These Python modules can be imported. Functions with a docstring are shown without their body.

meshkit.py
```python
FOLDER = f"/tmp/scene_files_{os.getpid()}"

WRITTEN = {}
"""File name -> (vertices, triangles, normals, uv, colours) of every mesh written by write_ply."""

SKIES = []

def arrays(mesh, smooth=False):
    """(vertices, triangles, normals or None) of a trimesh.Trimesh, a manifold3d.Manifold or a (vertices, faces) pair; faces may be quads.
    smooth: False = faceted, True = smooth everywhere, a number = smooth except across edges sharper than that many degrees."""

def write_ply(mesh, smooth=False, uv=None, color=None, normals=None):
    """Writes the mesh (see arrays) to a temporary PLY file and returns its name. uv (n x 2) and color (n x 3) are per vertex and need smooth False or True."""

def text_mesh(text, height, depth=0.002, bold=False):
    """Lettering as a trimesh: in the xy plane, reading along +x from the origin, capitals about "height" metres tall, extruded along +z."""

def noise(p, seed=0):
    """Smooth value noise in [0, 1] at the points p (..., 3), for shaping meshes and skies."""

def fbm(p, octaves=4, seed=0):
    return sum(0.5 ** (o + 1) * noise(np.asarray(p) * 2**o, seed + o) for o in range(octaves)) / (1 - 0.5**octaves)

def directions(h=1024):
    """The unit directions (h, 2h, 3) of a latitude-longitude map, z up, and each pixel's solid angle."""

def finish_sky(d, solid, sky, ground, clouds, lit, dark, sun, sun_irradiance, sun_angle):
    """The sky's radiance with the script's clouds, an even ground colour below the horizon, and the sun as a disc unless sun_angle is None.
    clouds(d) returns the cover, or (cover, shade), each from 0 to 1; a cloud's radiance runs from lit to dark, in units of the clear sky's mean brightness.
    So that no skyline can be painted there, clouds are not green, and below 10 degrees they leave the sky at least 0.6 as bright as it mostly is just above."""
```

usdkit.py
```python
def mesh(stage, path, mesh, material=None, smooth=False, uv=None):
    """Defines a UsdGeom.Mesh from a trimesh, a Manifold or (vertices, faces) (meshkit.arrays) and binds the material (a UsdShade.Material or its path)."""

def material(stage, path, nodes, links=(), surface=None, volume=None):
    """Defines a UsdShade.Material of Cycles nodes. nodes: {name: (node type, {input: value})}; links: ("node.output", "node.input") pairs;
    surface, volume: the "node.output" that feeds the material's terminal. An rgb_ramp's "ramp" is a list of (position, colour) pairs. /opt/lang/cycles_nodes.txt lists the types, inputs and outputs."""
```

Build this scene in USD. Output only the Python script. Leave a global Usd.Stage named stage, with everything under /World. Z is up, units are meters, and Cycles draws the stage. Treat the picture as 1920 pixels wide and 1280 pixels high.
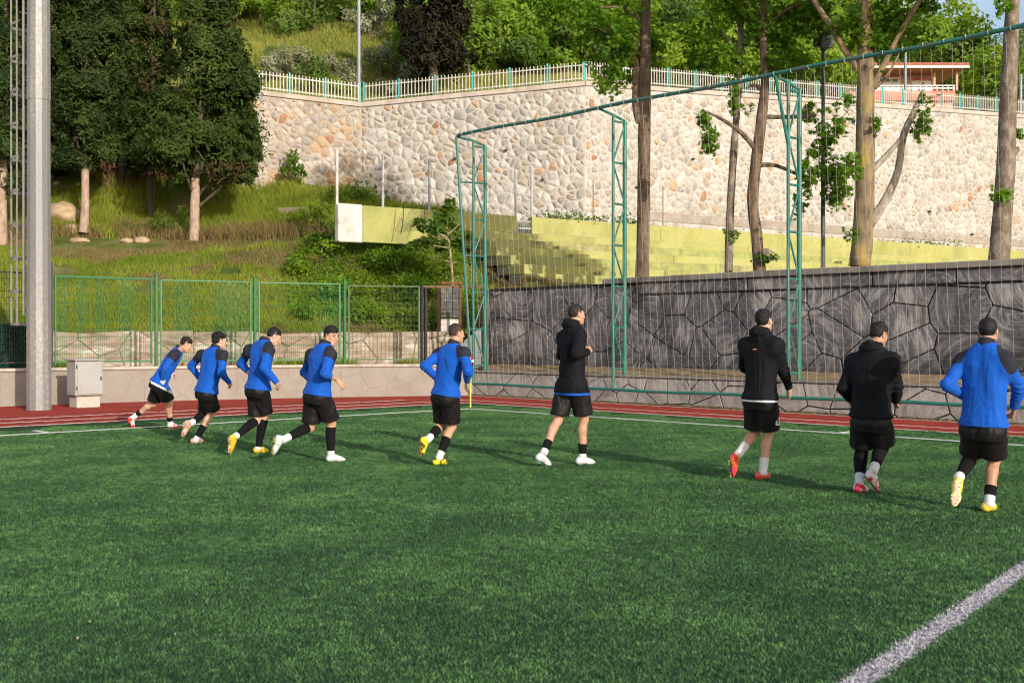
import math
import numpy as np
import trimesh
import shapely
import shapely.geometry as sg
from scipy.spatial import Voronoi
from scipy.interpolate import RBFInterpolator
from pxr import Usd, UsdGeom, UsdLux, UsdShade, Gf, Vt, Sdf
import usdkit
import meshkit

stage = Usd.Stage.CreateInMemory()
UsdGeom.SetStageUpAxis(stage, "Z")
UsdGeom.SetStageMetersPerUnit(stage, 1.0)
stage.SetDefaultPrim(UsdGeom.Xform.Define(stage, "/World").GetPrim())
UsdGeom.Scope.Define(stage, "/World/Looks")

# ------------------------------------------------------------------ camera, sky, sun
EYE = 1.55
FPX = 2145.0            # focal length in pixels of the 1920 px wide photograph
HORIZON = 634.0
cam = UsdGeom.Camera.Define(stage, "/World/camera")
cam.CreateHorizontalApertureAttr(36.0)
cam.CreateVerticalApertureAttr(24.0)
cam.CreateFocalLengthAttr(36.0 * FPX / 1920.0)
cam.CreateFStopAttr(3.4)
cam.CreateFocusDistanceAttr(14.5)
cam.CreateClippingRangeAttr(Gf.Vec2f(0.1, 5000))
cam.AddTranslateOp().Set(Gf.Vec3d(0, 0, EYE))
cam.AddRotateXOp().Set(90.0 - math.degrees(math.atan2(640.0 - HORIZON, FPX)))
cam.CreateExposureAttr(0.70)

SUN_AZ = math.radians(149.0)      # bearing of the sun, clockwise from +y: behind the camera, to its right
SUN_EL = math.radians(18.5)
to_sun = np.array([math.sin(SUN_AZ) * math.cos(SUN_EL), math.cos(SUN_AZ) * math.cos(SUN_EL), math.sin(SUN_EL)])
sun = UsdLux.DistantLight.Define(stage, "/World/sun")
sun.CreateNormalizeAttr(True)
sun.CreateIntensityAttr(0.78)
sun.CreateAngleAttr(0.5)
sun.CreateColorAttr(Gf.Vec3f(1.0, 0.915, 0.80))
zax = Gf.Vec3d(*map(float, to_sun))
rot = Gf.Rotation(Gf.Vec3d(0, 0, 1), zax)
sun.AddTransformOp().Set(Gf.Matrix4d().SetRotate(rot))
sky_mat = usdkit.material(stage, "/World/Looks/sky", {
    "s": ("sky_texture", {"sky_type": "single_scattering", "sun_disc": False, "sun_elevation": SUN_EL, "sun_rotation": SUN_AZ,
                          "altitude": 100.0, "air_density": 1.0, "aerosol_density": 2.0, "ozone_density": 1.0}),
    "tc": ("texture_coordinate", {}),
    "mp": ("mapping", {"scale": (1.5, 1.5, 5.0)}),
    "n": ("noise_texture", {"scale": 1.6, "detail": 5.0, "roughness": 0.55}),
    "r": ("rgb_ramp", {"ramp": [(0.40, (0, 0, 0)), (0.75, (0.55, 0.55, 0.55))]}),
    "m": ("mix", {"color2": (6.0, 6.2, 6.6)}),
    "b": ("background_shader", {"strength": 0.12}),
}, [("tc.generated", "mp.vector"), ("mp.vector", "n.vector"), ("n.fac", "r.fac"), ("r.color", "m.fac"), ("s.color", "m.color1"), ("m.color", "b.color")], surface="b.background")
dome = UsdLux.DomeLight.Define(stage, "/World/sky")
dome.GetPrim().SetCustomDataByKey("kind", "structure")
UsdShade.MaterialBindingAPI.Apply(dome.GetPrim()).Bind(sky_mat)


# ------------------------------------------------------------------ helpers: naming and prims
def at(px, py, depth):
    """The point that lies at a pixel of the 1920 x 1280 photograph at a given distance along y."""
    return np.array([(px - 960.0) / FPX * depth, depth, EYE + (HORIZON - py) / FPX * depth])


CORNER = np.array([-0.90, 24.80])
UDIR = np.array([0.695, -0.719])      # along the touchline, towards the right of the picture
VDIR = np.array([0.719, 0.695])       # from the touchline towards the dark wall


def court(u, v, z=0.0):
    """Pitch coordinates (metres from the corner flag) to the world."""
    xy = CORNER + np.multiply.outer(np.asarray(u, float), UDIR) + np.multiply.outer(np.asarray(v, float), VDIR)
    return np.concatenate([xy, np.broadcast_to(np.asarray(z, float)[..., None], xy.shape[:-1] + (1,))], -1)


def to_uv(xy):
    d = np.asarray(xy, float)[..., :2] - CORNER
    return d @ UDIR, d @ VDIR


_used = {}


def fresh(parent, name):
    key = f"{parent}/{name}"
    n = _used.get(key, 0)
    _used[key] = n + 1
    return key if n == 0 else f"{key}_{n:03d}"


def tag(prim, label=None, category=None, group=None, kind=None):
    for k, v in (("label", label), ("category", category), ("group", group), ("kind", kind)):
        if v:
            prim.SetCustomDataByKey(k, v)
    return prim


def thing(name, label, category, group=None, loc=(0, 0, 0), rz=0.0):
    x = UsdGeom.Xform.Define(stage, fresh("/World", name))
    x.AddTranslateOp().Set(Gf.Vec3d(*map(float, loc)))
    if rz:
        x.AddRotateZOp().Set(float(rz))
    tag(x.GetPrim(), label, category, group)
    return str(x.GetPrim().GetPath())


def copy_of(src, label, group=None, loc=(0, 0, 0), rz=0.0, scale=None, category=None):
    """A copy of a thing with its parts under the next number."""
    p = stage.GetPrimAtPath(src)
    x = UsdGeom.Xform.Define(stage, fresh("/World", src.split("/")[-1]))
    x.GetPrim().GetReferences().AddInternalReference(src)
    x.GetPrim().SetInstanceable(True)
    x.ClearXformOpOrder()
    x.AddTranslateOp(opSuffix="c").Set(Gf.Vec3d(*map(float, loc)))
    if rz:
        x.AddRotateZOp(opSuffix="c").Set(float(rz))
    if scale is not None:
        x.AddScaleOp(opSuffix="c").Set(Gf.Vec3f(*map(float, np.broadcast_to(scale, 3))))
    tag(x.GetPrim(), label, category or p.GetCustomDataByKey("category"), group)
    return str(x.GetPrim().GetPath())


def part(parent, name, mesh, mat, smooth=False, label=None, kind=None):
    path = fresh(parent, name)
    m = usdkit.mesh(stage, path, mesh, mat, smooth=smooth)
    tag(m.GetPrim(), label=label, kind=kind)
    return path


def solo(name, mesh, mat, label=None, category=None, group=None, kind=None, smooth=False):
    m = usdkit.mesh(stage, fresh("/World", name), mesh, mat, smooth=smooth)
    tag(m.GetPrim(), label, category, group, kind)
    return str(m.GetPrim().GetPath())


def panel(parent, name, mesh, m, label=None):
    """A part with its own origin at its centre, so that its texture is its own."""
    v, f = mesh
    c = v.mean(0)
    path = fresh(parent, name)
    p = usdkit.mesh(stage, path, (v - c, f), m, smooth=25)
    p.AddTranslateOp().Set(Gf.Vec3d(*map(float, c)))
    tag(p.GetPrim(), label=label)
    return path


def struct(name, mesh, mat, smooth=False):
    return solo(name, mesh, mat, kind="structure", smooth=smooth)


# ------------------------------------------------------------------ helpers: meshes
def cat(ms):
    vs, fs, n = [], [], 0
    for m in ms:
        v, f = (m.vertices, m.faces) if hasattr(m, "faces") else m
        vs.append(np.asarray(v, float))
        fs.append(np.asarray(f) + n)
        n += len(vs[-1])
    return np.vstack(vs), np.vstack(fs)


def box(lo, hi, bevel=0.0):
    lo, hi = np.minimum(lo, hi).astype(float), np.maximum(lo, hi).astype(float)
    if bevel <= 0:
        m = trimesh.creation.box(bounds=[lo, hi])
        return np.array(m.vertices), np.array(m.faces)
    b = min(bevel, 0.45 * (hi - lo).min())
    pts = []
    for k in range(3):
        a, c = lo + b, hi - b
        a[k], c[k] = lo[k], hi[k]
        for i in range(8):
            pts.append([(a, c)[(i >> j) & 1][j] for j in range(3)])
    h = trimesh.convex.convex_hull(np.array(pts))
    return np.array(h.vertices), np.array(h.faces)


def obox(origin, ax, ay, lo, hi, bevel=0.0):
    """A box in a frame with horizontal axes ax, ay and vertical z."""
    v, f = box(lo, hi, bevel)
    ax, ay = np.append(ax, 0.0), np.append(ay, 0.0)
    w = np.asarray(origin, float) + v[:, :1] * ax + v[:, 1:2] * ay + v[:, 2:] * np.array([0, 0, 1.0])
    if np.cross(ax[:2], ay[:2]) < 0:
        f = f[:, ::-1]
    return w, f


def tube(points, radii, sides=8, cap=True, phase=0.0):
    p = np.asarray(points, float)
    r = np.broadcast_to(np.asarray(radii, float), (len(p),))
    t = np.gradient(p, axis=0) if len(p) > 2 else np.repeat([p[-1] - p[0]], 2, 0)
    t = t / (np.linalg.norm(t, axis=1, keepdims=True) + 1e-12)
    ref = np.array([1.0, 0, 0]) if abs(t[0][2]) > 0.8 else np.array([0, 0, 1.0])
    a = np.cross(ref, t)
    a /= np.linalg.norm(a, axis=1, keepdims=True) + 1e-12
    b = np.cross(t, a)
    g = np.arange(sides) * 2 * np.pi / sides + phase
    v = p[:, None] + r[:, None, None] * (np.cos(g)[None, :, None] * a[:, None] + np.sin(g)[None, :, None] * b[:, None])
    n = len(p)
    i, j = np.meshgrid(np.arange(n - 1), np.arange(sides), indexing="ij")
    q = np.stack([i * sides + j, i * sides + (j + 1) % sides, (i + 1) * sides + (j + 1) % sides, (i + 1) * sides + j], -1).reshape(-1, 4)
    f = np.vstack([q[:, [0, 1, 2]], q[:, [0, 2, 3]]])
    v = v.reshape(-1, 3)
    if cap:
        v = np.vstack([v, p[0], p[-1]])
        j = np.arange(sides)
        f = np.vstack([f, np.stack([np.full(sides, n * sides), (j + 1) % sides, j], 1), np.stack([np.full(sides, n * sides + 1), (n - 1) * sides + j, (n - 1) * sides + (j + 1) % sides], 1)])
    return v, f


def rot_between(n, seed):
    """Random rotation matrices."""
    rg = np.random.default_rng(seed)
    q = rg.normal(size=(n, 4))
    q /= np.linalg.norm(q, axis=1, keepdims=True)
    w, x, y, z = q.T
    return np.stack([1 - 2 * (y * y + z * z), 2 * (x * y - z * w), 2 * (x * z + y * w), 2 * (x * y + z * w), 1 - 2 * (x * x + z * z), 2 * (y * z - x * w),
                     2 * (x * z - y * w), 2 * (y * z + x * w), 1 - 2 * (x * x + y * y)], 1).reshape(n, 3, 3)


def scatter(template, centers, rots, sizes):
    """Copies of a small template mesh, joined."""
    tv, tf = template
    n = len(centers)
    v = np.einsum("nij,kj->nki", rots, tv) * np.broadcast_to(sizes, (n,))[:, None, None] + np.asarray(centers)[:, None]
    f = (tf[None] + (np.arange(n) * len(tv))[:, None, None]).reshape(-1, 3)
    return v.reshape(-1, 3), f


# ------------------------------------------------------------------ helpers: materials
def mat(name, nodes, links=(), surface="p.BSDF", volume=None):
    return usdkit.material(stage, f"/World/Looks/{name}", nodes, links, surface=surface, volume=volume)


def plain(name, color, rough=0.6, noise=0.0, scale=20.0, bump=0.0, bump_scale=200.0, metal=0.0, spec=0.5, sheen=0.0, dirt=None, dirt_scale=2.0, dirt_amount=0.6):
    """A plain paint, cloth, stone or metal with some mottling, fine relief and stains."""
    c = np.asarray(color, float)
    nodes = {"g": ("geometry", {}), "p": ("principled_bsdf", {"roughness": rough, "metallic": metal, "specular_ior_level": spec, "sheen_weight": sheen, "base_color": tuple(c)})}
    links = []
    out = None
    if noise > 0:
        nodes["n"] = ("noise_texture", {"scale": scale, "detail": 4.0, "roughness": 0.6})
        nodes["r"] = ("rgb_ramp", {"ramp": [(0.25, tuple(c * (1 - noise))), (0.75, tuple(np.minimum(c * (1 + noise), 0.95)))]})
        links += [("g.position", "n.vector"), ("n.fac", "r.fac")]
        out = "r.color"
    if dirt is not None:
        nodes["dn"] = ("noise_texture", {"scale": dirt_scale, "detail": 6.0, "roughness": 0.65})
        nodes["dr"] = ("rgb_ramp", {"ramp": [(0.48, (0, 0, 0)), (0.68, (dirt_amount,) * 3)]})
        nodes["dm"] = ("mix", {"color1": tuple(c), "color2": tuple(dirt)})
        links += [("g.position", "dn.vector"), ("dn.fac", "dr.fac"), ("dr.color", "dm.fac")]
        if out:
            links.append((out, "dm.color1"))
        out = "dm.color"
    if out:
        links.append((out, "p.base_color"))
    if bump > 0:
        nodes["bn"] = ("noise_texture", {"scale": bump_scale, "detail": 3.0})
        nodes["b"] = ("bump", {"strength": 1.0, "distance": bump})
        links += [("g.position", "bn.vector"), ("bn.fac", "b.height"), ("b.normal", "p.normal")]
    return mat(name, nodes, links)


def leaf_mat(name, dark, light, trans=0.35, rough=0.55, clump=0.6):
    """Leaves: every leaf its own tone, clumps lighter and darker, some light through the blade."""
    return mat(name, {
        "g": ("geometry", {}),
        "n": ("noise_texture", {"scale": clump, "detail": 2.0}),
        "a": ("math", {"math_type": "multiply", "value2": 0.55}),
        "b": ("math", {"math_type": "multiply_add", "value2": 0.9, "value3": -0.15}),
        "s": ("math", {"math_type": "add"}),
        "r": ("rgb_ramp", {"ramp": [(0.1, tuple(dark)), (0.9, tuple(light))]}),
        "p": ("principled_bsdf", {"roughness": rough, "specular_ior_level": 0.18}),
        "t": ("translucent_bsdf", {}),
        "h": ("hsv", {"hue": 0.485, "saturation": 1.1, "value": 1.2}),
        "m": ("mix_closure", {"fac": trans}),
    }, [("g.position", "n.vector"), ("g.random_per_island", "a.value1"), ("n.fac", "b.value1"), ("a.value", "s.value1"), ("b.value", "s.value2"), ("s.value", "r.fac"),
        ("r.color", "p.base_color"), ("r.color", "h.color"), ("h.color", "t.color"), ("p.BSDF", "m.closure1"), ("t.BSDF", "m.closure2")], surface="m.closure")


# ------------------------------------------------------------------ the pitch: artificial turf, painted lines, running track
def lines_mask(extra=()):
    pass


LINE_A, LINE_B, LINE_W = np.array([1.566, 5.147]), np.array([3.44, 7.67]), 0.125     # the painted line in the near corner
_d = (LINE_B - LINE_A) / np.linalg.norm(LINE_B - LINE_A)
LINE_N = np.array([_d[1], -_d[0]])
LINE_C = float(LINE_A @ LINE_N)

TURF = {
    "g": ("geometry", {}),
    # the near line: distance from its axis, with a ragged edge
    "dot": ("vector_math", {"math_type": "dot_product", "vector2": (LINE_N[0], LINE_N[1], 0.0)}),
    "off": ("math", {"math_type": "subtract", "value2": LINE_C}),
    "en": ("noise_texture", {"scale": 55.0, "detail": 2.0}),
    "ea": ("math", {"math_type": "multiply_add", "value2": 0.17, "value3": -0.085}),
    "es": ("math", {"math_type": "add"}),
    "ab": ("math", {"math_type": "absolute"}),
    "ls": ("math", {"math_type": "less_than", "value2": LINE_W / 2}),
    "wn": ("noise_texture", {"scale": 60.0, "detail": 2.0}),
    "wr": ("rgb_ramp", {"ramp": [(0.38, (0.09, 0.09, 0.12)), (0.56, (0.66, 0.62, 0.66))]}),
    # the green: broad patches, and every blade its own tone
    "n1": ("noise_texture", {"scale": 0.9, "detail": 6.0, "roughness": 0.62}),
    "n2": ("noise_texture", {"scale": 12.0, "detail": 4.0, "roughness": 0.75, "distortion": 0.8}),
    "mx": ("math", {"math_type": "add"}),
    "m1": ("math", {"math_type": "multiply", "value2": 0.36}),
    "m2": ("math", {"math_type": "multiply", "value2": 0.64}),
}
TURF_LINKS = [("g.position", "dot.vector1"), ("dot.value", "off.value1"), ("g.position", "en.vector"), ("en.fac", "ea.value1"), ("ea.value", "es.value1"), ("off.value", "es.value2"),
              ("es.value", "ab.value1"), ("ab.value", "ls.value1"), ("g.position", "wn.vector"), ("wn.fac", "wr.fac"),
              ("g.position", "n1.vector"), ("g.position", "n2.vector"), ("n1.fac", "m1.value1"), ("n2.fac", "m2.value1"), ("m1.value", "mx.value1"), ("m2.value", "mx.value2")]
M_TURF = mat("turf_base", {**TURF,
                           "r": ("rgb_ramp", {"ramp": [(0.42, (0.012, 0.040, 0.014)), (0.58, (0.032, 0.085, 0.026))]}),
                           "n3": ("noise_texture", {"scale": 160.0, "detail": 3.0}),
                           "b": ("bump", {"strength": 1.0, "distance": 0.02}),
                           "lm": ("mix", {}),
                           "p": ("principled_bsdf", {"roughness": 0.8, "specular_ior_level": 0.2})},
             TURF_LINKS + [("mx.value", "r.fac"), ("ls.value", "lm.fac"), ("r.color", "lm.color1"), ("wr.color", "lm.color2"), ("lm.color", "p.base_color"),
                           ("g.position", "n3.vector"), ("n3.fac", "b.height"), ("b.normal", "p.normal")])
M_BLADE = mat("turf_blade", {**TURF,
                             "ri": ("math", {"math_type": "multiply_add", "value2": 0.26, "value3": -0.13}),
                             "ad": ("math", {"math_type": "add"}),
                             "r": ("rgb_ramp", {"ramp": [(0.33, (0.034, 0.095, 0.030)), (0.50, (0.150, 0.310, 0.088)), (0.67, (0.40, 0.52, 0.17))]}),
                             "lm": ("mix", {}),
                             "p": ("principled_bsdf", {"roughness": 0.5, "specular_ior_level": 0.35}),
                             "t": ("translucent_bsdf", {}),
                             "m": ("mix_closure", {"fac": 0.15})},
              TURF_LINKS + [("g.random_per_island", "ri.value1"), ("ri.value", "ad.value1"), ("mx.value", "ad.value2"), ("ad.value", "r.fac"), ("ls.value", "lm.fac"), ("r.color", "lm.color1"),
                            ("wr.color", "lm.color2"), ("lm.color", "p.base_color"), ("lm.color", "t.color"), ("p.BSDF", "m.closure1"), ("t.BSDF", "m.closure2")], surface="m.closure")
M_TRACK = mat("track_rubber", {
    "g": ("geometry", {}), "n": ("noise_texture", {"scale": 1.3, "detail": 6.0, "roughness": 0.7}), "f": ("noise_texture", {"scale": 70.0, "detail": 2.0}),
    "r": ("rgb_ramp", {"ramp": [(0.3, (0.20, 0.020, 0.012)), (0.55, (0.29, 0.029, 0.017)), (0.75, (0.36, 0.055, 0.034))]}),
    "b": ("bump", {"strength": 0.8, "distance": 0.006}), "p": ("principled_bsdf", {"roughness": 0.85, "specular_ior_level": 0.2}),
}, [("g.position", "n.vector"), ("g.position", "f.vector"), ("n.fac", "r.fac"), ("r.color", "p.base_color"), ("f.fac", "b.height"), ("b.normal", "p.normal")])


def line_mat(name, white, under, lo, hi):
    return mat(name, {"g": ("geometry", {}), "n": ("noise_texture", {"scale": 9.0, "detail": 6.0, "roughness": 0.75}),
                      "r": ("rgb_ramp", {"ramp": [(lo, under), (hi, white)]}), "p": ("principled_bsdf", {"roughness": 0.8})},
               [("g.position", "n.vector"), ("n.fac", "r.fac"), ("r.color", "p.base_color")])


M_LINE = line_mat("line_white", (0.62, 0.62, 0.60), (0.10, 0.18, 0.11), .30, .46)
M_LANE = line_mat("lane_white", (0.60, 0.57, 0.54), (0.24, 0.06, 0.05), .34, .52)


def sheet(poly, z, thick=0.02):
    m = trimesh.creation.extrude_polygon(poly, thick, engine="earcut")
    m.apply_translation([0, 0, z - thick])
    return np.array(m.vertices), np.array(m.faces)


def court_poly(uv):
    return sg.Polygon([tuple(court(u, v)[:2]) for u, v in uv])


TRACK_EDGE_U, TRACK_EDGE_V = -1.86, 1.55
struct("ground", box([-400, -60, -0.60], [400, 62, -0.012]), plain("earth", (0.16, 0.12, 0.08), 0.95, 0.3, 3.0))
struct("running_track", sheet(court_poly([(-16, -45), (60, -45), (60, 9), (-16, 9)]), 0.0, 0.01), M_TRACK)
turf_poly = court_poly([(TRACK_EDGE_U, TRACK_EDGE_V), (60, TRACK_EDGE_V), (60, -60), (TRACK_EDGE_U, -60)])
struct("artificial_turf", sheet(turf_poly, 0.010, 0.016), M_TURF)


def strip(u0, v0, u1, v1, w, z, m, name):
    a, b = np.array([u0, v0], float), np.array([u1, v1], float)
    d = (b - a) / np.linalg.norm(b - a)
    n = np.array([-d[1], d[0]]) * w / 2
    struct(name, sheet(court_poly([a - n, b - n, b + n, a + n]), z, 0.003), m)


strip(-0.05, 0, 60, 0, 0.12, 0.026, M_LINE, "touch_line")
strip(0, 0.0, 0, -45, 0.12, 0.030, M_LINE, "goal_line")
strip(TRACK_EDGE_U - .05, TRACK_EDGE_V, 60, TRACK_EDGE_V, 0.09, 0.018, M_LANE, "turf_edge_line")
strip(TRACK_EDGE_U, TRACK_EDGE_V, TRACK_EDGE_U, -45, 0.09, 0.022, M_LANE, "turf_edge_line")
for v in (2.52, 4.02):
    strip(-1.0 - v, v, 60, v, 0.07, 0.006, M_LANE, "lane_line")
for u in (-2.95, -3.95):
    strip(u, 5.3 + u, u, -45, 0.07, 0.010, M_LANE, "lane_line")
strip(8.9, 0.0, 8.9, 0.42, 0.10, 0.034, M_LINE, "corner_distance_mark")
strip(-0.10, -9.15, -0.55, -9.15, 0.10, 0.034, M_LINE, "corner_distance_mark")


# small pale bits lying on the turf
rg = np.random.default_rng(17)
n = 70
yy = 5.5 + 17 * rg.random(n)
fl = np.c_[(rg.random(n) - .5) * .9 * yy, yy, np.full(n, .034)]
solo("fallen_leaf_bits", scatter((np.array([[0, -.5, 0], [.25, 0, .1], [0, .5, 0], [-.25, 0, .1]]), np.array([[0, 1, 2], [0, 2, 3]])), fl, rot_between(n, 3), rg.uniform(.010, .026, n)),
     plain("dry_leaf_bits", (.36, .25, .13), .9, .3, 5.0), "tiny dry leaf bits scattered over the turf", "leaf litter", kind="stuff")

# blades of the turf: square patches set side by side
def turf_patch(n, w, h, seed, lean=2.0):
    rg = np.random.default_rng(seed)
    p = np.c_[rg.uniform(-.5, .5, (n, 2)), np.zeros(n)]
    a = rg.uniform(0, 2 * np.pi, n)
    hh = h * rg.uniform(.55, 1.15, n)
    side = np.c_[np.cos(a), np.sin(a), np.zeros(n)] * (w * rg.uniform(.7, 1.2, n))[:, None]
    b = a + rg.uniform(.6, 2.4, n)
    tip = p + np.c_[np.cos(b), np.sin(b), np.zeros(n)] * (hh * rg.uniform(.15, lean, n))[:, None] + np.c_[np.zeros((n, 2)), hh]
    mid = (p + tip) / 2 + np.c_[np.zeros((n, 2)), hh * .16]
    v = np.stack([p - side / 2, p + side / 2, mid + side * .42, mid - side * .42, tip], 1).reshape(-1, 3)
    k = np.arange(n)[:, None] * 5
    f = np.concatenate([k + [0, 1, 2], k + [0, 2, 3], k + [3, 2, 4]])
    return v, f


g = UsdGeom.PointInstancer.Define(stage, "/World/turf_blades")
tag(g.GetPrim(), "short green blades of the artificial turf across the whole pitch", "artificial grass", kind="stuff")
protos = []
for i, (n, w, h) in enumerate(((7000, .0038, .021), (4200, .0058, .022), (2000, .010, .024))):
    protos.append(f"/World/turf_blades/blade_patch_{i:03d}")
    usdkit.mesh(stage, protos[-1], turf_patch(n, w, h, 5 + i), M_BLADE)
g.CreatePrototypesRel().SetTargets([Sdf.Path(p) for p in protos])
rg = np.random.default_rng(3)
pos, ori, idx = [], [], []
inner = turf_poly.buffer(-0.45)
for ix in range(-18, 19):
    for iy in range(2, 30):
        x, y = ix + .5, iy + .5
        if abs(x) > .50 * (y + 1) + 3.0 or y > 27:
            continue
        if not inner.contains(sg.Point(x, y)):
            continue
        pos.append((x, y, 0.006))
        k = rg.integers(4)
        ori.append((math.cos(k * math.pi / 4), 0, 0, math.sin(k * math.pi / 4)))
        idx.append(0 if y < 9 else 1 if y < 16 else 2)
g.CreatePositionsAttr(Vt.Vec3fArray([Gf.Vec3f(*p) for p in pos]))
g.CreateOrientationsAttr(Vt.QuathArray([Gf.Quath(float(o[0]), float(o[1]), float(o[2]), float(o[3])) for o in ori]))
g.CreateProtoIndicesAttr(Vt.IntArray(idx))


# ------------------------------------------------------------------ walls of separate stones and panels
def voronoi_cells(w, h, sx, sy, seed, jitter=.42, gap=0.01, rnd=0.0, x_of=None, region=None, least=.12, drop=0.0):
    """Irregular polygons that fill a w x h strip with joints between them."""
    rg = np.random.default_rng(seed)
    nx, ny = max(2, int(round(w / sx))), max(1, int(round(h / sy)))
    pts = []
    for j in range(-2, ny + 2):
        for i in range(-2, nx + 2):
            pts.append(((i + .5 + .5 * (j % 2) + rg.uniform(-jitter, jitter)) * w / nx, (j + .5 + rg.uniform(-jitter, jitter)) * h / ny))
    pts = np.array(pts)
    if drop:
        pts = pts[rg.random(len(pts)) > drop]
    vor = Voronoi(pts)
    frame = region if region is not None else sg.box(0, 0, w, h)
    out = []
    for r in vor.point_region:
        reg = vor.regions[r]
        if not reg or -1 in reg:
            continue
        p = sg.Polygon(vor.vertices[reg])
        if not p.intersects(frame):
            continue
        p = p.intersection(frame).buffer(-gap)
        if rnd:
            p = p.buffer(-rnd).buffer(rnd, quad_segs=2)
        if p.is_empty or p.geom_type != "Polygon" or p.area < least * sx * sy:
            continue
        out.append(p)
    return out


def slab(poly, depth, bevel, bulge, seed=0, rough=0.0):
    """A stone face: outline at depth 0, shoulder and a domed front; local x, y in the wall, z out of it."""
    rg = np.random.default_rng(seed)
    ring = np.array(shapely.simplify(poly, .006).exterior.coords)[:-1]
    if shapely.geometry.LinearRing(ring).is_ccw is False:
        ring = ring[::-1]
    n = len(ring)
    c = np.array(poly.representative_point().coords[0])
    d = ring - c
    L = np.linalg.norm(d, axis=1, keepdims=True)
    r1 = c + d * np.maximum(1 - bevel / L, .5)
    r2 = c + d * .5
    z1 = depth + rg.uniform(-rough, rough, n)
    z2 = depth + bulge + rg.uniform(-rough, rough, n)
    v = np.vstack([np.c_[ring, np.zeros(n)], np.c_[r1, z1], np.c_[r2, z2], [[c[0], c[1], depth + bulge]]])
    i = np.arange(n)
    j = (i + 1) % n
    f = np.vstack([np.stack([a, b, c_], 1) for a, b, c_ in ((i, j, n + j), (i, n + j, n + i), (n + i, n + j, 2 * n + j), (n + i, 2 * n + j, 2 * n + i), (2 * n + i, 2 * n + j, np.full(n, 3 * n)))])
    return v, f


def place_on(v, origin, ax, out):
    """Local wall coordinates (along, up, out) to the world."""
    o, ax, out = np.asarray(origin, float), np.append(ax, 0.0), np.append(out, 0.0)
    return o + v[:, :1] * ax + v[:, 1:2] * np.array([0, 0, 1.0]) + v[:, 2:] * out


def fix(v, f, out):
    g = np.cross(v[f[:, 1]] - v[f[:, 0]], v[f[:, 2]] - v[f[:, 0]]).sum(0)
    return (v, f[:, ::-1]) if g @ np.append(out, 0.0) < 0 else (v, f)


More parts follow.
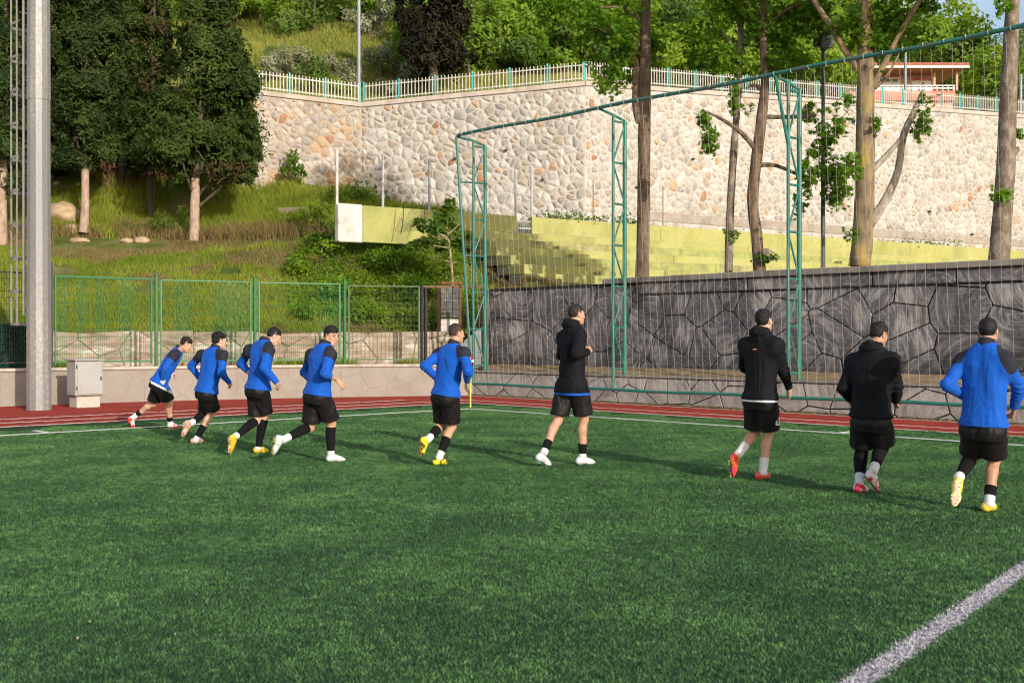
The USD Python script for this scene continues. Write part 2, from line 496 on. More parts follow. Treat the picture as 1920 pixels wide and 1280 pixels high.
def brushed(name, dark, mid, light, scale=1.0, bump=0.012, soil=1.0, soil_z=(0.0, 1.0)):
    """Rendered concrete modelled and brushed by hand: curved strokes, worn pale on the high spots."""
    return mat(name, {
        "tc": ("texture_coordinate", {}), "g": ("geometry", {}), "oi": ("object_info", {}),
        "an": ("math", {"math_type": "multiply", "value2": 6.28}),
        "ro": ("vector_rotate", {"rotate_type": "axis", "axis": (0.719, 0.695, 0.0)}),
        "of": ("vector_math", {"math_type": "add", "vector2": (0.36, -0.37, 0.30)}),
        "ln": ("vector_math", {"math_type": "length"}), "du": ("vector_math", {"math_type": "dot_product", "vector2": (0.695, -0.719, 0.0)}), "sz": ("separate_xyz", {}),
        "ar": ("math", {"math_type": "arctan2"}), "lm": ("math", {"math_type": "multiply", "value2": 13.0 * scale}), "am": ("math", {"math_type": "multiply", "value2": 1.3}), "cx": ("combine_xyz", {}),
        "wv": ("noise_texture", {"scale": 1.0, "detail": 5.0, "roughness": 0.68, "distortion": 0.5}),
        "n": ("noise_texture", {"scale": 1.0 * scale, "detail": 6.0, "roughness": 0.6}),
        "s": ("noise_texture", {"scale": 3.2 * scale, "detail": 6.0, "roughness": 0.72, "distortion": 1.2}),
        "a1": ("math", {"math_type": "multiply", "value2": 0.46}), "a2": ("math", {"math_type": "multiply_add", "value2": 0.36}), "a3": ("math", {"math_type": "multiply_add", "value2": 0.20}),
        "r": ("rgb_ramp", {"ramp": [(0.39, dark), (0.52, mid), (0.66, light)]}),
        "gz": ("separate_xyz", {}), "gn": ("math", {"math_type": "multiply_add", "value2": 1.6}), "gr": ("rgb_ramp", {"ramp": [(0.0, (soil, soil, soil)), (1.0, (1, 1, 1))]}), "gm": ("map_range", {"from_min": soil_z[0], "from_max": soil_z[1], "clamp": True}),
        "mu": ("mix", {"mix_type": "multiply", "fac": 1.0}),
        "b": ("bump", {"strength": 0.7, "distance": bump}),
        "p": ("principled_bsdf", {"roughness": 0.6, "specular_ior_level": 0.35}),
    }, [("oi.random", "an.value1"), ("tc.object", "ro.vector"), ("an.value", "ro.angle"), ("ro.vector", "of.vector1"), ("of.vector", "ln.vector1"), ("of.vector", "du.vector1"), ("of.vector", "sz.vector"), ("du.value", "ar.value1"), ("sz.z", "ar.value2"), ("ln.value", "lm.value1"), ("ar.value", "am.value1"), ("lm.value", "cx.x"), ("am.value", "cx.y"), ("cx.vector", "wv.vector"), ("g.position", "n.vector"), ("of.vector", "s.vector"),
        ("wv.fac", "a1.value1"), ("n.fac", "a2.value1"), ("a1.value", "a2.value3"), ("s.fac", "a3.value1"), ("a2.value", "a3.value3"), ("a3.value", "r.fac"), ("g.position", "gz.vector"), ("n.fac", "gn.value1"), ("gz.z", "gn.value3"), ("gn.value", "gm.value"), ("gm.result", "gr.fac"), ("r.color", "mu.color1"), ("gr.color", "mu.color2"), ("mu.color", "p.base_color"),
        ("a3.value", "b.height"), ("b.normal", "p.normal")])


M_DARKSTONE = brushed("dark_brushed_concrete", (0.032, 0.031, 0.038), (0.118, 0.114, 0.124), (0.42, 0.40, 0.39), 1.0, .024, .58, (1.9, 2.7))
M_GREYSTONE = brushed("grey_brushed_concrete", (0.16, 0.152, 0.148), (0.31, 0.292, 0.275), (0.44, 0.415, 0.385), 1.0, .012)
M_JOINT = plain("dark_joint", (0.012, 0.012, 0.014), 0.8)
M_COPING = plain("grey_coping", (0.21, 0.195, 0.175), 0.85, 0.25, 3.0, 0.006, 40.0, dirt=(0.07, 0.065, 0.06), dirt_scale=1.2)
M_COPING_DARK = plain("dark_coping", (0.060, 0.056, 0.055), 0.8, 0.25, 3.0, 0.006, 40.0)
M_DIRT = plain("ledge_dirt", (0.22, 0.155, 0.085), 0.95, 0.35, 4.0, 0.02, 30.0, dirt=(0.09, 0.10, 0.03), dirt_scale=1.5)
M_BEIGE = plain("beige_render", (0.245, 0.217, 0.190), .85, .10, 1.2, .003, 30.0, dirt=(.20, .165, .135), dirt_scale=1.4, dirt_amount=.55)
M_BEIGE_JOINT = plain("beige_joint", (0.20, 0.175, 0.15), 0.9, 0.2, 3.0)

# dark retaining wall behind the track, along the touchline side
U0, U1 = -5.25, 22.0
WALL_V, WALL_Z0, WALL_Z1 = 5.42, 0.72, 3.06
dw = thing("dark_retaining_wall", "long dark grey retaining wall of large crazy-paved panels below the stand", "retaining wall")
part(dw, "wall_core", obox(court(U0, WALL_V, 0), UDIR, VDIR, [0, 0.02, 0], [U1 - U0, .55, WALL_Z1 - .12]), M_JOINT)
# the left end runs lower and has no cap
steps = [(U0, 0.2, 2.86), (0.2, U1, 2.62)]
n_ = 0
for a, b, top in steps:
    for k, poly in enumerate(voronoi_cells(b - a, top - WALL_Z0, 1.30, .74, 31 + n_, .46, .012, least=.004)):
        v, f = slab(poly, .026, .012, .012, k, .004)
        v = place_on(v, court(a, WALL_V + .02, WALL_Z0), UDIR, -VDIR)
        panel(dw, "stone_panel", fix(v, f, -VDIR), M_DARKSTONE)
    n_ += 1
x = 0.2
rg = np.random.default_rng(8)
while x < U1:
    L = rg.uniform(1.1, 1.9)
    panel(dw, "top_panel", obox(court(x + .012, WALL_V, 0), UDIR, VDIR, [0, -.060, 2.645], [min(L, U1 - x) - .024, .05, 2.905], .02), M_DARKSTONE)
    x += L
x = -0.9
while x < U1:
    L = rg.uniform(1.8, 2.6)
    part(dw, "coping_slab", obox(court(x, WALL_V, 0), UDIR, VDIR, [0, -.12, 2.925], [L - .008, .60, 3.06 + rg.uniform(-.006, .006)], .015), M_COPING)
    x += L
part(dw, "end_pier", obox(court(U0, WALL_V, 0), UDIR, VDIR, [-.28, -.03, 0.0], [-.012, .60, 2.84], .02), M_COPING)

# low grey wall in front of it, with a ledge of earth between the two
lw = thing("low_grey_wall", "low grey crazy-paved wall with dark joints between the red track and the dark wall", "low wall")
LOW_V, LOW_Z = 4.27, .67
part(lw, "wall_core", obox(court(-4.95, LOW_V, 0), UDIR, VDIR, [0, .02, -.1], [U1 + 4.95, .34, LOW_Z - .05]), M_JOINT)
for k, poly in enumerate(voronoi_cells(U1 + 4.95, LOW_Z - .05, .85, .42, 77, .46, .012, least=.004)):
    v, f = slab(poly, .022, .010, .004, k, .003)
    v = place_on(v, court(-4.95, LOW_V + .02, 0.0), UDIR, -VDIR)
    panel(lw, "stone_panel", fix(v, f, -VDIR), M_GREYSTONE)
x = -4.95
while x < U1:
    L = rg.uniform(1.7, 2.4)
    part(lw, "coping_slab", obox(court(x, LOW_V, 0), UDIR, VDIR, [0, -.022, LOW_Z - .045], [L - .01, .38, LOW_Z + rg.uniform(-.004, .004)], .012), M_COPING)
    x += L
us = np.linspace(-5.3, U1, 180)
vs = np.linspace(LOW_V + .30, WALL_V + .03, 9)
uu, vv = np.meshgrid(us, vs, indexing="ij")
zz = np.interp(vv, [LOW_V + .30, LOW_V + .5, WALL_V], [.655, .68, .83]) + .05 * (meshkit.fbm(np.stack([uu * 3, vv * 3, uu * 0], -1), 3, 4) - .5)
pv = court(uu, vv, zz).reshape(-1, 3)
i, j = np.meshgrid(np.arange(len(us) - 1), np.arange(len(vs) - 1), indexing="ij")
q = np.stack([i * len(vs) + j, (i + 1) * len(vs) + j, (i + 1) * len(vs) + j + 1, i * len(vs) + j + 1], -1).reshape(-1, 4)
struct("earth_ledge", (pv, np.vstack([q[:, [0, 1, 2]], q[:, [0, 2, 3]]])), M_DIRT, smooth=True)

# low beige wall that bends round the corner on the left
LEFT = np.array([(-21.0, 17.9), (-15.0, 23.0), (-11.6, 25.93), (-10.4, 26.95), (-9.0, 28.0), (-7.0, 29.05), (-4.5, 30.1), (-1.01, 31.12)])
LEFT_Z = .86
bw = thing("low_beige_wall", "low beige rendered wall with faint crazy-paving joints, below the green fence", "low wall")


def left_frames():
    for a, b in zip(LEFT[:-1], LEFT[1:]):
        d = (b - a) / np.linalg.norm(b - a)
        yield a, b, d, np.array([d[1], -d[0]]), np.linalg.norm(b - a)


for k, (a, b, d, out, L) in enumerate(left_frames()):
    o = np.append(a, 0)
    part(bw, "wall_core", obox(o, d, out, [-.05, -.30, -.1], [L + .05, -.012, LEFT_Z - .07]), M_BEIGE_JOINT)
    for m, poly in enumerate(voronoi_cells(L, LEFT_Z - .09, .85, .46, 200 + k, .42, .003, least=.01)):
        v, f = slab(poly, .005, .003, .0008, m, .0004)
        part(bw, "render_panel", fix(place_on(v, o - np.append(out, 0) * .012, d, out), f, out), M_BEIGE, smooth=25)
    part(bw, "coping_slab", obox(o, d, out, [-.02, -.34, LEFT_Z - .068], [L + .02, .035, LEFT_Z], .012), plain(f"coping_{k}", (0.42, 0.37, 0.31), .85, .2, 4.0, .004, 60.0, dirt=(.16, .13, .10), dirt_scale=2.5))

# old pale wall at the foot of the bank
OLD = np.array([(-22.0, 21.0), (-15.6, 26.3), (-12.0, 29.2), (-8.6, 30.9), (-5.0, 31.9), (-1.6, 32.6)])
M_OLD = mat("old_plaster", {
    "g": ("geometry", {}), "mp": ("mapping", {"scale": (1.0, 1.0, 3.0)}), "n": ("noise_texture", {"scale": 1.5, "detail": 8.0, "roughness": 0.7, "distortion": .4}),
    "f": ("noise_texture", {"scale": 9.0, "detail": 6.0, "roughness": 0.7}),
    "r": ("rgb_ramp", {"ramp": [(0.30, (0.13, 0.10, 0.070)), (0.44, (0.27, 0.215, 0.16)), (0.57, (0.36, 0.30, 0.235)), (0.66, (0.56, 0.52, 0.47))]}),
    "b": ("bump", {"strength": 1.0, "distance": 0.03}), "p": ("principled_bsdf", {"roughness": 0.9}),
}, [("g.position", "mp.vector"), ("mp.vector", "n.vector"), ("g.position", "f.vector"), ("n.fac", "r.fac"), ("r.color", "p.base_color"), ("f.fac", "b.height"), ("b.normal", "p.normal")])
ow = thing("old_plaster_wall", "crumbling pale plastered wall at the foot of the grass bank behind the green fence", "retaining wall")
for k, (a, b) in enumerate(zip(OLD[:-1], OLD[1:])):
    d = (b - a) / np.linalg.norm(b - a)
    L = np.linalg.norm(b - a)
    out = np.array([d[1], -d[0]])
    for m, poly in enumerate(voronoi_cells(L, 1.0, 1.9, .52, 300 + k, .36, .0015, .02)):
        v, f = slab(poly, .07, .02, .012, m, .014)
        v[:, 1] = np.where(v[:, 1] > .92, v[:, 1] + .09 * (meshkit.fbm(np.c_[v[:, :1] * 2 + k * 7, v[:, :1] * 0, v[:, :1] * 0], 3, 6) - .5) * 2, v[:, 1])
        part(ow, "plaster_slab", fix(place_on(v, np.array([a[0], a[1], .74]) - np.append(out, 0) * .05, d, out), f, out), M_OLD, smooth=25)
    part(ow, "wall_core", obox(np.append(a, 0), d, out, [-.05, -.45, 0.5], [L + .05, -.02, 1.66]), M_BEIGE_JOINT)

# ------------------------------------------------------------------ the tall stone wall and the fence on top of it
# corners (x, y), the height of the foot and of the top
TALL = [((-36.0, 47.5), 5.0, 12.5), ((-10.05, 44.5), 6.5, 11.05), ((-6.05, 46.0), 6.5, 10.85), ((2.85, 44.6), 5.3, 11.40), ((36.0, 65.67), 5.3, 13.7), ((60.0, 81.0), 5.3, 14.4)]
STONE_TONES = [("cream_stone", (0.385, 0.345, 0.30)), ("pale_stone", (0.42, 0.39, 0.355)), ("sand_stone", (0.33, 0.285, 0.235)), ("grey_stone", (0.30, 0.28, 0.26)), ("white_stone", (0.47, 0.445, 0.41)), ("rust_stone", (0.31, 0.175, 0.105)), ("tan_stone", (0.40, 0.28, 0.18))]
M_STONES = [mat(n, {
    "g": ("geometry", {}), "oi": ("object_info", {}), "n": ("noise_texture", {"scale": 5.0, "detail": 6.0, "roughness": 0.7}), "f": ("noise_texture", {"scale": 22.0, "detail": 3.0}),
    "r": ("rgb_ramp", {"ramp": [(0.30, tuple(np.array(c) * .62)), (0.5, tuple(np.array(c))), (0.72, tuple(np.minimum(np.array(c) * 1.22, .8)))]}),
    "b": ("bump", {"strength": 1.0, "distance": 0.03}), "p": ("principled_bsdf", {"roughness": 0.9, "specular_ior_level": 0.2}),
}, [("g.position", "n.vector"), ("g.position", "f.vector"), ("n.fac", "r.fac"), ("r.color", "p.base_color"), ("f.fac", "b.height"), ("b.normal", "p.normal")]) for n, c in STONE_TONES]
M_MORTAR = plain("mortar_white", (0.42, 0.40, 0.375), .9, .22, 2.0, .02, 25.0, dirt=(.26, .21, .16), dirt_scale=.5, dirt_amount=.7)
M_MORTAR_OLD = plain("mortar_tan", (0.38, 0.31, 0.24), .95, .25, 2.0, .03, 20.0, dirt=(.24, .165, .10), dirt_scale=.6, dirt_amount=.8)
M_BAND = plain("wall_band", (0.30, 0.26, 0.215), .9, .25, 3.0, .01, 30.0, dirt=(.15, .12, .09), dirt_scale=1.2)
M_CAP = plain("wall_cap", (0.42, 0.36, 0.31), .9, .2, 3.0, .01, 40.0, dirt=(.22, .17, .13), dirt_scale=1.2)
M_PIPE = plain("drain_pipe_dark", (0.015, 0.015, 0.015), .6)
TALL_LABELS = ["tan stone wall stretch hidden behind the dark conifers on the left", "tan weathered stretch of stone wall beside the dark conifer, mortar the colour of sand",
               "stretch of stone wall with grey mortar and scattered orange stones, between the two bends", "long cream stone wall with raised white mortar behind the plane trees", "far end of the stone wall beyond the right edge"]
tall_walls = []
for k in range(len(TALL) - 1):
    (a, za, ta), (b, zb, tb) = TALL[k], TALL[k + 1]
    a, b = np.array(a), np.array(b)
    L = np.linalg.norm(b - a)
    d = (b - a) / L
    out = np.array([d[1], -d[0]])
    if k == 4:
        continue
    tw = thing("stone_wall", TALL_LABELS[k], "stone wall")
    tall_walls.append(tw)
    base = min(za, zb)
    core = np.array([[0, -.5, za - base - 1], [L, -.5, zb - base - 1], [L, -.5, tb - base], [0, -.5, ta - base], [0, 0, za - base - 1], [L, 0, zb - base - 1], [L, 0, tb - base], [0, 0, ta - base]])
    cf = trimesh.convex.convex_hull(core)
    cv = np.array([a[0], a[1], base]) + cf.vertices[:, :1] * np.append(d, 0) + cf.vertices[:, 1:2] * np.append(out, 0) + cf.vertices[:, 2:] * np.array([0, 0, 1.0])
    cfc = np.array(cf.faces) if np.linalg.det(np.stack([np.append(d, 0), np.append(out, 0), [0, 0, 1]])) > 0 else np.array(cf.faces)[:, ::-1]
    part(tw, "mortar", (cv, cfc), M_MORTAR_OLD if k < 2 else M_MORTAR)
    region = sg.Polygon([(0, za - base), (L, zb - base), (L, tb - base - .03), (0, ta - base - .03)])
    band_z = 2.0 if k == 3 else None
    if band_z:
        region = region.difference(sg.box(3.2, band_z - 1.0, L, band_z - .62))
    big = k == 3
    cells = voronoi_cells(L, max(ta, tb) - base,   .335 if big else .32, .23 if big else .225, 500 + k, .40, .021 if big else .020, .05, region=region, drop=.26)
    mid = np.array([np.append(a + d * p.centroid.x, base + p.centroid.y) for p in cells])
    size = np.array([p.area for p in cells]) ** .5 / np.maximum(mid[:, 1], 1) * (np.abs(mid[:, 0] / mid[:, 1] - .02) < .44) * (mid[:, 2] > 5.9)
    order = np.argsort(-size)
    keep = set(order[:290].tolist()) if k > 0 else set()
    rg = np.random.default_rng(60 + k)
    rest = {}
    for m, poly in enumerate(cells):
        t = rg.choice(7, p=([.27, .28, .15, .14, .10, .018, .042] if k == 2 else [.32, .33, .08, .07, .16, .008, .032]) if k > 1 else [.20, .12, .28, .20, .06, .035, .105])
        v, f = slab(poly, .022, .03, .026, m, .008)
        v, f = fix(place_on(v, np.array([a[0], a[1], base]), d, out), f, out)
        if m in keep:
            part(tw, "stone", (v, f), M_STONES[t], smooth=50)
        else:
            rest.setdefault(t, []).append((v, f))
    for t, ms in rest.items():
        part(tw, "small_stones", cat(ms), M_STONES[t], kind="stuff", smooth=50)
    cap = np.array([[x, y, z] for x, zt in ((0, ta), (L, tb)) for y in (-.42, .07) for z in (zt - base - .02, zt - base + .16)])
    cp = trimesh.convex.convex_hull(cap)
    cv = np.array([a[0], a[1], base]) + cp.vertices[:, :1] * np.append(d, 0) + cp.vertices[:, 1:2] * np.append(out, 0) + cp.vertices[:, 2:] * np.array([0, 0, 1.0])
    part(tw, "wall_cap", fix_ := (cv, np.array(cp.faces)[:, ::-1] if np.linalg.det(np.stack([np.append(d, 0), np.append(out, 0), [0, 0, 1]])) < 0 else np.array(cp.faces)), M_CAP)
    if band_z:
        part(tw, "concrete_band", obox(np.array([a[0], a[1], base]), d, out, [3.2, -.1, band_z - 1.0], [L, .035, band_z - .62], .01), M_BAND)
    if k >= 2:
        for m in range(4 + 8 * (k == 3)):
            p = np.array([a[0], a[1], base]) + np.append(d, 0) * L * (m + .5 + rg.uniform(-.3, .3)) / (4 + 8 * (k == 3)) + np.array([0, 0, 1.2 + 2.6 * rg.random()])
            part(tw, "drain_pipe", tube([p - np.append(out, 0) * .1, p + np.append(out, 0) * .16], .05, 8), M_PIPE)

M_PICKET = plain("picket_white", (0.54, 0.52, 0.475), .55, .12, 6.0, dirt=(.34, .22, .12), dirt_scale=3.0, dirt_amount=.5)
M_TURQ = plain("turquoise_paint", (0.06, 0.36, 0.36), .5, .1, 6.0)
FENCE_LABELS = ["white picket fence glimpsed between the dark conifers at the left", "white picket fence on the tan stretch of stone wall beside the dark conifer", "white picket fence with turquoise posts on the middle stretch of stone wall", "white picket fence with turquoise posts on the long cream wall below the pink house"]
for k in (0, 1, 2, 3):
    (a, _, ta), (b, _, tb) = TALL[k], TALL[k + 1]
    a, b = np.array(a), np.array(b)
    L = np.linalg.norm(b - a)
    d = (b - a) / L
    out = np.array([d[1], -d[0]])
    pf = thing("picket_fence", FENCE_LABELS[k], "fence")
    n = int(round(L / 1.46))
    slope = (tb - ta) / L
    z0 = lambda x: ta + slope * x + .16
    o = np.append(a - out * .16, 0)
    for i in range(n + 1):
        x = min(i * L / n, L - .03) if k < 3 else i * L / n
        if i == 0 and k > 1:
            x = .05
        part(pf, "post", obox(o, d, out, [x - .03, -.03, z0(x) - .02], [x + .03, .03, z0(x) + .86], .006), M_TURQ)
        if i < n:
            xa, xb = x + .034, (i + 1) * L / n - .034
            for h in (.14, .66):
                q = np.array([[X, y, z0(X) + h + zz] for X in (xa, xb) for y in (-.014, .014) for zz in (0, .035)])
                m = trimesh.convex.convex_hull(q)
                w = o + m.vertices[:, :1] * np.append(d, 0) + m.vertices[:, 1:2] * np.append(out, 0) + m.vertices[:, 2:] * np.array([0, 0, 1.0])
                part(pf, "rail", (w, np.array(m.faces)[:, ::-1]), M_PICKET)
            npk = 10
            if k == 0 and xb < L - 16:
                continue
            for p in range(npk):
                X = xa + (p + .5) * (xb - xa) / npk
                part(pf, "picket", obox(o, d, out, [X - .014, .016, z0(X) + .08], [X + .014, .034, z0(X) + .80]), M_PICKET)


# ------------------------------------------------------------------ terrain behind the walls
_ctl = [at(*c) for c in [
    (-250, 625, 28.0), (-100, 622, 28.5), (60, 621, 29.8), (200, 620, 31.0), (340, 620, 31.9), (500, 622, 32.4), (640, 626, 33.0), (780, 636, 33.6), (870, 640, 33.8),
    (-100, 540, 34), (100, 540, 34.5), (300, 540, 34.8), (500, 545, 35.2), (650, 560, 35.3), (760, 575, 35.2), (850, 578, 35.0), (905, 560, 34.6),
    (-100, 460, 39), (100, 462, 39.5), (250, 457, 40), (400, 455, 40), (500, 462, 39), (600, 478, 38), (700, 492, 37.3), (800, 500, 37.0), (860, 505, 36.6),
    (-100, 440, 42), (160, 437, 41.6), (300, 418, 43.5), (420, 400, 43.5), (500, 372, 44), (560, 345, 45), (625, 370, 43.5), (660, 395, 41.0), (740, 398, 41.0), (840, 405, 41.5),
    (0, 330, 43.5), (160, 325, 44.2), (300, 325, 44.6), (420, 335, 44.6), (-200, 330, 40.0), (-400, 330, 36.0)]]
_ctl += [np.append(np.array([.186, 40.0]) + np.array([.8415, .5402]) * s + np.array([.5402, -.8415]) * o, z) for s in (3.2, 8, 15, 25) for o, z in ((.5, 4.3), (2.5, 3.4), (4.6, 2.95))]
_ctl += [at(905, 500, 37.6), at(940, 522, 36.8), at(985, 540, 36.0), at(880, 470, 38.6)]
_ctl += [np.array(c) for c in [(-0.4, 40.5, 5.25), (4.0, 44.5, 5.25), (16.0, 51.5, 5.25), (30.0, 60.5, 5.25), (-3.0, 44.5, 5.6), (0.5, 34.0, 3.3), (3.5, 31.0, 2.95), (8, 27.5, 2.95), (14, 21.5, 2.95),
                                (20, 16, 2.95), (6, 34, 2.95), (12, 30, 2.95), (20, 30, 2.95), (30, 40, 2.95), (8, 40.0, 3.1), (16, 44, 3.1), (26, 50, 3.1), (36, 30, 2.95), (-30, 26, 2.2), (-35, 40, 5.0)]]
_ctl = np.array(_ctl)
_rbf = RBFInterpolator(_ctl[:, :2], _ctl[:, 2], kernel="linear", smoothing=0.02, neighbors=24)


def bank_z(xy):
    xy = np.asarray(xy, float)
    p = np.c_[xy, np.zeros(len(xy))]
    return _rbf(xy) + .22 * (meshkit.fbm(p * .7, 4, 3) - .5) + .10 * (meshkit.fbm(p * 2.6, 3, 9) - .5)


def behind(xy, margin=0.0):
    """Whether a point lies behind the old wall on the left or behind the dark wall on the right."""
    pl = sg.Polygon([tuple(p) for p in OLD] + [(-.4, 33.0), tuple(court(U0 - .1, WALL_V + .25)[:2]), tuple(court(U1, WALL_V + .25)[:2]), (60, 20), (60, 85), (-60, 85), (-60, 10)])
    if margin:
        pl = pl.buffer(-margin)
    return shapely.contains_xy(pl, xy[:, 0], xy[:, 1])


def in_front_of_tall(xy):
    ys = np.interp(xy[:, 0], [c[0][0] for c in TALL], [c[0][1] for c in TALL], left=41.5)
    return xy[:, 1] < ys + .3


def grid_mesh(xs, ys, zfun, keep):
    X, Y = np.meshgrid(xs, ys, indexing="ij")
    xy = np.c_[X.ravel(), Y.ravel()]
    z = zfun(xy)
    i, j = np.meshgrid(np.arange(len(xs) - 1), np.arange(len(ys) - 1), indexing="ij")
    n = len(ys)
    q = np.stack([i * n + j, (i + 1) * n + j, (i + 1) * n + j + 1, i * n + j + 1], -1).reshape(-1, 4)
    k = keep(xy)
    q = q[k[q].all(1)]
    f = np.vstack([q[:, [0, 1, 2]], q[:, [0, 2, 3]]])
    used = np.unique(f)
    m = np.full(len(xy), -1)
    m[used] = np.arange(len(used))
    return np.c_[xy, z][used], m[f]


M_BANK = mat("bank_soil", {
    "g": ("geometry", {}), "n": ("noise_texture", {"scale": .6, "detail": 6.0, "roughness": .7}), "f": ("noise_texture", {"scale": 12.0, "detail": 5.0, "roughness": .7}),
    "r": ("rgb_ramp", {"ramp": [(.30, (.055, .085, .016)), (.50, (.105, .125, .030)), (.62, (.18, .16, .065)), (.74, (.26, .20, .11))]}),
    "b": ("bump", {"strength": 1.0, "distance": .06}), "p": ("principled_bsdf", {"roughness": .95, "specular_ior_level": .1}),
}, [("g.position", "n.vector"), ("g.position", "f.vector"), ("n.fac", "r.fac"), ("r.color", "p.base_color"), ("f.fac", "b.height"), ("b.normal", "p.normal")])
struct("grass_bank", grid_mesh(np.arange(-34, 40, .22), np.arange(14, 66, .22), bank_z, lambda p: behind(p) & in_front_of_tall(p)), M_BANK, smooth=True)
# the strip between the green fence and the old wall
_st = sg.Polygon([tuple(p) for p in LEFT] + [(-.6, 33.0)] + [tuple(p) for p in OLD[::-1]])
_sv, _sf = trimesh.creation.triangulate_polygon(_st, engine="earcut")
struct("fence_strip", (np.c_[_sv, np.full(len(_sv), .80)], _sf), M_DIRT)


def hill_z(xy):
    xy = np.asarray(xy, float)
    x, y = xy[:, 0], xy[:, 1]
    yw = np.interp(x, [c[0][0] for c in TALL] + [200.0], [c[0][1] for c in TALL] + [160.0])
    zt = np.interp(x, [c[0][0] for c in TALL], [c[2] for c in TALL])
    d = np.maximum(y - yw - .3, 0) * np.interp(x, [0, 30], [1, .85])
    b = x / np.maximum(y, 1)
    steep = np.interp(b, [-.5, -.1, .05, .3, .5], [.40, .37, .37, .40, .40])
    h = zt - .12 + np.where(d < 4, .10 * d, .4 + steep * (d - 4))
    cap = np.interp(b, [-.5, .20, .28, .33, .36, .40, .44, .6], [140, 90, 56, 40, 30, 22, 18, 16]) + zt * 0
    k = 5.0
    hh = np.clip(.5 + .5 * (cap - h) / k, 0, 1)
    h = cap * (1 - hh) + h * hh - k * hh * (1 - hh)
    p = np.c_[xy, np.zeros(len(xy))]
    return h + (meshkit.fbm(p * .06, 4, 21) - .5) * np.clip(d - 3, 0, 20) * .30


M_HILL = mat("hill_grass", {
    "g": ("geometry", {}), "n": ("noise_texture", {"scale": .16, "detail": 7.0, "roughness": .7}), "f": ("noise_texture", {"scale": 2.2, "detail": 6.0, "roughness": .75}),
    "r": ("rgb_ramp", {"ramp": [(.32, (.070, .125, .018)), (.46, (.18, .21, .036)), (.58, (.27, .26, .085)), (.70, (.33, .28, .14))]}),
    "b": ("bump", {"strength": 1.0, "distance": .25}), "p": ("principled_bsdf", {"roughness": .95, "specular_ior_level": .1}),
}, [("g.position", "n.vector"), ("g.position", "f.vector"), ("n.fac", "r.fac"), ("r.color", "p.base_color"), ("f.fac", "b.height"), ("b.normal", "p.normal")])


def behind_tall(xy):
    ys = np.interp(xy[:, 0], [c[0][0] for c in TALL] + [200.0], [c[0][1] for c in TALL] + [160.0], left=41.5)
    return xy[:, 1] > ys + .05


struct("hillside", grid_mesh(np.concatenate([np.arange(-170, -20, 4.0), np.arange(-20, 60, .8), np.arange(60, 240, 4.0)]), np.concatenate([np.arange(41.5, 90, .8), np.arange(90, 330, 4.0)]), hill_z, behind_tall), M_HILL, smooth=True)

# ------------------------------------------------------------------ the stand: yellow concrete rows in front of the tall wall
W = np.array([.8415, .5402])
N = np.array([.5402, -.8415])
S0 = np.array([.186, 40.0])
M_YELLOW = mat("yellow_paint", {
    "g": ("geometry", {}), "mp": ("mapping", {"scale": (1.0, 1.0, .6)}), "n": ("noise_texture", {"scale": .9, "detail": 6.0, "roughness": .7}), "f": ("noise_texture", {"scale": 6.0, "detail": 6.0, "roughness": .75}),
    "r": ("rgb_ramp", {"ramp": [(.30, (.22, .235, .065)), (.5, (.32, .315, .105)), (.70, (.38, .36, .135))]}),
    "dr": ("rgb_ramp", {"ramp": [(.56, (0, 0, 0)), (.72, (.6, .6, .6))]}), "m": ("mix", {"color2": (.13, .115, .06)}),
    "b": ("bump", {"strength": .5, "distance": .01}), "p": ("principled_bsdf", {"roughness": .8, "specular_ior_level": .25}),
}, [("g.position", "mp.vector"), ("mp.vector", "n.vector"), ("g.position", "f.vector"), ("n.fac", "r.fac"), ("f.fac", "dr.fac"), ("dr.color", "m.fac"), ("r.color", "m.color1"), ("m.color", "p.base_color"), ("f.fac", "b.height"), ("b.normal", "p.normal")])
M_YELLOW_B = plain("yellow_green_paint", (.27, .285, .085), .85, .18, 2.0, .006, 30, dirt=(.12, .115, .05), dirt_scale=3.0)
M_YELLOW_C = plain("stained_yellow_paint", (.30, .285, .105), .85, .22, 2.5, .006, 30, dirt=(.11, .095, .045), dirt_scale=1.6, dirt_amount=.9)
M_BARE = plain("bare_white_plaster", (.55, .51, .48), .9, .15, 3.0, .01, 30, dirt=(.24, .20, .16), dirt_scale=2.0)
M_TREAD = plain("grey_tread", (.24, .22, .14), .9, .25, 2.0, .01, 30, dirt=(.09, .085, .05), dirt_scale=1.5)
O3 = np.append(S0, 0)
st = thing("concrete_stand", "yellow-green painted concrete spectator stand with stepped rows below the stone wall", "stand")


def along(px, off):
    """Distance along the stand of the point seen at a column of the photograph, on the row at this offset."""
    t = (px - 960) / FPX
    p = S0 + N * off
    return (t * p[1] - p[0]) / (W[0] - t * W[1])


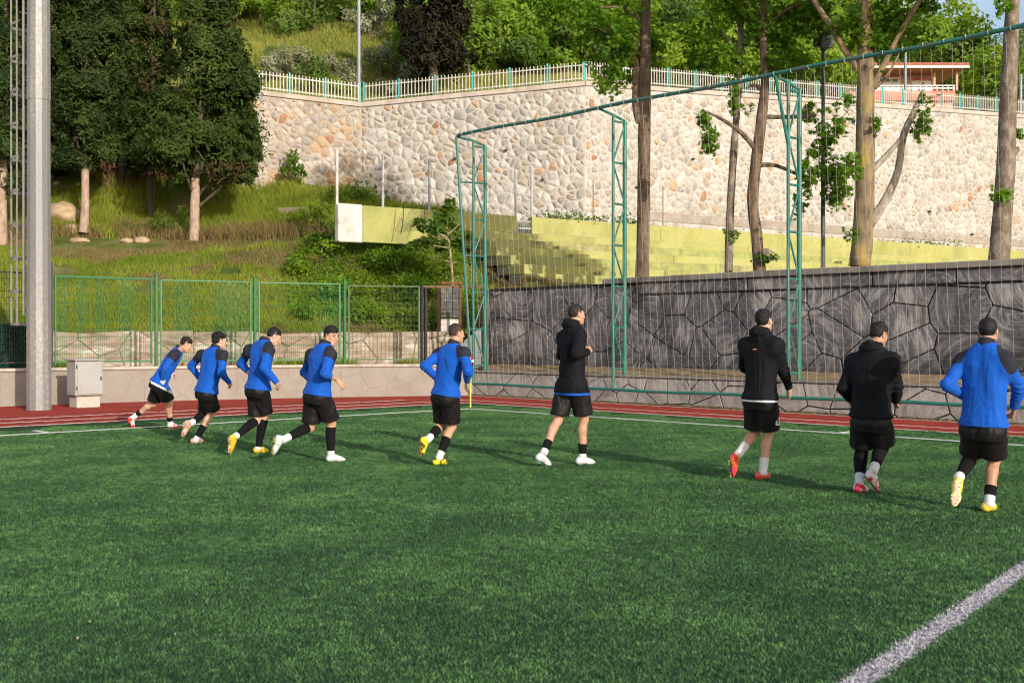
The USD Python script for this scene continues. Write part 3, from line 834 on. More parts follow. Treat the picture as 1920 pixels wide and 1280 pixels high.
part(st, "bare_end", obox(O3, W, N, [-6.78, -.28, 4.62], [-5.92, 0.004, 5.84], .03), M_BARE)
for a, b in ((-5.915, -3.2), (-3.196, -.02), (.62, 6.5), (6.505, 13.0), (13.005, 21.0), (21.005, 36.0)):
    part(st, "parapet", obox(O3, W, N, [a, -.28, 4.64 if b < 0 else 5.02], [b, 0, 5.82 - .0 * a], .015), M_YELLOW)
rows = [(5.15, .80), (4.82, 1.60), (4.50, 2.40), (4.17, 3.20), (3.84, 4.00), (3.51, 4.80)]
left_px = [880, 905, 932, 958, 983, 1009]
rg = np.random.default_rng(12)
for k, (z, off) in enumerate(rows):
    s = along(left_px[k], off)
    first = True
    while s < 36:
        L = rg.uniform(5.0, 9.5)
        part(st, "bench_block", obox(O3, W, N, [s, off - .90 if k else -.1, z - (.305 if k < 5 else .5)], [min(s + L, 36) - .006, off + rg.uniform(-.008, .008), z + rg.uniform(-.006, .006)], .018), (M_YELLOW, M_YELLOW_B, M_YELLOW_C)[rg.choice(3, p=[.55, .25, .20])])
        s += L
    part(st, "row_tread", obox(O3, W, N, [along(left_px[k], off) + .04, off - .86, z - .60], [36, off - .10, z + .012]), M_TREAD)
for px, k in ((1046, 1), (1073, 2), (1097, 3), (1123, 4), (1575, 1), (1665, 2), (1765, 3), (1402, 4)):
    z, off = rows[k]
    s = along(px, off + .3)
    part(st, "aisle_step", obox(O3, W, N, [s, off - .01, z - .34], [s + .62, off + .40, z - .155], .012), M_YELLOW)

M_STEELPOLE = plain("grey_white_steel", (.34, .34, .36), .5, .12, 5.0, dirt=(.22, .15, .10), dirt_scale=2.0)
M_RUSTBAR = plain("rusty_rebar", (.16, .095, .06), .8, .3, 8.0)


def pole_on_stand(px, top_y, off, z0, r, m, label, name="steel_post"):
    s = along(px, off)
    p = S0 + W * s + N * off
    z1 = at(px, top_y, p[1])[2]
    o = thing(name, label, "post", loc=(p[0], p[1], z0))
    part(o, "pipe", tube([[0, 0, 0], [0, 0, z1 - z0]], r, 10), m, smooth=40)
    part(o, "cap", tube([[0, 0, z1 - z0], [0, 0, z1 - z0 + .02]], r * 1.15, 10), m)


pole_on_stand(632, 282, -.14, 5.80, .045, M_BARE, "slim white post rising from the bare plaster end of the stand")
pole_on_stand(718, 292, -.5, 5.2, .045, M_STEELPOLE, "grey steel post standing behind the yellow parapet above the bramble bank")
pole_on_stand(805, 300, -.5, 5.2, .045, M_STEELPOLE, "grey steel post behind the parapet just left of the first net tower")
pole_on_stand(889, 310, -.5, 5.2, .035, M_STEELPOLE, "grey steel post behind the parapet, seen through the corner net tower")
pole_on_stand(1112, 340, -.6, 5.2, .018, M_RUSTBAR, "thin rusty bar in front of the stone wall left of the second net tower", "steel_bar")
pole_on_stand(1243, 352, -.6, 5.2, .018, M_RUSTBAR, "thin rusty bar in front of the stone wall right of the straight plane trunk", "steel_bar")
bm_ = thing("bent_mesh_panel", "bent dark wire mesh panel hanging over the parapet left of the sapling", "mesh panel")
for px, y0, y1 in ((757, 378, 438), (796, 394, 422)):
    a_, b_ = at(px, y0, 36.9), at(px - 5, y1, 36.75)
    part(bm_, "bar", tube([a_, (a_ + b_) / 2 + [.03, 0, 0], b_], .014, 6), M_JOINT)
w_ = []
for k in range(15):
    t = k / 14
    w_.append(tube([at(757 + 44 * t, 384 + 14 * t, 36.9), at(740 + 44 * t, 436 - 4 * t, 36.75)], .0035, 4, cap=False))
    w_.append(tube([at(750 + 44 * t, 436 - 4 * t, 36.76), at(772 + 30 * t, 390 + 10 * t, 36.88)], .0035, 4, cap=False))
part(bm_, "wire_mesh", cat(w_), M_JOINT, kind="stuff")
gt = thing("stand_gate", "white steel gate in the gap of the yellow parapet", "gate", loc=(0, 0, 0))
for px, ty in ((967, 318), (997, 322)):
    s = along(px, -.1)
    p = S0 + W * s + N * -.1
    part(gt, "gate_post", tube([[p[0], p[1], 4.9], [p[0], p[1], at(px, ty, p[1])[2]]], .045, 8), M_STEELPOLE, smooth=40)
for z in (5.38, 5.62, 6.55):
    part(gt, "crossbar", obox(O3, W, N, [along(968, -.1) + .05, -.13, z], [along(997, -.1) - .04, -.08, z + .06], .008), M_STEELPOLE)
for k in range(6):
    s = along(968, -.1) + .09 + k * .09
    part(gt, "bar", tube([np.append(S0 + W * s + N * -.105, 5.0), np.append(S0 + W * s + N * -.105, 5.66)], .010, 6), M_STEELPOLE)


# ------------------------------------------------------------------ ball net on green lattice towers
M_GREEN = plain("teal_green_paint", (.007, .135, .108), .42, .14, 5.0, dirt=(.12, .07, .035), dirt_scale=4.0, dirt_amount=.55)
M_GREEN_WORN = plain("worn_green_pipe", (.018, .115, .095), .5, .3, 6.0, dirt=(.10, .075, .05), dirt_scale=1.6, dirt_amount=.8)
M_NET = plain("net_cord", (.42, .385, .34), .8)
net = thing("ball_net", "tall ball-stop net hung between green pipes in front of the lattice towers", "net")
TOP_V, TOP_Z, BOT_V, BOT_Z = 3.55, 6.95, 4.0, .33
NU0, NU1 = -4.45, 12.4
part(net, "top_pipe", tube(court(np.linspace(NU0, NU1, 18), np.full(18, TOP_V), TOP_Z + .02 * np.sin(np.arange(18) * 1.3)), .042, 10), M_GREEN_WORN, smooth=True)
part(net, "bottom_pipe", tube(court(np.linspace(NU0 + .1, NU1, 18), np.full(18, BOT_V), BOT_Z + .012 * np.sin(np.arange(18) * 1.7)), .036, 10), M_GREEN, smooth=True)
cords = []
sag = lambda u, t: .05 * np.sin(u * .9 + t * 3) * np.sin(np.pi * t)
for u in np.arange(NU0 + .12, NU1, .20):
    t = np.linspace(0, 1, 7)
    cords.append(tube(court(u + .02 * np.sin(t * 7 + u * 3), TOP_V + (BOT_V - TOP_V) * t + sag(u, t), TOP_Z + (BOT_Z - TOP_Z) * t), .0024, 4, cap=False))
part(net, "upright_cords", cat(cords), M_NET, kind="stuff")
cords = []
for t in np.arange(.03, 1.0, .030):
    u = np.linspace(NU0 + .1, NU1, 44)
    cords.append(tube(court(u, TOP_V + (BOT_V - TOP_V) * t + sag(u, t), TOP_Z + (BOT_Z - TOP_Z) * t - .03 * np.abs(np.sin(u * .64))), .0009, 4, cap=False))
part(net, "cross_cords", cat(cords), M_NET, kind="stuff")
rings = [tube(court(u + .05 * np.cos(np.linspace(0, 6.28, 9)) * 0 + np.linspace(-.02, .02, 9), TOP_V + .047 * np.cos(np.linspace(0, 6.28, 9)), TOP_Z + .047 * np.sin(np.linspace(0, 6.28, 9))), .007, 4) for u in np.arange(NU0 + .2, NU1, .40)]
part(net, "pipe_ties", cat(rings), M_NET, kind="stuff")


def tower(u, label, corner=False):
    t = thing("net_tower", label, "lattice tower", "green lattice towers of the ball net")
    f0, f1 = court(u, 4.0), court(u, 4.42)
    z_top, zf, zr = 6.80, BOT_Z, .66
    P_ = lambda base, z: np.array([base[0], base[1], z])
    part(t, "rear_chord", tube([P_(f1, zr), P_(f1, z_top - .06)], .052, 10), M_GREEN, smooth=40)
    part(t, "front_chord", tube([P_(f0, zf), P_(f0, z_top + .05)], .036, 10), M_GREEN, smooth=40)
    top = court(u - (.18 if corner else .02), TOP_V, TOP_Z - .03)
    part(t, "top_arm", tube([P_(f1, z_top - .05), P_(f0, z_top + .04), top], .034, 8), M_GREEN, smooth=40)
    if corner:
        part(t, "side_strut", tube([top, P_(court(u - .06, 3.97), .62)], .036, 8), M_GREEN, smooth=40)
    elif u > 3:
        part(t, "side_strut", tube([top, P_(f0, 5.55 if u > 3 else 6.25)], .036, 8), M_GREEN, smooth=40)
    zs = np.linspace(.82, z_top - .10, 7)
    for k, z in enumerate(zs):
        part(t, "rung", tube([P_(f0, z), P_(f1, z)], .026, 8), M_GREEN, smooth=40)
        if corner and k in (1, 3, 5):
            w = (z - .62) / (TOP_Z - .03 - .62)
            a = P_(court(u - .06, 3.97), .62) * (1 - w) + top * w
            part(t, "rung", tube([a, P_(f0, z)], .026, 8), M_GREEN, smooth=40)
        if k < 6:
            a, b = (f0, f1) if k % 2 else (f1, f0)
            part(t, "diagonal", tube([P_(a, z + .03), P_(b, zs[k + 1] - .03)], .021, 8), M_GREEN, smooth=40)
    part(t, "foot_plate", obox(court(u, 4.42), UDIR, VDIR, [-.11, -.11, zr], [.11, .11, zr + .02], .004), M_GREEN)


tower(-4.33, "green lattice net tower at the corner, with a slanting outer strut", True)
tower(.61, "green lattice net tower right behind the tall runner in black")
tower(5.39, "green lattice net tower behind the runner in the black jacket with the white hem")

# ------------------------------------------------------------------ floodlight mast with a caged ladder
M_GALV = mat("galvanised_steel", {
    "g": ("geometry", {}), "n": ("noise_texture", {"scale": 14.0, "detail": 5.0, "roughness": .7}), "v": ("voronoi_texture", {"scale": 55.0}), "st": ("noise_texture", {"scale": 2.0, "detail": 4.0}),
    "mp": ("mapping", {"scale": (1, 1, .15)}),
    "r": ("rgb_ramp", {"ramp": [(.30, (.145, .145, .148)), (.55, (.195, .193, .19)), (.72, (.31, .305, .29))]}),
    "a": ("math", {"math_type": "multiply", "value2": .6}), "s": ("math", {"math_type": "multiply_add", "value2": .45}),
    "p": ("principled_bsdf", {"roughness": .55, "metallic": .25}),
}, [("g.position", "n.vector"), ("g.position", "mp.vector"), ("mp.vector", "st.vector"), ("n.fac", "a.value1"), ("st.fac", "s.value1"), ("a.value", "s.value3"), ("s.value", "r.fac"), ("r.color", "p.base_color")])
mp_ = at(73, 768, 24.8)
ms = thing("floodlight_mast", "tall grey galvanised twelve-sided mast with a caged ladder on its left side", "mast", loc=(mp_[0], mp_[1], 0))
part(ms, "shaft", tube([[0, 0, -.1], [0, 0, 6.78]], [.262, .238], 12, phase=.15), M_GALV)
part(ms, "upper_shaft", tube([[0, 0, 6.70], [0, 0, 16.0]], [.249, .200], 12, phase=.15), M_GALV)
M_LADDER = plain("ladder_steel", (.22, .215, .21), .55, .15, 8.0, metal=.2, dirt=(.20, .13, .08), dirt_scale=5.0)
ra, rb = np.array([-.37, .10]), np.array([-.13, .42])
nrm = np.array([-(rb - ra)[1], (rb - ra)[0]])
nrm /= np.linalg.norm(nrm)
if nrm[0] > 0:
    nrm = -nrm
lad = part(ms, "ladder_rail", obox([*ra, 0], [1, 0], [0, 1], [-.02, -.03, 2.05], [.02, .03, 16], .004), M_LADDER)
part(ms, "ladder_rail", obox([*rb, 0], [1, 0], [0, 1], [-.02, -.03, 2.05], [.02, .03, 16], .004), M_LADDER)
for z in np.arange(2.2, 15.8, .28):
    part(ms, "rung", tube([[*ra, z], [*rb, z]], .013, 6), M_LADDER)
mid_ = (ra + rb) / 2
for z in np.arange(1.86, 15.8, .727):
    a = np.linspace(-.08 * np.pi, 1.08 * np.pi, 13)
    e = (rb - ra) / np.linalg.norm(rb - ra)
    pts = np.array([[*(mid_ + e * -.34 * math.cos(t) + nrm * (.62 * max(math.sin(t), -.05) ** 1.0 if math.sin(t) > 0 else 0.0)), z] for t in a])
    up_ = np.array([0, 0, .022])
    hoop = []
    for p, q in zip(pts[:-1], pts[1:]):
        d = q - p
        hoop.append(obox(p, d[:2] / np.linalg.norm(d[:2]), np.array([-d[1], d[0]]) / np.linalg.norm(d[:2]), [-.004, -.005, -.03], [np.linalg.norm(d) + .004, .005, .03]))
    part(ms, "cage_hoop", cat(hoop), M_LADDER)
    if z > 2.4 and int(z * 10) % 3 == 0:
        part(ms, "bracket", tube([[*(ra * .98), z + .2], [*(ra * .55), z + .2]], .018, 6), M_LADDER)
for t in (.30, .5, .72):
    t *= np.pi
    e = (rb - ra) / np.linalg.norm(rb - ra)
    p = mid_ + e * -.34 * math.cos(t) + nrm * .62 * math.sin(t)
    part(ms, "cage_strip", obox([*p, 0], [1, 0], [0, 1], [-.018, -.010, 1.83], [.018, .010, 15.8], .003), M_LADDER)

# ------------------------------------------------------------------ electrical cabinet
M_CAB = plain("galvanised_sheet", (.34, .34, .33), .5, .14, 60.0, metal=.3, dirt=(.20, .18, .15), dirt_scale=2.0, dirt_amount=.4)
M_PLINTH = plain("plinth_concrete", (.40, .36, .31), .9, .18, 12.0, .004, 60)
cb = at(159, 762, 25.75)
cu, cv_ = UDIR, VDIR
cd = thing("electrical_cabinet", "small grey metal electrical cabinet on a concrete plinth beside the mast", "cabinet", loc=(cb[0], cb[1], 0))
# front faces along +u, long side along v
part(cd, "plinth", obox([0, 0, 0], cv_, -cu, [-.27, -.20, 0], [.27, .20, .26], .012), M_PLINTH)
part(cd, "body", obox([0, 0, 0], cv_, -cu, [-.32, -.24, .27], [.32, .22, 1.04], .012), M_CAB)
part(cd, "lid", obox([0, 0, 0], cv_, -cu, [-.35, -.28, 1.045], [.35, .25, 1.085], .012), M_CAB)
dr = part(cd, "door", obox([0, 0, 0], cv_, -cu, [-.28, -.262, .30], [.30, -.243, 1.02], .006), M_CAB)
part(dr, "handle", obox([0, 0, 0], cv_, -cu, [.24, -.285, .60], [.265, -.264, .70], .004), M_JOINT)
for z in (.40, .88):
    part(dr, "hinge", tube([[*(cv_ * -.295 - cu * -.265), z], [*(cv_ * -.295 - cu * -.265), z + .08]], .012, 8), M_JOINT)
part(cd, "base_gap", obox([0, 0, 0], cv_, -cu, [-.30, -.22, .255], [.30, .20, .275]), M_JOINT)

# ------------------------------------------------------------------ fences on the low beige wall
M_FENCE = plain("fence_green", (.012, .125, .042), .45, .15, 5.0)
M_FENCE_DARK = plain("fence_black", (.014, .013, .013), .5, .2, 5.0)
M_FENCE_OLIVE = plain("fence_olive", (.06, .10, .045), .6, .3, 6.0)
_lx = LEFT[:, 0]
FL = LEFT + np.array([-.10, .14])


def on_left(px, back=0.0):
    t = (px - 960) / FPX
    for a, b in zip(FL[:-1], FL[1:]):
        d = b - a
        den = d[0] - t * d[1]
        s = (t * a[1] - a[0]) / den
        if 0 <= s <= 1:
            return a + d * s
    return FL[-1] if px > 600 else FL[0]


def fence_run(th, x0, x1, top, m, dv, dh, bottom=LEFT_Z + .12, r=.0040, frame=True, n=None):
    """One welded-wire panel between two columns of the picture, following the wall."""
    a, b = on_left(x0), on_left(x1)
    d = (b - a) / np.linalg.norm(b - a)
    L = np.linalg.norm(b - a)
    nrm_ = np.array([d[1], -d[0]])
    o = np.append(a, 0)
    if frame:
        for s in (0.0, L):
            part(th, "frame_upright", obox(o, d, nrm_, [s - .02, -.02, bottom - .06], [s + .02, .02, top], .005), m)
        part(th, "top_rail", obox(o, d, nrm_, [.022, -.017, top - .036], [L - .022, .017, top - .002], .004), m)
        part(th, "bottom_rail", obox(o, d, nrm_, [.022, -.017, bottom - .01], [L - .022, .017, bottom + .026], .004), m)
    w = []
    for s in np.arange(dv, L, dv):
        p = a + d * s
        w.append(tube([[*p, bottom], [*p, top - .02]], r, 4, cap=False))
    for z in np.arange(bottom + dh, top - .03, dh):
        w.append(tube([[*(a + nrm_ * .005), z], [*(b + nrm_ * .005), z]], r, 4, cap=False))
    part(th, "wire_mesh", cat(w), m, kind="stuff")


def fence_post(th, px, top, m, w=.035, z0=LEFT_Z - .04, name="post"):
    p = on_left(px)
    part(th, name, obox([*p, 0], np.array([.8, .6]), np.array([.6, -.8]), [-w, -w, z0], [w, w, top], .006), m)
    part(th, "post_cap", obox([*p, 0], np.array([.8, .6]), np.array([.6, -.8]), [-w - .004, -w - .004, top + .001], [w + .004, w + .004, top + .015]), m)


gf = thing("green_fence", "green welded-wire fence panels on the low beige wall below the grass bank", "fence")
fence_run(gf, 104, 284, 3.03, M_FENCE, .052, .20)
fence_post(gf, 293, 3.12, M_FENCE)
fence_run(gf, 302, 470, 3.01, M_FENCE, .052, .20)
fence_post(gf, 478, 3.10, M_FENCE)
fence_run(gf, 486, 637, 3.00, M_FENCE, .052, .20)
fence_post(gf, 646, 3.10, M_FENCE)
fence_run(gf, 654, 786, 2.96, M_FENCE_OLIVE, .11, .15)
bf = thing("black_fence", "black welded-wire fence behind the mast at the left edge", "fence")
fence_post(bf, 95, 3.30, M_FENCE_DARK, .045)
fence_run(bf, -140, 90, 3.08, M_FENCE_DARK, .055, .15)
bg = thing("black_gate_frame", "black steel gate frame with rusty top bar between the green fence and the corner tower", "gate frame")
fence_post(bg, 791, 2.98, M_FENCE_DARK, .035)
fence_post(bg, 798, 2.90, M_FENCE_DARK, .035, name="gate_upright")
a, b = on_left(791), np.array([-.80, 31.6])
part(bg, "top_bar", tube([[*a, 2.94], [*b, 2.96]], .030, 6), M_RUSTBAR)
part(bg, "gate_upright", tube([[*b, .7], [*b, 2.98]], .05, 8), M_FENCE_DARK)
w = []
dd = (b - a) / np.linalg.norm(b - a)
LL = np.linalg.norm(b - a)
for s in np.arange(.11, LL, .11):
    w.append(tube([[*(a + dd * s), .95], [*(a + dd * s), 2.9]], .003, 4, cap=False))
for z in np.arange(1.0, 2.9, .15):
    w.append(tube([[*a, z], [*b, z]], .003, 4, cap=False))
part(bg, "wire_mesh", cat(w), M_FENCE_DARK, kind="stuff")

# rusty framed board on the bank behind that gate
M_RUST = plain("rust_frame", (.15, .060, .030), .85, .35, 10.0, .004, 60)
M_BOARD = plain("grey_board", (.075, .075, .078), .8, .4, 8.0, dirt=(.30, .28, .25), dirt_scale=6.0)
rp = at(843, 600, 33.4)
rx, ry = np.array([.94, .34]), np.array([.34, -.94])
rc = thing("rusty_framed_board", "rusty steel frame holding a dark patched board, above a white slab on the bank", "metal frame", loc=(rp[0], rp[1], 0))
zb, zt = rp[2] - .55, at(843, 533, 33.4)[2]
for x in (-.33, .31):
    part(rc, "frame_side", obox([0, 0, 0], rx, ry, [x - .035, -.05, zb], [x + .035, .05, zt], .008), M_RUST)
part(rc, "frame_top", obox([0, 0, 0], rx, ry, [-.37, -.052, zt + .002], [.35, .06, zt + .07], .008), M_RUST)
rows_ = 4
for i in range(rows_):
    z0, z1 = zt - .06 - (zt - .06 - (zb + .62)) * (i + 1) / rows_, zt - .06 - (zt - .06 - (zb + .62)) * i / rows_
    for j in range(3):
        x0 = -.285 + .19 * j
        part(rc, "board_patch", obox([0, 0, 0], rx, ry, [x0, -.02, z0 + .012], [x0 + .178, .008 + .012 * ((i + j) % 3), z1], .006), M_BOARD)
part(rc, "white_slab", obox([0, 0, 0], rx, ry, [-.285, -.02, zb + .02], [.27, .02, zb + .58], .01), M_BARE)

# clipped artificial hedge board behind the black fence
hp = at(18, 672, 27.2)
M_HEDGE = leaf_mat("hedge_plastic", (.003, .030, .017), (.008, .075, .040), .1, .5, 3.0)
hb = thing("hedge_screen", "dark green artificial hedge screen behind the black fence at the left edge", "hedge screen", loc=(hp[0], hp[1], 0))
part(hb, "panel", obox([0, 0, 0], [.9, .43], [.43, -.9], [-.60, -.12, .84], [.36, .10, 1.86], .03), plain("hedge_back", (.004, .03, .018), .9))
rg = np.random.default_rng(5)
n = 2600
c = np.c_[rg.uniform(-.62, .38, n), rg.uniform(.06, .14, n), rg.uniform(.84, 1.90, n)]
c = c[:, :1] * np.array([.9, .43, 0]) + c[:, 1:2] * np.array([.43, -.9, 0]) + c[:, 2:] * np.array([0, 0, 1.0])
DIAMOND = (np.array([[0, -.5, 0], [.30, 0, .06], [0, .5, 0], [-.30, 0, .06]]), np.array([[0, 1, 2], [0, 2, 3]]))
part(hb, "leaves", scatter(DIAMOND, c, rot_between(n, 4), rg.uniform(.04, .07, n)), M_HEDGE, kind="stuff")

# ------------------------------------------------------------------ corner flag
cf_ = thing("corner_flag", "yellow corner flag pole with a small red and white flag", "corner flag", loc=(*court(0, 0)[:2], 0))
part(cf_, "pole", tube([[0, 0, 0], [0, 0, .5], [0, 0, 1.0], [-.01, 0, 1.24]], .016, 8), plain("flag_yellow", (.62, .52, .10), .5), smooth=True)
M_FLAG = plain("flag_red", (.30, .012, .02), .8)
gx, gz = np.meshgrid(np.linspace(0, 1, 9), np.linspace(0, 1, 9), indexing="ij")
fx = gx * .055 * (1 - .3 * gz)
fy = .035 * np.sin(gx * 9 + gz * 2.5) * gx
fz = 1.235 - gz * .30 - gx * .12 * (1 - .5 * gz)
i, j = np.meshgrid(np.arange(8), np.arange(8), indexing="ij")
q = np.stack([i * 9 + j, (i + 1) * 9 + j, (i + 1) * 9 + j + 1, i * 9 + j + 1], -1).reshape(-1, 4)
fl_v = np.stack([fx + .012, fy, fz], -1).reshape(-1, 3)
flag = part(cf_, "flag", (np.vstack([fl_v, fl_v + [0, .003, 0]]), np.vstack([q[:, [0, 1, 2]], q[:, [0, 2, 3]], q[:, [0, 2, 1]] + 81, q[:, [0, 3, 2]] + 81])), M_FLAG)
part(flag, "white_patch", box([.02, -.012, 1.03], [.075, -.008, 1.09]), M_WHITE if "M_WHITE" in globals() else M_PICKET)
part(cf_, "base_socket", tube([[0, 0, 0.005], [0, 0, .05]], .03, 10), M_JOINT)

# ------------------------------------------------------------------ lamp posts and poles
M_POLE = plain("galvanised_pole", (.20, .22, .25), .5, .12, 3.0, metal=.2)
M_LAMPDARK = plain("lamp_dark_grey", (.055, .055, .062), .5, .2, 4.0)


def pole(px, y0, y1, z, r0, r1, m, name, label, cat_="pole", z0=None):
    p0, p1 = at(px, y0, z), at(px, y1, z)
    h = p1[2] - p0[2]
    o = thing(name, label, cat_, loc=p0)
    part(o, "shaft", tube([[0, 0, -.4], [0, 0, h]], [r0, r1], 12), m, smooth=40)
    part(o, "base_plate", tube([[0, 0, .0], [0, 0, .03]], r0 * 2.0, 12), m)
    return o, h


pole(673, 196, -320, 47.5, .085, .055, M_POLE, "street_lamp_pole", "slim pale blue-grey pole rising behind the picket fence at the wall's first bend")
pole(1697, 204, 8, 60.5, .085, .060, M_POLE, "street_lamp_pole", "silver pole in front of the pink house")
pole(1913, 220, 140, 62.0, .10, .08, M_POLE, "short_pole", "short grey post behind the picket fence at the right edge")
o, h = pole(1543, 508, 92, 27.6, .058, .042, M_LAMPDARK, "floodlight_post", "dark grey floodlight post between the third tower and the forked plane tree", "floodlight post")
for dx, dy, a in ((-.10, 0, -.5), (.12, .05, .6), (.02, -.12, .1)):
    c, s_ = math.cos(a), math.sin(a)
    part(o, "lamp_head", obox([dx, dy, 0], [c, s_], [s_, -c], [-.13, -.06, h - .05 + abs(a) * .2], [.13, .07, h + .27 + abs(a) * .2], .02), M_LAMPDARK)
    part(o, "bracket", tube([[0, 0, h - .1], [dx, dy, h + .05]], .018, 6), M_LAMPDARK)

# ------------------------------------------------------------------ pink house on the hill road, small white hut, dark roof rack
HZ_ = 72.0
k_ = HZ_ / FPX
hx0 = at(1700, 0, HZ_)[0]
M_PINK = plain("pink_render", (.46, .27, .22), .85, .1, 1.0)
M_CORAL = plain("coral_render", (.45, .17, .125), .85, .1, 1.0)
M_ROOF = plain("red_roof_tile", (.30, .085, .055), .8, .3, 6.0)
M_SOFFIT = plain("brown_soffit", (.36, .15, .075), .7, .2, 2.0)
M_WFRAME = plain("white_frame", (.68, .68, .68), .5)
M_GLASS = mat("window_glass", {"p": ("principled_bsdf", {"base_color": (.16, .18, .20), "roughness": .08, "specular_ior_level": .8})})
hs_ = thing("pink_house", "pink two-storey house with red overhanging roof and white balcony railing on the hillside", "house", loc=(hx0, HZ_, 0))
Zp = lambda y: EYE + (HORIZON - y) * k_
Xp = lambda x: (x - 1700) * k_
Zq = lambda y, d: EYE + (HORIZON - y) * (HZ_ + d) / FPX          # height seen at a row, on a plane d metres behind the front wall
Xq = lambda x, d: (x - 960) * (HZ_ + d) / FPX - hx0
part(hs_, "wall", box([Xp(1585), .0, Zp(250)], [Xp(1752), 6.5, Zp(124)]), M_PINK)
part(hs_, "lower_wall", box([Xq(1590, -.9), -.9, Zp(250)], [Xq(1786, -.9), -.02, Zq(190, -.9)]), M_PINK)
part(hs_, "balcony_floor", box([Xq(1590, -1.2), -1.25, Zq(188.5, -1.2)], [Xq(1792, -1.2), -.02, Zq(184, -1.2)], .02), M_CORAL)
part(hs_, "balcony_front", box([Xq(1590, -1.2), -1.26, Zq(183.8, -1.2)], [Xq(1790, -1.2), -1.10, Zq(171, -1.2)], .01), M_CORAL)
rz = Zq(124, -2.0)
rfh = np.array([[Xq(1575, -2), -2.0, rz], [Xq(1816, -2), -2.0, rz], [Xq(1816, -2), 7.4, rz], [Xq(1575, -2), 7.4, rz], [Xp(1650), 2.7, rz + .75], [Xp(1730), 2.7, rz + .75]])
rm = trimesh.convex.convex_hull(rfh)
rf = part(hs_, "roof", (rm.vertices, rm.faces), M_ROOF)
for x in np.arange(Xq(1578, -2), Xq(1814, -2), .42):
    part(rf, "tile_row", tube([[x, -2.02, rz + .02], [x + .05, -1.7, rz + .09]], .05, 6), M_ROOF)
part(hs_, "eaves_board", box([Xq(1574, -2), -2.06, rz - .13], [Xq(1817, -2), -2.005, rz - .005], .01), M_WFRAME)
part(hs_, "roof_edge", box([Xq(1574, -2), -2.05, rz + .0], [Xq(1817, -2), -1.6, rz + .20], .02), M_ROOF)
part(hs_, "soffit", box([Xq(1600, -2), -1.99, rz - .10], [Xq(1815, -2), 7.2, rz - .006]), M_SOFFIT)
for x in (1752, 1794):
    part(hs_, "porch_post", box([Xq(x, -1.1) - .07, -1.09, Zq(170, -1.1)], [Xq(x, -1.1) + .07, -.95, rz - .105], .01), M_PINK)
for x0, x1, y0, y1 in ((1643, 1686, 146, 172), (1709, 1744, 152, 172), (1600, 1625, 150, 172)):
    fr_ = part(hs_, "window", box([Xp(x0), -.06, Zp(y1)], [Xp(x1), -.002, Zp(y0)], .01), M_WFRAME)
    for t in range(3):
        w_ = (Xp(x1) - Xp(x0) - .16) / 3
        part(fr_, "pane", box([Xp(x0) + .08 + t * w_ + .04, -.075, Zp(y1) + .30], [Xp(x0) + .08 + (t + 1) * w_ - .04, -.062, Zp(y0) - .10]), M_GLASS)
    part(hs_, "window_surround", box([Xp(x0) - .12, -.03, Zp(y0) + .005], [Xp(x1) + .12, -.004, Zp(y0) + .14]), M_CORAL)
for y in (161, 166):
    part(hs_, "balcony_rail", box([Xq(1640, -1.2), -1.22, Zq(y, -1.2) - .03], [Xq(1790, -1.2), -1.17, Zq(y, -1.2) + .03]), M_WFRAME)
for x in np.linspace(1642, 1788, 15):
    part(hs_, "baluster", box([Xq(x, -1.2) - .025, -1.215, Zq(170.8, -1.2)], [Xq(x, -1.2) + .025, -1.175, Zq(160, -1.2)]), M_WFRAME)
wh = at(1247, 176, 58.0)
w2 = thing("white_hut", "small white hut with a dark doorway behind the picket fence left of the leaning trees", "hut", loc=(wh[0], wh[1], wh[2] - .3))
part(w2, "wall", box([-.62, 0, 0], [.62, 1.6, .98]), plain("hut_white", (.62, .60, .57), .85, .1, 3.0))
part(w2, "roof", trimesh.convex.convex_hull(np.array([[-.72, -.1, .985], [.72, -.1, .985], [.72, 1.7, .985], [-.72, 1.7, .985], [-.4, .8, 1.3], [.4, .8, 1.3]])), M_ROOF)
part(w2, "door", box([.02, -.03, 0], [.36, -.002, .72]), M_JOINT)
sp_ = at(1578, 186, 64.0)
s2 = thing("roof_rack", "dark sloping solar panel rack left of the pink house", "solar panel", loc=(sp_[0], sp_[1], sp_[2]))
v_ = np.array([[-.7, 0, 0], [.5, 0, .95], [.75, .0, 1.0], [-.5, 0, -.02]])
part(s2, "panel", trimesh.convex.convex_hull(np.vstack([v_ + [0, 0, .1], v_ + [0, 1.6, .3], v_ + [0, 0, .05]])), plain("panel_dark", (.025, .028, .035), .3))
for x in (-.4, .45):
    part(s2, "leg", tube([[x, .3, -.8], [x, .3, .1 + .7 * (x + .4)]], .035, 6), M_LAMPDARK)


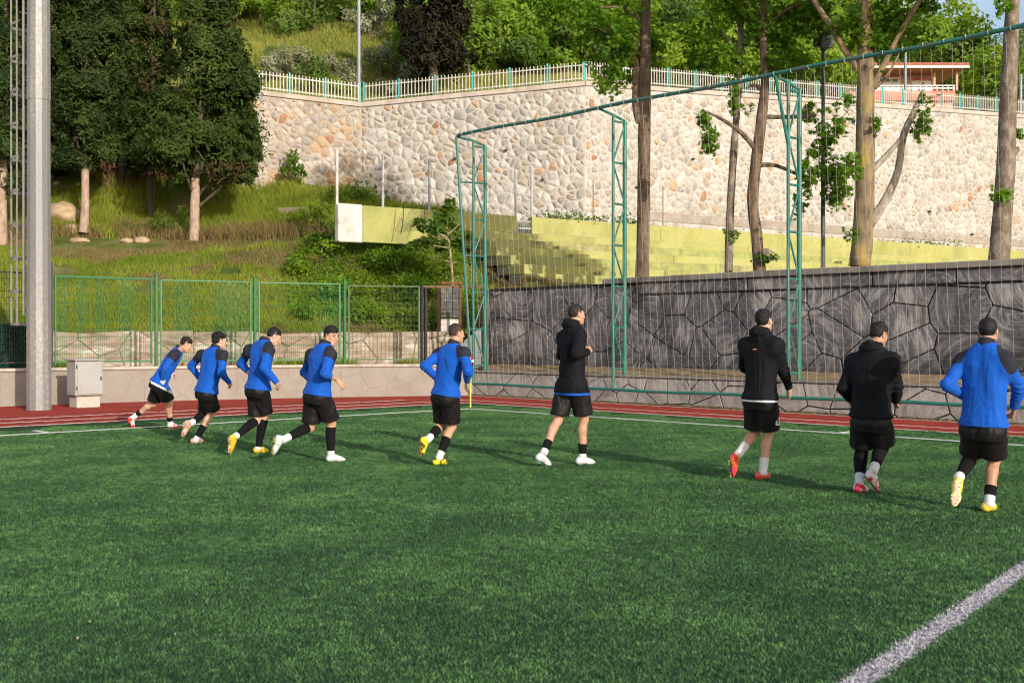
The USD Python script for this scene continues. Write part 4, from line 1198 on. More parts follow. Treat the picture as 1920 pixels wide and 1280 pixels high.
# ------------------------------------------------------------------ trees, shrubs and grasses
PALMATE = (np.array([[0, -.5, 0], [.16, -.28, .03], [.50, -.22, .02], [.24, .02, .04], [.44, .30, .0], [.12, .22, .04], [0, .56, -.02], [-.12, .22, .04], [-.44, .30, .0], [-.24, .02, .04], [-.50, -.22, .02], [-.16, -.28, .03]]),
           np.array([[0, 1, 11], [1, 2, 3], [1, 3, 11], [3, 4, 5], [3, 5, 9], [5, 6, 7], [5, 7, 9], [7, 8, 9], [9, 10, 11], [3, 9, 11]]))
OVAL = (np.array([[0, -.5, 0], [.22, -.15, .05], [.20, .18, .05], [0, .5, 0], [-.20, .18, .05], [-.22, -.15, .05]]), np.array([[0, 1, 5], [1, 2, 4], [1, 4, 5], [2, 3, 4]]))
SPRAY = (np.array([[0, -.5, 0], [.16, -.1, .05], [.05, .12, 0], [.17, .30, -.03], [0, .55, .04], [-.17, .30, -.03], [-.05, .12, 0], [-.16, -.1, .05]]), np.array([[0, 1, 7], [1, 2, 6], [1, 6, 7], [2, 3, 4], [2, 4, 6], [4, 5, 6]]))


def upright(n, seed, lean=.6, spin=True):
    """Rotations that keep a leaf's long axis roughly upwards."""
    rg = np.random.default_rng(seed)
    d = rg.normal(size=(n, 3)) * lean + np.array([0, 0, 1.0])
    d /= np.linalg.norm(d, axis=1, keepdims=True)
    a = rg.normal(size=(n, 3))
    x = np.cross(a, d)
    x /= np.linalg.norm(x, axis=1, keepdims=True)
    return np.stack([x, d, np.cross(x, d)], 2)


def facing(d, seed, jit=.8):
    """Rotations that turn the faces of leaves roughly along d, as leaves do towards the light."""
    rg = np.random.default_rng(seed)
    d = np.asarray(d, float)
    n = d / (np.linalg.norm(d, axis=1, keepdims=True) + 1e-9) + jit * rg.normal(size=d.shape)
    n /= np.linalg.norm(n, axis=1, keepdims=True)
    x = np.cross(rg.normal(size=d.shape), n)
    x /= np.linalg.norm(x, axis=1, keepdims=True)
    return np.stack([x, np.cross(n, x), n], 2)


def crown_points(lobes, n, seed, gap=.47, freq=1.1, shell=.55):
    """Leaf places inside a set of ellipsoids (centre, radii), thinned where a noise leaves gaps."""
    rg = np.random.default_rng(seed)
    c = np.array([l[0] for l in lobes], float)
    r = np.array([np.broadcast_to(l[1], 3) for l in lobes], float)
    w = r.prod(1) ** (2 / 3)
    k = rg.choice(len(lobes), n * 2, p=w / w.sum())
    d = rg.normal(size=(n * 2, 3))
    d /= np.linalg.norm(d, axis=1, keepdims=True)
    rad = rg.uniform(shell ** 3, 1, n * 2) ** (1 / 3) * (1 + .16 * rg.normal(size=n * 2))
    p = c[k] + d * r[k] * rad[:, None]
    m = meshkit.fbm(p * freq, 3, seed) > gap
    return p[m][:n]


def limb(pts, radii, wob=.03, seed=0, sides=10, n=4):
    """A bent trunk or branch, with a slightly uneven outline."""
    pts, radii = np.asarray(pts, float), np.asarray(radii, float)
    t = np.linspace(0, len(pts) - 1, (len(pts) - 1) * n + 1)
    from scipy.interpolate import PchipInterpolator
    P = PchipInterpolator(np.arange(len(pts)), pts)(t)
    R = np.interp(t, np.arange(len(pts)), radii)
    v, f = tube(P, R, sides)
    ax = np.repeat(P, sides, 0)
    k = len(ax)
    d = v[:k] - ax
    s = 1 + 6 * wob * (meshkit.fbm(v[:k] * 2.2, 3, seed) - .5)
    v[:k] = ax + d * s[:, None]
    return v, f


def bark(name, a, b, c, scale=7.0, stretch=.35):
    return mat(name, {
        "g": ("geometry", {}), "mp": ("mapping", {"scale": (1, 1, stretch)}), "n": ("noise_texture", {"scale": scale, "detail": 6.0, "roughness": .7}),
        "r": ("rgb_ramp", {"ramp": [(.33, a), (.5, b), (.66, c)]}), "b": ("bump", {"strength": 1.0, "distance": .03}), "p": ("principled_bsdf", {"roughness": .9, "specular_ior_level": .15}),
    }, [("g.position", "mp.vector"), ("mp.vector", "n.vector"), ("n.fac", "r.fac"), ("r.color", "p.base_color"), ("n.fac", "b.height"), ("b.normal", "p.normal")])


M_BARK_PLANE = bark("plane_bark", (.060, .040, .027), (.125, .088, .060), (.20, .15, .105))
M_BARK_PALE = bark("pale_plane_bark", (.085, .062, .045), (.165, .13, .098), (.30, .26, .205), 6.0, .6)
M_BARK_BARE = bark("bare_limb_bark", (.16, .13, .10), (.30, .26, .205), (.42, .38, .32), 6.0, .5)
M_BARK_MOSS = bark("mossy_bark", (.085, .062, .042), (.19, .145, .095), (.31, .225, .065), 4.5, .4)
M_BARK_CONIFER = bark("conifer_bark", (.20, .135, .100), (.33, .24, .185), (.42, .32, .26), 9.0, .3)
M_BARK_DARK = bark("dark_bark", (.035, .027, .020), (.075, .058, .044), (.12, .095, .07), 8.0, .3)
L_PLANE = leaf_mat("plane_leaves", (.045, .125, .010), (.23, .40, .035), .45, .5, .9)
L_CONIFER = leaf_mat("conifer_sprays", (.011, .025, .006), (.080, .128, .022), .14, .7, .9)
L_CONIFER_OLIVE = leaf_mat("conifer_sprays_olive", (.013, .030, .006), (.100, .150, .024), .14, .7, .8)
L_CYPRESS = leaf_mat("cypress_sprays", (.011, .012, .006), (.050, .048, .020), .1, .8, .8)
L_BROWN = leaf_mat("dead_sprays", (.05, .025, .012), (.17, .085, .045), .2, .8, 1.0)
L_OLIVE = leaf_mat("olive_leaves", (.17, .185, .10), (.50, .51, .33), .28, .6, .5)
L_HILL = leaf_mat("hill_leaves", (.085, .180, .016), (.36, .48, .050), .40, .6, .25)
L_HILLDARK = leaf_mat("hill_leaves_dark", (.045, .100, .016), (.20, .28, .050), .32, .6, .25)
L_IVY = leaf_mat("bramble_leaves", (.035, .105, .008), (.36, .50, .035), .42, .5, 1.1)
L_SHRUB = leaf_mat("shrub_leaves", (.032, .085, .010), (.20, .30, .036), .4, .45, 1.5)
L_GRASS = leaf_mat("grass_blades", (.13, .195, .018), (.46, .46, .075), .42, .7, .35)
L_DRY = leaf_mat("dry_grass", (.15, .115, .04), (.36, .28, .13), .3, .8, .5)
L_HILLGRASS = leaf_mat("hill_grass_blades", (.17, .21, .028), (.48, .44, .15), .40, .8, .12)


def px_lobes(rows, z):
    """Ellipsoids given as columns, rows and radii of the photograph at a depth (with its own offset)."""
    out = []
    for px, py, rx, ry, dz in rows:
        c = at(px, py, z + dz)
        s = (z + dz) / FPX
        out.append((c, np.array([rx * s, (rx + ry) / 2 * s, ry * s])))
    return out


def crown_part(tree, lobes, n, leaf, size, m, seed, name="crown", gap=.45, freq=1.1, shell=.5, rots="rand", label=None):
    p = crown_points(lobes, n, seed, gap, freq, shell)
    rg = np.random.default_rng(seed + 1)
    R = facing(np.tile([0, 0, 1.0], (len(p), 1)), seed, .9) if rots == "rand" else upright(len(p), seed, rots)
    return part(tree, name, scatter(leaf, p, R, size * rg.uniform(.65, 1.25, len(p))), m, label=label, kind="stuff" if False else None)


# ---- plane trees between the dark wall and the stand
PLANES = [
    dict(label="tall straight plane tree with a bare brown trunk, leafy branches to its left", z=29.7, bark=M_BARK_PLANE, seed=1,
         trunk=[(1204, 530, 13.5), (1206, 420, 12), (1208, 260, 12), (1209, 140, 11), (1211, 0, 9), (1214, -160, 6), (1216, -300, 2)],
         limbs=[[(1200, 230, 8), (1193, 195, 8), (1192, 130, 6), (1188, 60, 4)], [(1212, -20, 5), (1150, -60, 4), (1080, -50, 2.5), (1030, -10, 1.5)], [(1209, 60, 4), (1170, 20, 3), (1120, 25, 1.5)], [(1213, -90, 4), (1260, -150, 2)]],
         lobes=[(1085, 18, 62, 34, .3), (1140, 55, 52, 44, -.3), (1035, 22, 30, 40, .2), (1165, 110, 30, 50, .2), (1140, 150, 22, 26, 0), (1015, 75, 10, 45, .3), (1110, 90, 40, 30, .6), (1228, 92, 16, 34, .5), (1180, 20, 30, 40, 0),
                (1120, -90, 130, 70, 0), (1240, -140, 100, 90, .5), (1180, -240, 120, 90, 0)], n=9000),
    dict(label="slim pale plane tree leaning right, leftmost of the pair left of the third net tower", z=27.7, bark=M_BARK_PALE, seed=2,
         trunk=[(1366, 512, 8), (1368, 420, 7.5), (1375, 290, 7), (1385, 160, 6), (1389, 40, 5), (1391, -90, 3), (1394, -200, 1.2)],
         limbs=[[(1387, 110, 3.5), (1350, 60, 2.5), (1320, 20, 1.5)], [(1390, -20, 3), (1430, -80, 1.5)]],
         lobes=[(1335, 40, 36, 42, 0), (1312, 95, 22, 38, .2), (1362, 118, 26, 26, -.2), (1385, 60, 30, 40, .3), (1400, 10, 40, 34, 0), (1375, -90, 80, 70, 0), (1398, -180, 60, 50, 0), (1377, 188, 10, 20, 0)], n=3200),
    dict(label="crooked dark plane tree with cut stump at its foot and low side branches", z=27.2, bark=M_BARK_PLANE, seed=3,
         trunk=[(1424, 508, 12.5), (1418, 440, 11), (1411, 375, 10.5), (1418, 300, 10.5), (1428, 220, 10), (1434, 150, 8), (1430, 40, 7), (1432, -80, 4), (1436, -190, 1.5)],
         limbs=[[(1416, 280, 5), (1385, 250, 4.5), (1350, 230, 3.5), (1313, 216, 2)], [(1434, 219, 4.5), (1480, 222, 4), (1524, 222, 2.5)], [(1420, 312, 5), (1450, 308, 4), (1495, 322, 3.2), (1540, 336, 2)], [(1432, 175, 4), (1415, 160, 3.5), (1400, 165, 2)],
                [(1431, 60, 4), (1480, 20, 3), (1530, 10, 1.5)]],
         lobes=[(1440, 40, 46, 46, .2), (1492, 60, 44, 40, 0), (1470, 115, 44, 28, .1), (1535, 40, 34, 34, -.2), (1505, 20, 40, 30, .2), (1330, 262, 13, 26, 0), (1320, 225, 10, 14, 0), (1526, 214, 22, 14, 0), (1548, 250, 22, 20, 0), (1535, 290, 20, 34, 0), (1558, 315, 24, 20, .1),
                (1568, 358, 20, 26, 0), (1512, 340, 14, 40, 0), (1495, 385, 10, 20, 0), (1408, 205, 14, 10, 0), (1450, -100, 110, 80, 0), (1440, -190, 80, 60, 0)], n=6200, stump=True),
    dict(label="thick forked plane tree with yellow lichen on its trunk and a bare limb", z=25.2, bark=M_BARK_MOSS, seed=4,
         trunk=[(1611, 500, 21), (1618, 430, 19), (1621, 330, 18), (1622, 220, 17), (1622, 120, 15), (1619, 0, 12), (1618, -130, 8), (1620, -260, 3)],
         limbs=[[(1630, 420, 11), (1665, 370, 8.5), (1690, 315, 7), (1703, 250, 6.5), (1725, 205, 6), (1748, 160, 4.5)], [(1630, 325, 6), (1668, 285, 5), (1688, 262, 4.5), (1705, 235, 3), (1722, 208, 2)],
                [(1616, 140, 8), (1590, 95, 7), (1562, 40, 6), (1535, -10, 5), (1510, -80, 3)], [(1632, 170, 7), (1660, 110, 6), (1690, 50, 5), (1722, -5, 4), (1750, -70, 2.5)], [(1640, 165, 4), (1665, 140, 3), (1690, 95, 2)]],
         lobes=[(1662, 30, 30, 34, 0), (1705, 36, 34, 26, .2), (1640, 92, 24, 28, -.2), (1670, 90, 30, 24, .2), (1735, 5, 22, 18, 0), (1595, 322, 17, 30, -.3), (1580, 30, 26, 26, 0), (1606, 70, 12, 22, 0), (1724, 232, 18, 22, 0), (1742, 180, 18, 18, 0), (1600, 430, 9, 14, -.2), (1640, 250, 8, 26, -.2),
                (1588, 205, 18, 22, 0), (1565, 245, 16, 14, 0), (1620, -120, 130, 80, 0), (1540, -110, 70, 60, 0), (1620, -230, 110, 70, 0)], n=5200),
    dict(label="stout bare plane trunk with flaking bark at the right edge", z=23.0, bark=M_BARK_PALE, seed=5,
         trunk=[(1873, 492, 19), (1878, 420, 18), (1885, 320, 17), (1889, 210, 15.5), (1893, 110, 14), (1898, 0, 12.5), (1904, -140, 9), (1908, -280, 3)],
         limbs=[[(1897, -30, 6), (1850, -90, 4), (1810, -140, 2)], [(1902, -60, 6), (1960, -130, 3)], [(1900, 290, 5), (1908, 280, 4), (1909, 275, 2)]],
         lobes=[(1879, 367, 15, 9, -.4), (1880, 12, 13, 14, -.3), (1908, 252, 8, 8, 0), (1900, -150, 150, 90, 0), (1960, -100, 90, 70, 0)], n=2600),
]
for pl in PLANES:
    Z = pl["z"]
    tr = thing("plane_tree", pl["label"], "tree", loc=(0, 0, 0))
    px2 = lambda rows: (np.array([at(a, b, Z) for a, b, _ in rows]), np.array([r * Z / FPX for _, _, r in rows]))
    pts, rad = px2(pl["trunk"])
    rg = np.random.default_rng(pl["seed"])
    part(tr, "trunk", limb(pts, rad, .035, pl["seed"], 12), pl["bark"], smooth=True)
    for k, l in enumerate(pl["limbs"]):
        pts, rad = px2(l)
        pts[:, 1] += np.linspace(0, rg.uniform(-.6, .6), len(pts))
        part(tr, "branch", limb(pts, rad, .04, pl["seed"] * 9 + k, 8), M_BARK_BARE if (pl["seed"] == 4 and k < 2) else pl["bark"], smooth=True)
    crown_part(tr, [(c, q * (1.3 if max(q) < .45 else 1.1)) for c, q in px_lobes(pl["lobes"], Z)], int(pl["n"] * 1.25), PALMATE, .140, L_PLANE, 40 + pl["seed"], gap=.50, freq=2.6, shell=.05)
    # twigs that carry the leaf clumps
    tw_ = []
    for c, r in px_lobes(pl["lobes"], Z):
        for _ in range(4):
            e = c + rg.normal(size=3) * r * .5
            tw_.append(tube([c - [0, 0, r[2] * .2], (c + e) / 2 + rg.normal(size=3) * .05, e], [.012, .008, .003], 4))
    part(tr, "twigs", cat(tw_), M_BARK_PLANE, kind="stuff")
    if pl.get("stump"):
        c = at(1437, 478, Z - .25)
        part(tr, "cut_stump", tube([c + [0, .12, -.10], c, c + [.01, -.10, .06]], [.13, .14, .12], 10), M_BARK_PALE, smooth=40)
        crown_part(tr, [(c + [.0, -.1, -.08], np.array([.28, .2, .12]))], 120, PALMATE, .10, L_PLANE, 77, name="sprouts", gap=.2)
    if pl["seed"] in (2, 4, 5):
        for a, b, s in {2: [(1372, 442, .25)], 4: [(1597, 440, .25)], 5: [(1880, 366, .3)]}[pl["seed"]]:
            crown_part(tr, [(at(a, b, Z - .25), np.array([s, s, s * .7]))], 60, PALMATE, .10, L_PLANE, 78, name="sprouts", gap=.2)

# ---- dark conifers on the bank
CONIFERS = [
    dict(label="broad dark conifer with a pinkish bare trunk, nearest the stone wall", z=40.6, trunk=[(364, 458, 10), (365, 410, 9), (367, 335, 8), (380, 150, 5), (390, -60, 2)], seed=11, leaf=L_CONIFER_OLIVE, n=24000,
         lobes=[(378, 300, 92, 50, 0), (440, 270, 58, 66, .3), (330, 262, 66, 56, -.6), (405, 220, 92, 62, 0), (462, 300, 36, 46, 0), (440, 180, 58, 60, .2), (350, 190, 62, 56, .2), (400, 120, 72, 62, 0), (425, 70, 34, 50, 0), (380, 50, 50, 62, 0), (402, -20, 40, 60, 0), (395, -90, 28, 50, 0)], brown=[(425, 320, 60, 22, 0), (310, 325, 26, 12, 0)]),
    dict(label="dark conifer left of the broad one, its straight trunk beside the mast", z=40.9, trunk=[(156, 436, 9), (160, 380, 7.5), (160, 318, 7), (168, 120, 5), (172, -60, 2)], seed=12, leaf=L_CONIFER, n=19000,
         lobes=[(160, 270, 66, 46, 0), (200, 230, 50, 60, .3), (130, 200, 52, 64, 0), (180, 160, 70, 60, 0), (140, 90, 56, 62, 0), (195, 80, 52, 60, 0), (165, 0, 56, 66, 0), (165, -80, 44, 50, 0)], brown=[(205, 305, 14, 22, 0), (165, 170, 22, 60, .4)]),
    dict(label="thin half-dead conifer with brown sprays between the two dark ones", z=43.0, trunk=[(283, 418, 6), (281, 340, 5.5), (285, 200, 4.5), (290, 40, 3), (290, -60, 1.5)], seed=13, leaf=L_CONIFER_OLIVE, n=10000,
         lobes=[(262, 270, 44, 60, 0), (290, 200, 42, 56, 0), (255, 140, 40, 56, .3), (300, 90, 40, 60, 0), (272, 30, 38, 56, 0), (285, -50, 34, 50, 0)], brown=[(283, 140, 26, 44, -.4), (300, 30, 30, 44, -.4), (278, 325, 24, 14, 0), (265, 80, 20, 40, -.3)]),
    dict(label="dark conifer at the left edge behind the ladder cage", z=39.5, trunk=[(4, 475, 10), (4, 400, 9), (6, 300, 8), (10, 60, 5), (12, -80, 2)], seed=14, leaf=L_CONIFER, n=17000,
         lobes=[(30, 310, 66, 46, 0), (-20, 250, 70, 70, 0), (60, 220, 44, 60, .2), (20, 160, 72, 70, 0), (50, 80, 50, 70, 0), (-20, 80, 60, 70, 0), (20, 0, 60, 70, 0), (10, -80, 50, 50, 0)], brown=[]),
    dict(label="conifer with a dark trunk standing behind the broad one", z=43.8, trunk=[(386, 412, 6.5), (388, 330, 6), (400, 150, 4), (408, -20, 2)], seed=15, leaf=L_CONIFER, n=9000,
         lobes=[(440, 260, 50, 60, 0), (420, 160, 60, 60, 0), (430, 110, 30, 50, 0), (420, 40, 34, 56, 0), (415, -40, 36, 50, 0)], brown=[]),
    dict(label="shaded conifer far back between the left pair of conifers", z=44.0, trunk=[(228, 400, 6), (228, 300, 6), (230, 120, 4), (232, -40, 2)], seed=17, leaf=L_CONIFER, n=5500,
         lobes=[(215, 280, 60, 50, 0), (240, 200, 60, 66, 0), (225, 110, 56, 66, 0), (235, 20, 50, 60, 0), (230, -60, 40, 50, 0)], brown=[]),
    dict(label="shaded conifer far back behind the floodlight mast", z=43.6, trunk=[(92, 410, 6), (92, 300, 6), (94, 120, 4), (96, -40, 2)], seed=18, leaf=L_CONIFER, n=9000,
         lobes=[(85, 290, 60, 50, 0), (105, 210, 60, 66, 0), (90, 110, 56, 66, 0), (100, 20, 50, 60, 0), (95, -60, 40, 50, 0)], brown=[]),
    dict(label="tall dense black-green cypress behind the picket fence", z=53.0, trunk=[(812, 178, 9), (812, 120, 9), (815, 0, 6), (818, -90, 2)], seed=16, leaf=L_CYPRESS, n=11000,
         lobes=[(800, 118, 48, 36, 0), (840, 92, 46, 50, .3), (790, 70, 46, 50, 0), (820, 40, 62, 56, 0), (770, 10, 38, 46, 0), (855, 20, 36, 52, 0), (815, -30, 62, 56, 0), (815, -90, 48, 50, 0)], brown=[]),
]
for cn in CONIFERS:
    Z = cn["z"]
    tr = thing("conifer", cn["label"], "tree", loc=(0, 0, 0))
    pts, rad = np.array([at(a, b, Z) for a, b, _ in cn["trunk"]]), np.array([r * Z / FPX for _, _, r in cn["trunk"]])
    dark = cn["seed"] in (13, 15, 16, 17, 18)
    part(tr, "trunk", limb(pts[:3], rad[:3], .03, cn["seed"], 12), M_BARK_DARK if dark else M_BARK_CONIFER, smooth=True)
    part(tr, "upper_trunk", limb(pts[2:], rad[2:] * .8, .03, cn["seed"], 10), M_BARK_DARK, smooth=True)
    rg = np.random.default_rng(cn["seed"])
    lobes = px_lobes(cn["lobes"], Z)
    small = []
    for c, r in lobes:                       # each bough breaks into tufts
        for _ in range(9):
            d = rg.normal(size=3)
            d /= np.linalg.norm(d)
            small.append((c + d * r * rg.uniform(.45, 1.0), r * rg.uniform(.20, .40)))
    p1 = crown_points(small, int(cn["n"] * 1.7), cn["seed"], .40, 1.0, .35)
    p2 = crown_points(lobes, cn["n"] // 3, cn["seed"] + 50, .46, .8, .2)
    p = np.vstack([p1, p2])
    sz = .235 if cn["seed"] != 16 else .32
    part(tr, "crown", scatter(SPRAY, p, facing(p - np.c_[np.interp(p[:, 2], pts[:, 2], pts[:, 0]), np.interp(p[:, 2], pts[:, 2], pts[:, 1]), p[:, 2] - .6], cn["seed"], .65), sz * rg.uniform(.6, 1.25, len(p))), cn["leaf"])
    bo = []
    for c, r in lobes:
        t = np.clip((c[2] - pts[:, 2].min()) / np.ptp(pts[:, 2]), 0.25, .98)
        a = np.array([np.interp(t, np.linspace(0, 1, len(pts)), pts[:, k]) for k in range(3)])
        bo.append(tube([a, (a + c) / 2 + [0, 0, -.1], c], [.06, .045, .015], 5))
    part(tr, "boughs", cat(bo), M_BARK_DARK, kind="stuff")
    if cn["brown"]:
        crown_part(tr, px_lobes(cn["brown"], Z - .5), 170, SPRAY, .22, L_BROWN, cn["seed"] + 5, name="dead_sprays", gap=.47, rots=.9)

# ---- hill trees: a few kinds, placed again and again
HILL_KINDS = []
UsdGeom.Scope.Define(stage, "/World/Looks/kinds") if False else None


def hill_crown(kind, seed):
    rg = np.random.default_rng(seed)
    if kind == "broad":
        lob = [(np.array([rg.normal() * 1.1, rg.normal() * 1.1, 3.2 + rg.normal() * .9]), np.array([1.5, 1.5, 1.25]) * rg.uniform(.7, 1.1)) for _ in range(7)]
        return crown_points(lob, 1500, seed, .44, .9, .6), OVAL, .42
    if kind == "dark":
        lob = [(np.array([rg.normal() * .8, rg.normal() * .8, 3.0 + rg.normal() * 1.2]), np.array([1.2, 1.2, 1.2]) * rg.uniform(.7, 1.1)) for _ in range(7)]
        return crown_points(lob, 1500, seed, .44, .9, .6), OVAL, .36
    if kind == "olive":
        lob = [(np.array([rg.normal() * .9, rg.normal() * .9, 2.2 + rg.normal() * .6]), np.array([.9, .9, .75]) * rg.uniform(.7, 1.1)) for _ in range(8)]
        return crown_points(lob, 1500, seed, .45, 1.5, .45), DIAMOND, .30
    if kind == "bush":
        lob = [(np.array([rg.normal() * .9, rg.normal() * .9, .8 + rg.normal() * .2]), np.array([1.0, 1.0, .8]) * rg.uniform(.6, 1.1)) for _ in range(5)]
        return crown_points(lob, 800, seed, .42, 1.2, .5), OVAL, .30
    lob = [(np.array([0, 0, 1.5 + k * 1.1]), np.array([1.15 - k * .13, 1.15 - k * .13, .9])) for k in range(7)]
    return crown_points(lob, 1200, seed, .44, 1.1, .6), SPRAY, .45


def hill_tree(parent, kind, seed, leaf_m):
    p, leaf, size = hill_crown(kind, seed)
    rg = np.random.default_rng(seed + 3)
    return scatter(leaf, p, facing(p - np.array([0, 0, p[:, 2].mean() * .7]), seed, .5), size * rg.uniform(.6, 1.3, len(p)))


def ztree(x, y):
    return float(hill_z(np.array([[x, y]]))[0])


kinds = [("broad", 1, L_HILL), ("broad", 2, L_HILL), ("dark", 3, L_HILLDARK), ("olive", 4, L_OLIVE), ("bush", 5, L_HILL), ("bush", 6, L_HILLDARK), ("spire", 7, L_HILLDARK), ("broad", 8, L_HILLDARK)]
hw_ = UsdGeom.PointInstancer.Define(stage, "/World/hillside_wood")
tag(hw_.GetPrim(), "mixed green wood and scrub covering the upper hillside", "wood", kind="stuff")
tg = []
for i, (k, s, m) in enumerate(kinds):
    x = f"/World/hillside_wood/tree_kind_{i:03d}"
    UsdGeom.Xform.Define(stage, x)
    usdkit.mesh(stage, x + "/crown", hill_tree(None, k, s, m), m)
    if k != "bush":
        usdkit.mesh(stage, x + "/trunk", tube([[0, 0, -.5], [.05, 0, 1.2], [0, .1, 3.0]], [.16, .12, .06], 6), M_BARK_DARK)
    tg.append(Sdf.Path(x))
hw_.CreatePrototypesRel().SetTargets(tg)
rg = np.random.default_rng(44)
pos, ids, scl, rots = [], [], [], []
tries = 0
while len(pos) < 2600 and tries < 60000:
    tries += 1
    y = 56 + 150 * rg.random() ** 1.4
    b = rg.uniform(-.52, .56)
    x = b * y
    px = 960 + b * FPX
    yw = np.interp(x, [c[0][0] for c in TALL] + [200.0], [c[0][1] for c in TALL] + [160.0])
    d = y - yw
    if d < 7:
        continue
    z = ztree(x, y)
    py = HORIZON - (z - EYE) / y * FPX
    if py < -130:
        continue
    # the meadow with olives above the fence on the left, and the bright clearing
    meadow = px < 760 and py > 66
    clearing = ((px - 530) / 46) ** 2 + ((py - 38) / 20) ** 2 < 1
    if clearing or (meadow and rg.random() > .07):
        continue
    if 1560 < px < 1840 and y < 82 and y > 60:
        continue
    if any((x - q[0]) ** 2 + (y - q[1]) ** 2 < (.55 + .008 * y) ** 2 for q in pos[-500:]):
        continue
    far = px > 1650 and y > 110
    k = rg.choice(8, p=[.26, .22, .13, .08, .09, .07, .05, .10]) if not meadow else rg.choice([3, 4, 5])
    pos.append((x, y, z - .1))
    ids.append(int(k))
    s = rg.uniform(.45, .95) * (1.0 if px < 1000 else 1.1) * (.55 if meadow else 1) * np.interp(y, [60, 130], [.85, 1.25])
    scl.append((s, s, s * rg.uniform(.85, 1.2)))
    a = rg.uniform(0, math.pi)
    rots.append((math.cos(a), 0, 0, math.sin(a)))
hw_.CreatePositionsAttr(Vt.Vec3fArray([Gf.Vec3f(*map(float, p)) for p in pos]))
hw_.CreateProtoIndicesAttr(Vt.IntArray(ids))
hw_.CreateScalesAttr(Vt.Vec3fArray([Gf.Vec3f(*map(float, p)) for p in scl]))
hw_.CreateOrientationsAttr(Vt.QuathArray([Gf.Quath(*map(float, o)) for o in rots]))

# the trees and bushes one can tell apart just above the fence
APART = [
    ("olive", (560, 150), 56, 1.05, "silvery olive tree left of the small dark tree above the fence", "olive_tree"), ("olive", (505, 158), 55, .80, "silvery olive bush beside the broad conifer's right side, above the fence", "olive_tree"),
    ("olive", (690, 100), 66, 1.35, "largest silvery olive tree behind the blue-grey pole", "olive_tree"), ("olive", (716, 146), 60, 1.0, "silvery olive tree with a dark trunk between the pole and the cypress", "olive_tree"),
    ("olive", (640, 86), 72, 1.0, "silvery olive tree above the meadow left of the pole", "olive_tree"), ("olive", (652, 165), 55, .80, "low silvery olive bush behind the fence just left of the pole", "olive_tree"), ("olive", (735, 172), 55, .75, "low silvery olive bush against the cypress foot", "olive_tree"),
    ("olive", (912, 145), 60, .85, "grey-green olive bush right of the cypress, above the fence", "olive_tree"), ("olive", (960, 85), 78, 1.3, "grey round tree on the hillside right of the cypress", "olive_tree"), ("dark", (585, 165), 53, .80, "small dark green upright tree behind the fence", "small_tree"),
    ("broad", (622, 168), 54, .45, "bright green sapling beside the small dark tree", "small_tree"), ("broad", (935, 120), 66, 1.0, "bright green rounded tree right of the cypress", "small_tree"), ("broad", (1000, 150), 58, .70, "green bush leaning over the fence near the wall's bend", "small_tree"),
    ("broad", (1290, 150), 66, .85, "green tree behind the fence right of the straight plane trunk", "small_tree"), ("spire", (1738, 95), 130, 1.1, "dark pointed conifer on the skyline above the pink house", "skyline_conifer"), ("spire", (1912, 110), 95, 1.2, "dark pointed conifer on the skyline at the right edge", "skyline_conifer"),
    ("dark", (1870, 205), 66, 1.0, "dark green tree right of the pink house", "small_tree"), ("dark", (1550, 195), 72, 1.0, "dark green tree left of the pink house behind the floodlight post", "small_tree"),
]
kmat = {"olive": L_OLIVE, "dark": L_HILLDARK, "broad": L_HILL, "spire": L_HILLDARK, "bush": L_HILL}
for i, (k, (px, py), y, s, label, nm) in enumerate(APART):
    s *= .50 if nm != 'skyline_conifer' else .8
    x = (px - 960) / FPX * y
    o = thing(nm, label, "tree", loc=(x, y, ztree(x, y) - .05))
    v, f = hill_tree(None, k, 80 + i, None)
    part(o, "crown", (v * s, f), kmat[k])
    part(o, "trunk", limb(np.array([[0, 0, -.3], [.08, 0, .8], [-.05, .05, 1.7], [.05, 0, 2.6]]) * s, np.array([.15, .12, .10, .05]) * s, .04, i, 8), M_BARK_DARK, smooth=True)

# ---- grasses
def blades(xy, z, h, w, seed, lean=.5):
    rg = np.random.default_rng(seed)
    n = len(xy)
    p = np.c_[xy, z - .03]
    a = rg.uniform(0, 2 * np.pi, n)
    hh = h * rg.uniform(.5, 1.3, n)
    s = np.c_[np.cos(a), np.sin(a), np.zeros(n)] * (w * rg.uniform(.7, 1.3, n))[:, None] / 2
    b = rg.uniform(0, 2 * np.pi, n)
    d = np.c_[np.cos(b), np.sin(b), np.zeros(n)] * (hh * lean * rg.uniform(.2, 1.0, n))[:, None]
    mid = p + d * .35 + np.c_[np.zeros((n, 2)), hh * .6]
    tip = p + d + np.c_[np.zeros((n, 2)), hh]
    v = np.stack([p - s, p + s, mid + s * .8, mid - s * .8, tip], 1).reshape(-1, 3)
    k = np.arange(n)[:, None] * 5
    return v, np.concatenate([k + [0, 1, 2], k + [0, 2, 3], k + [3, 2, 4]])


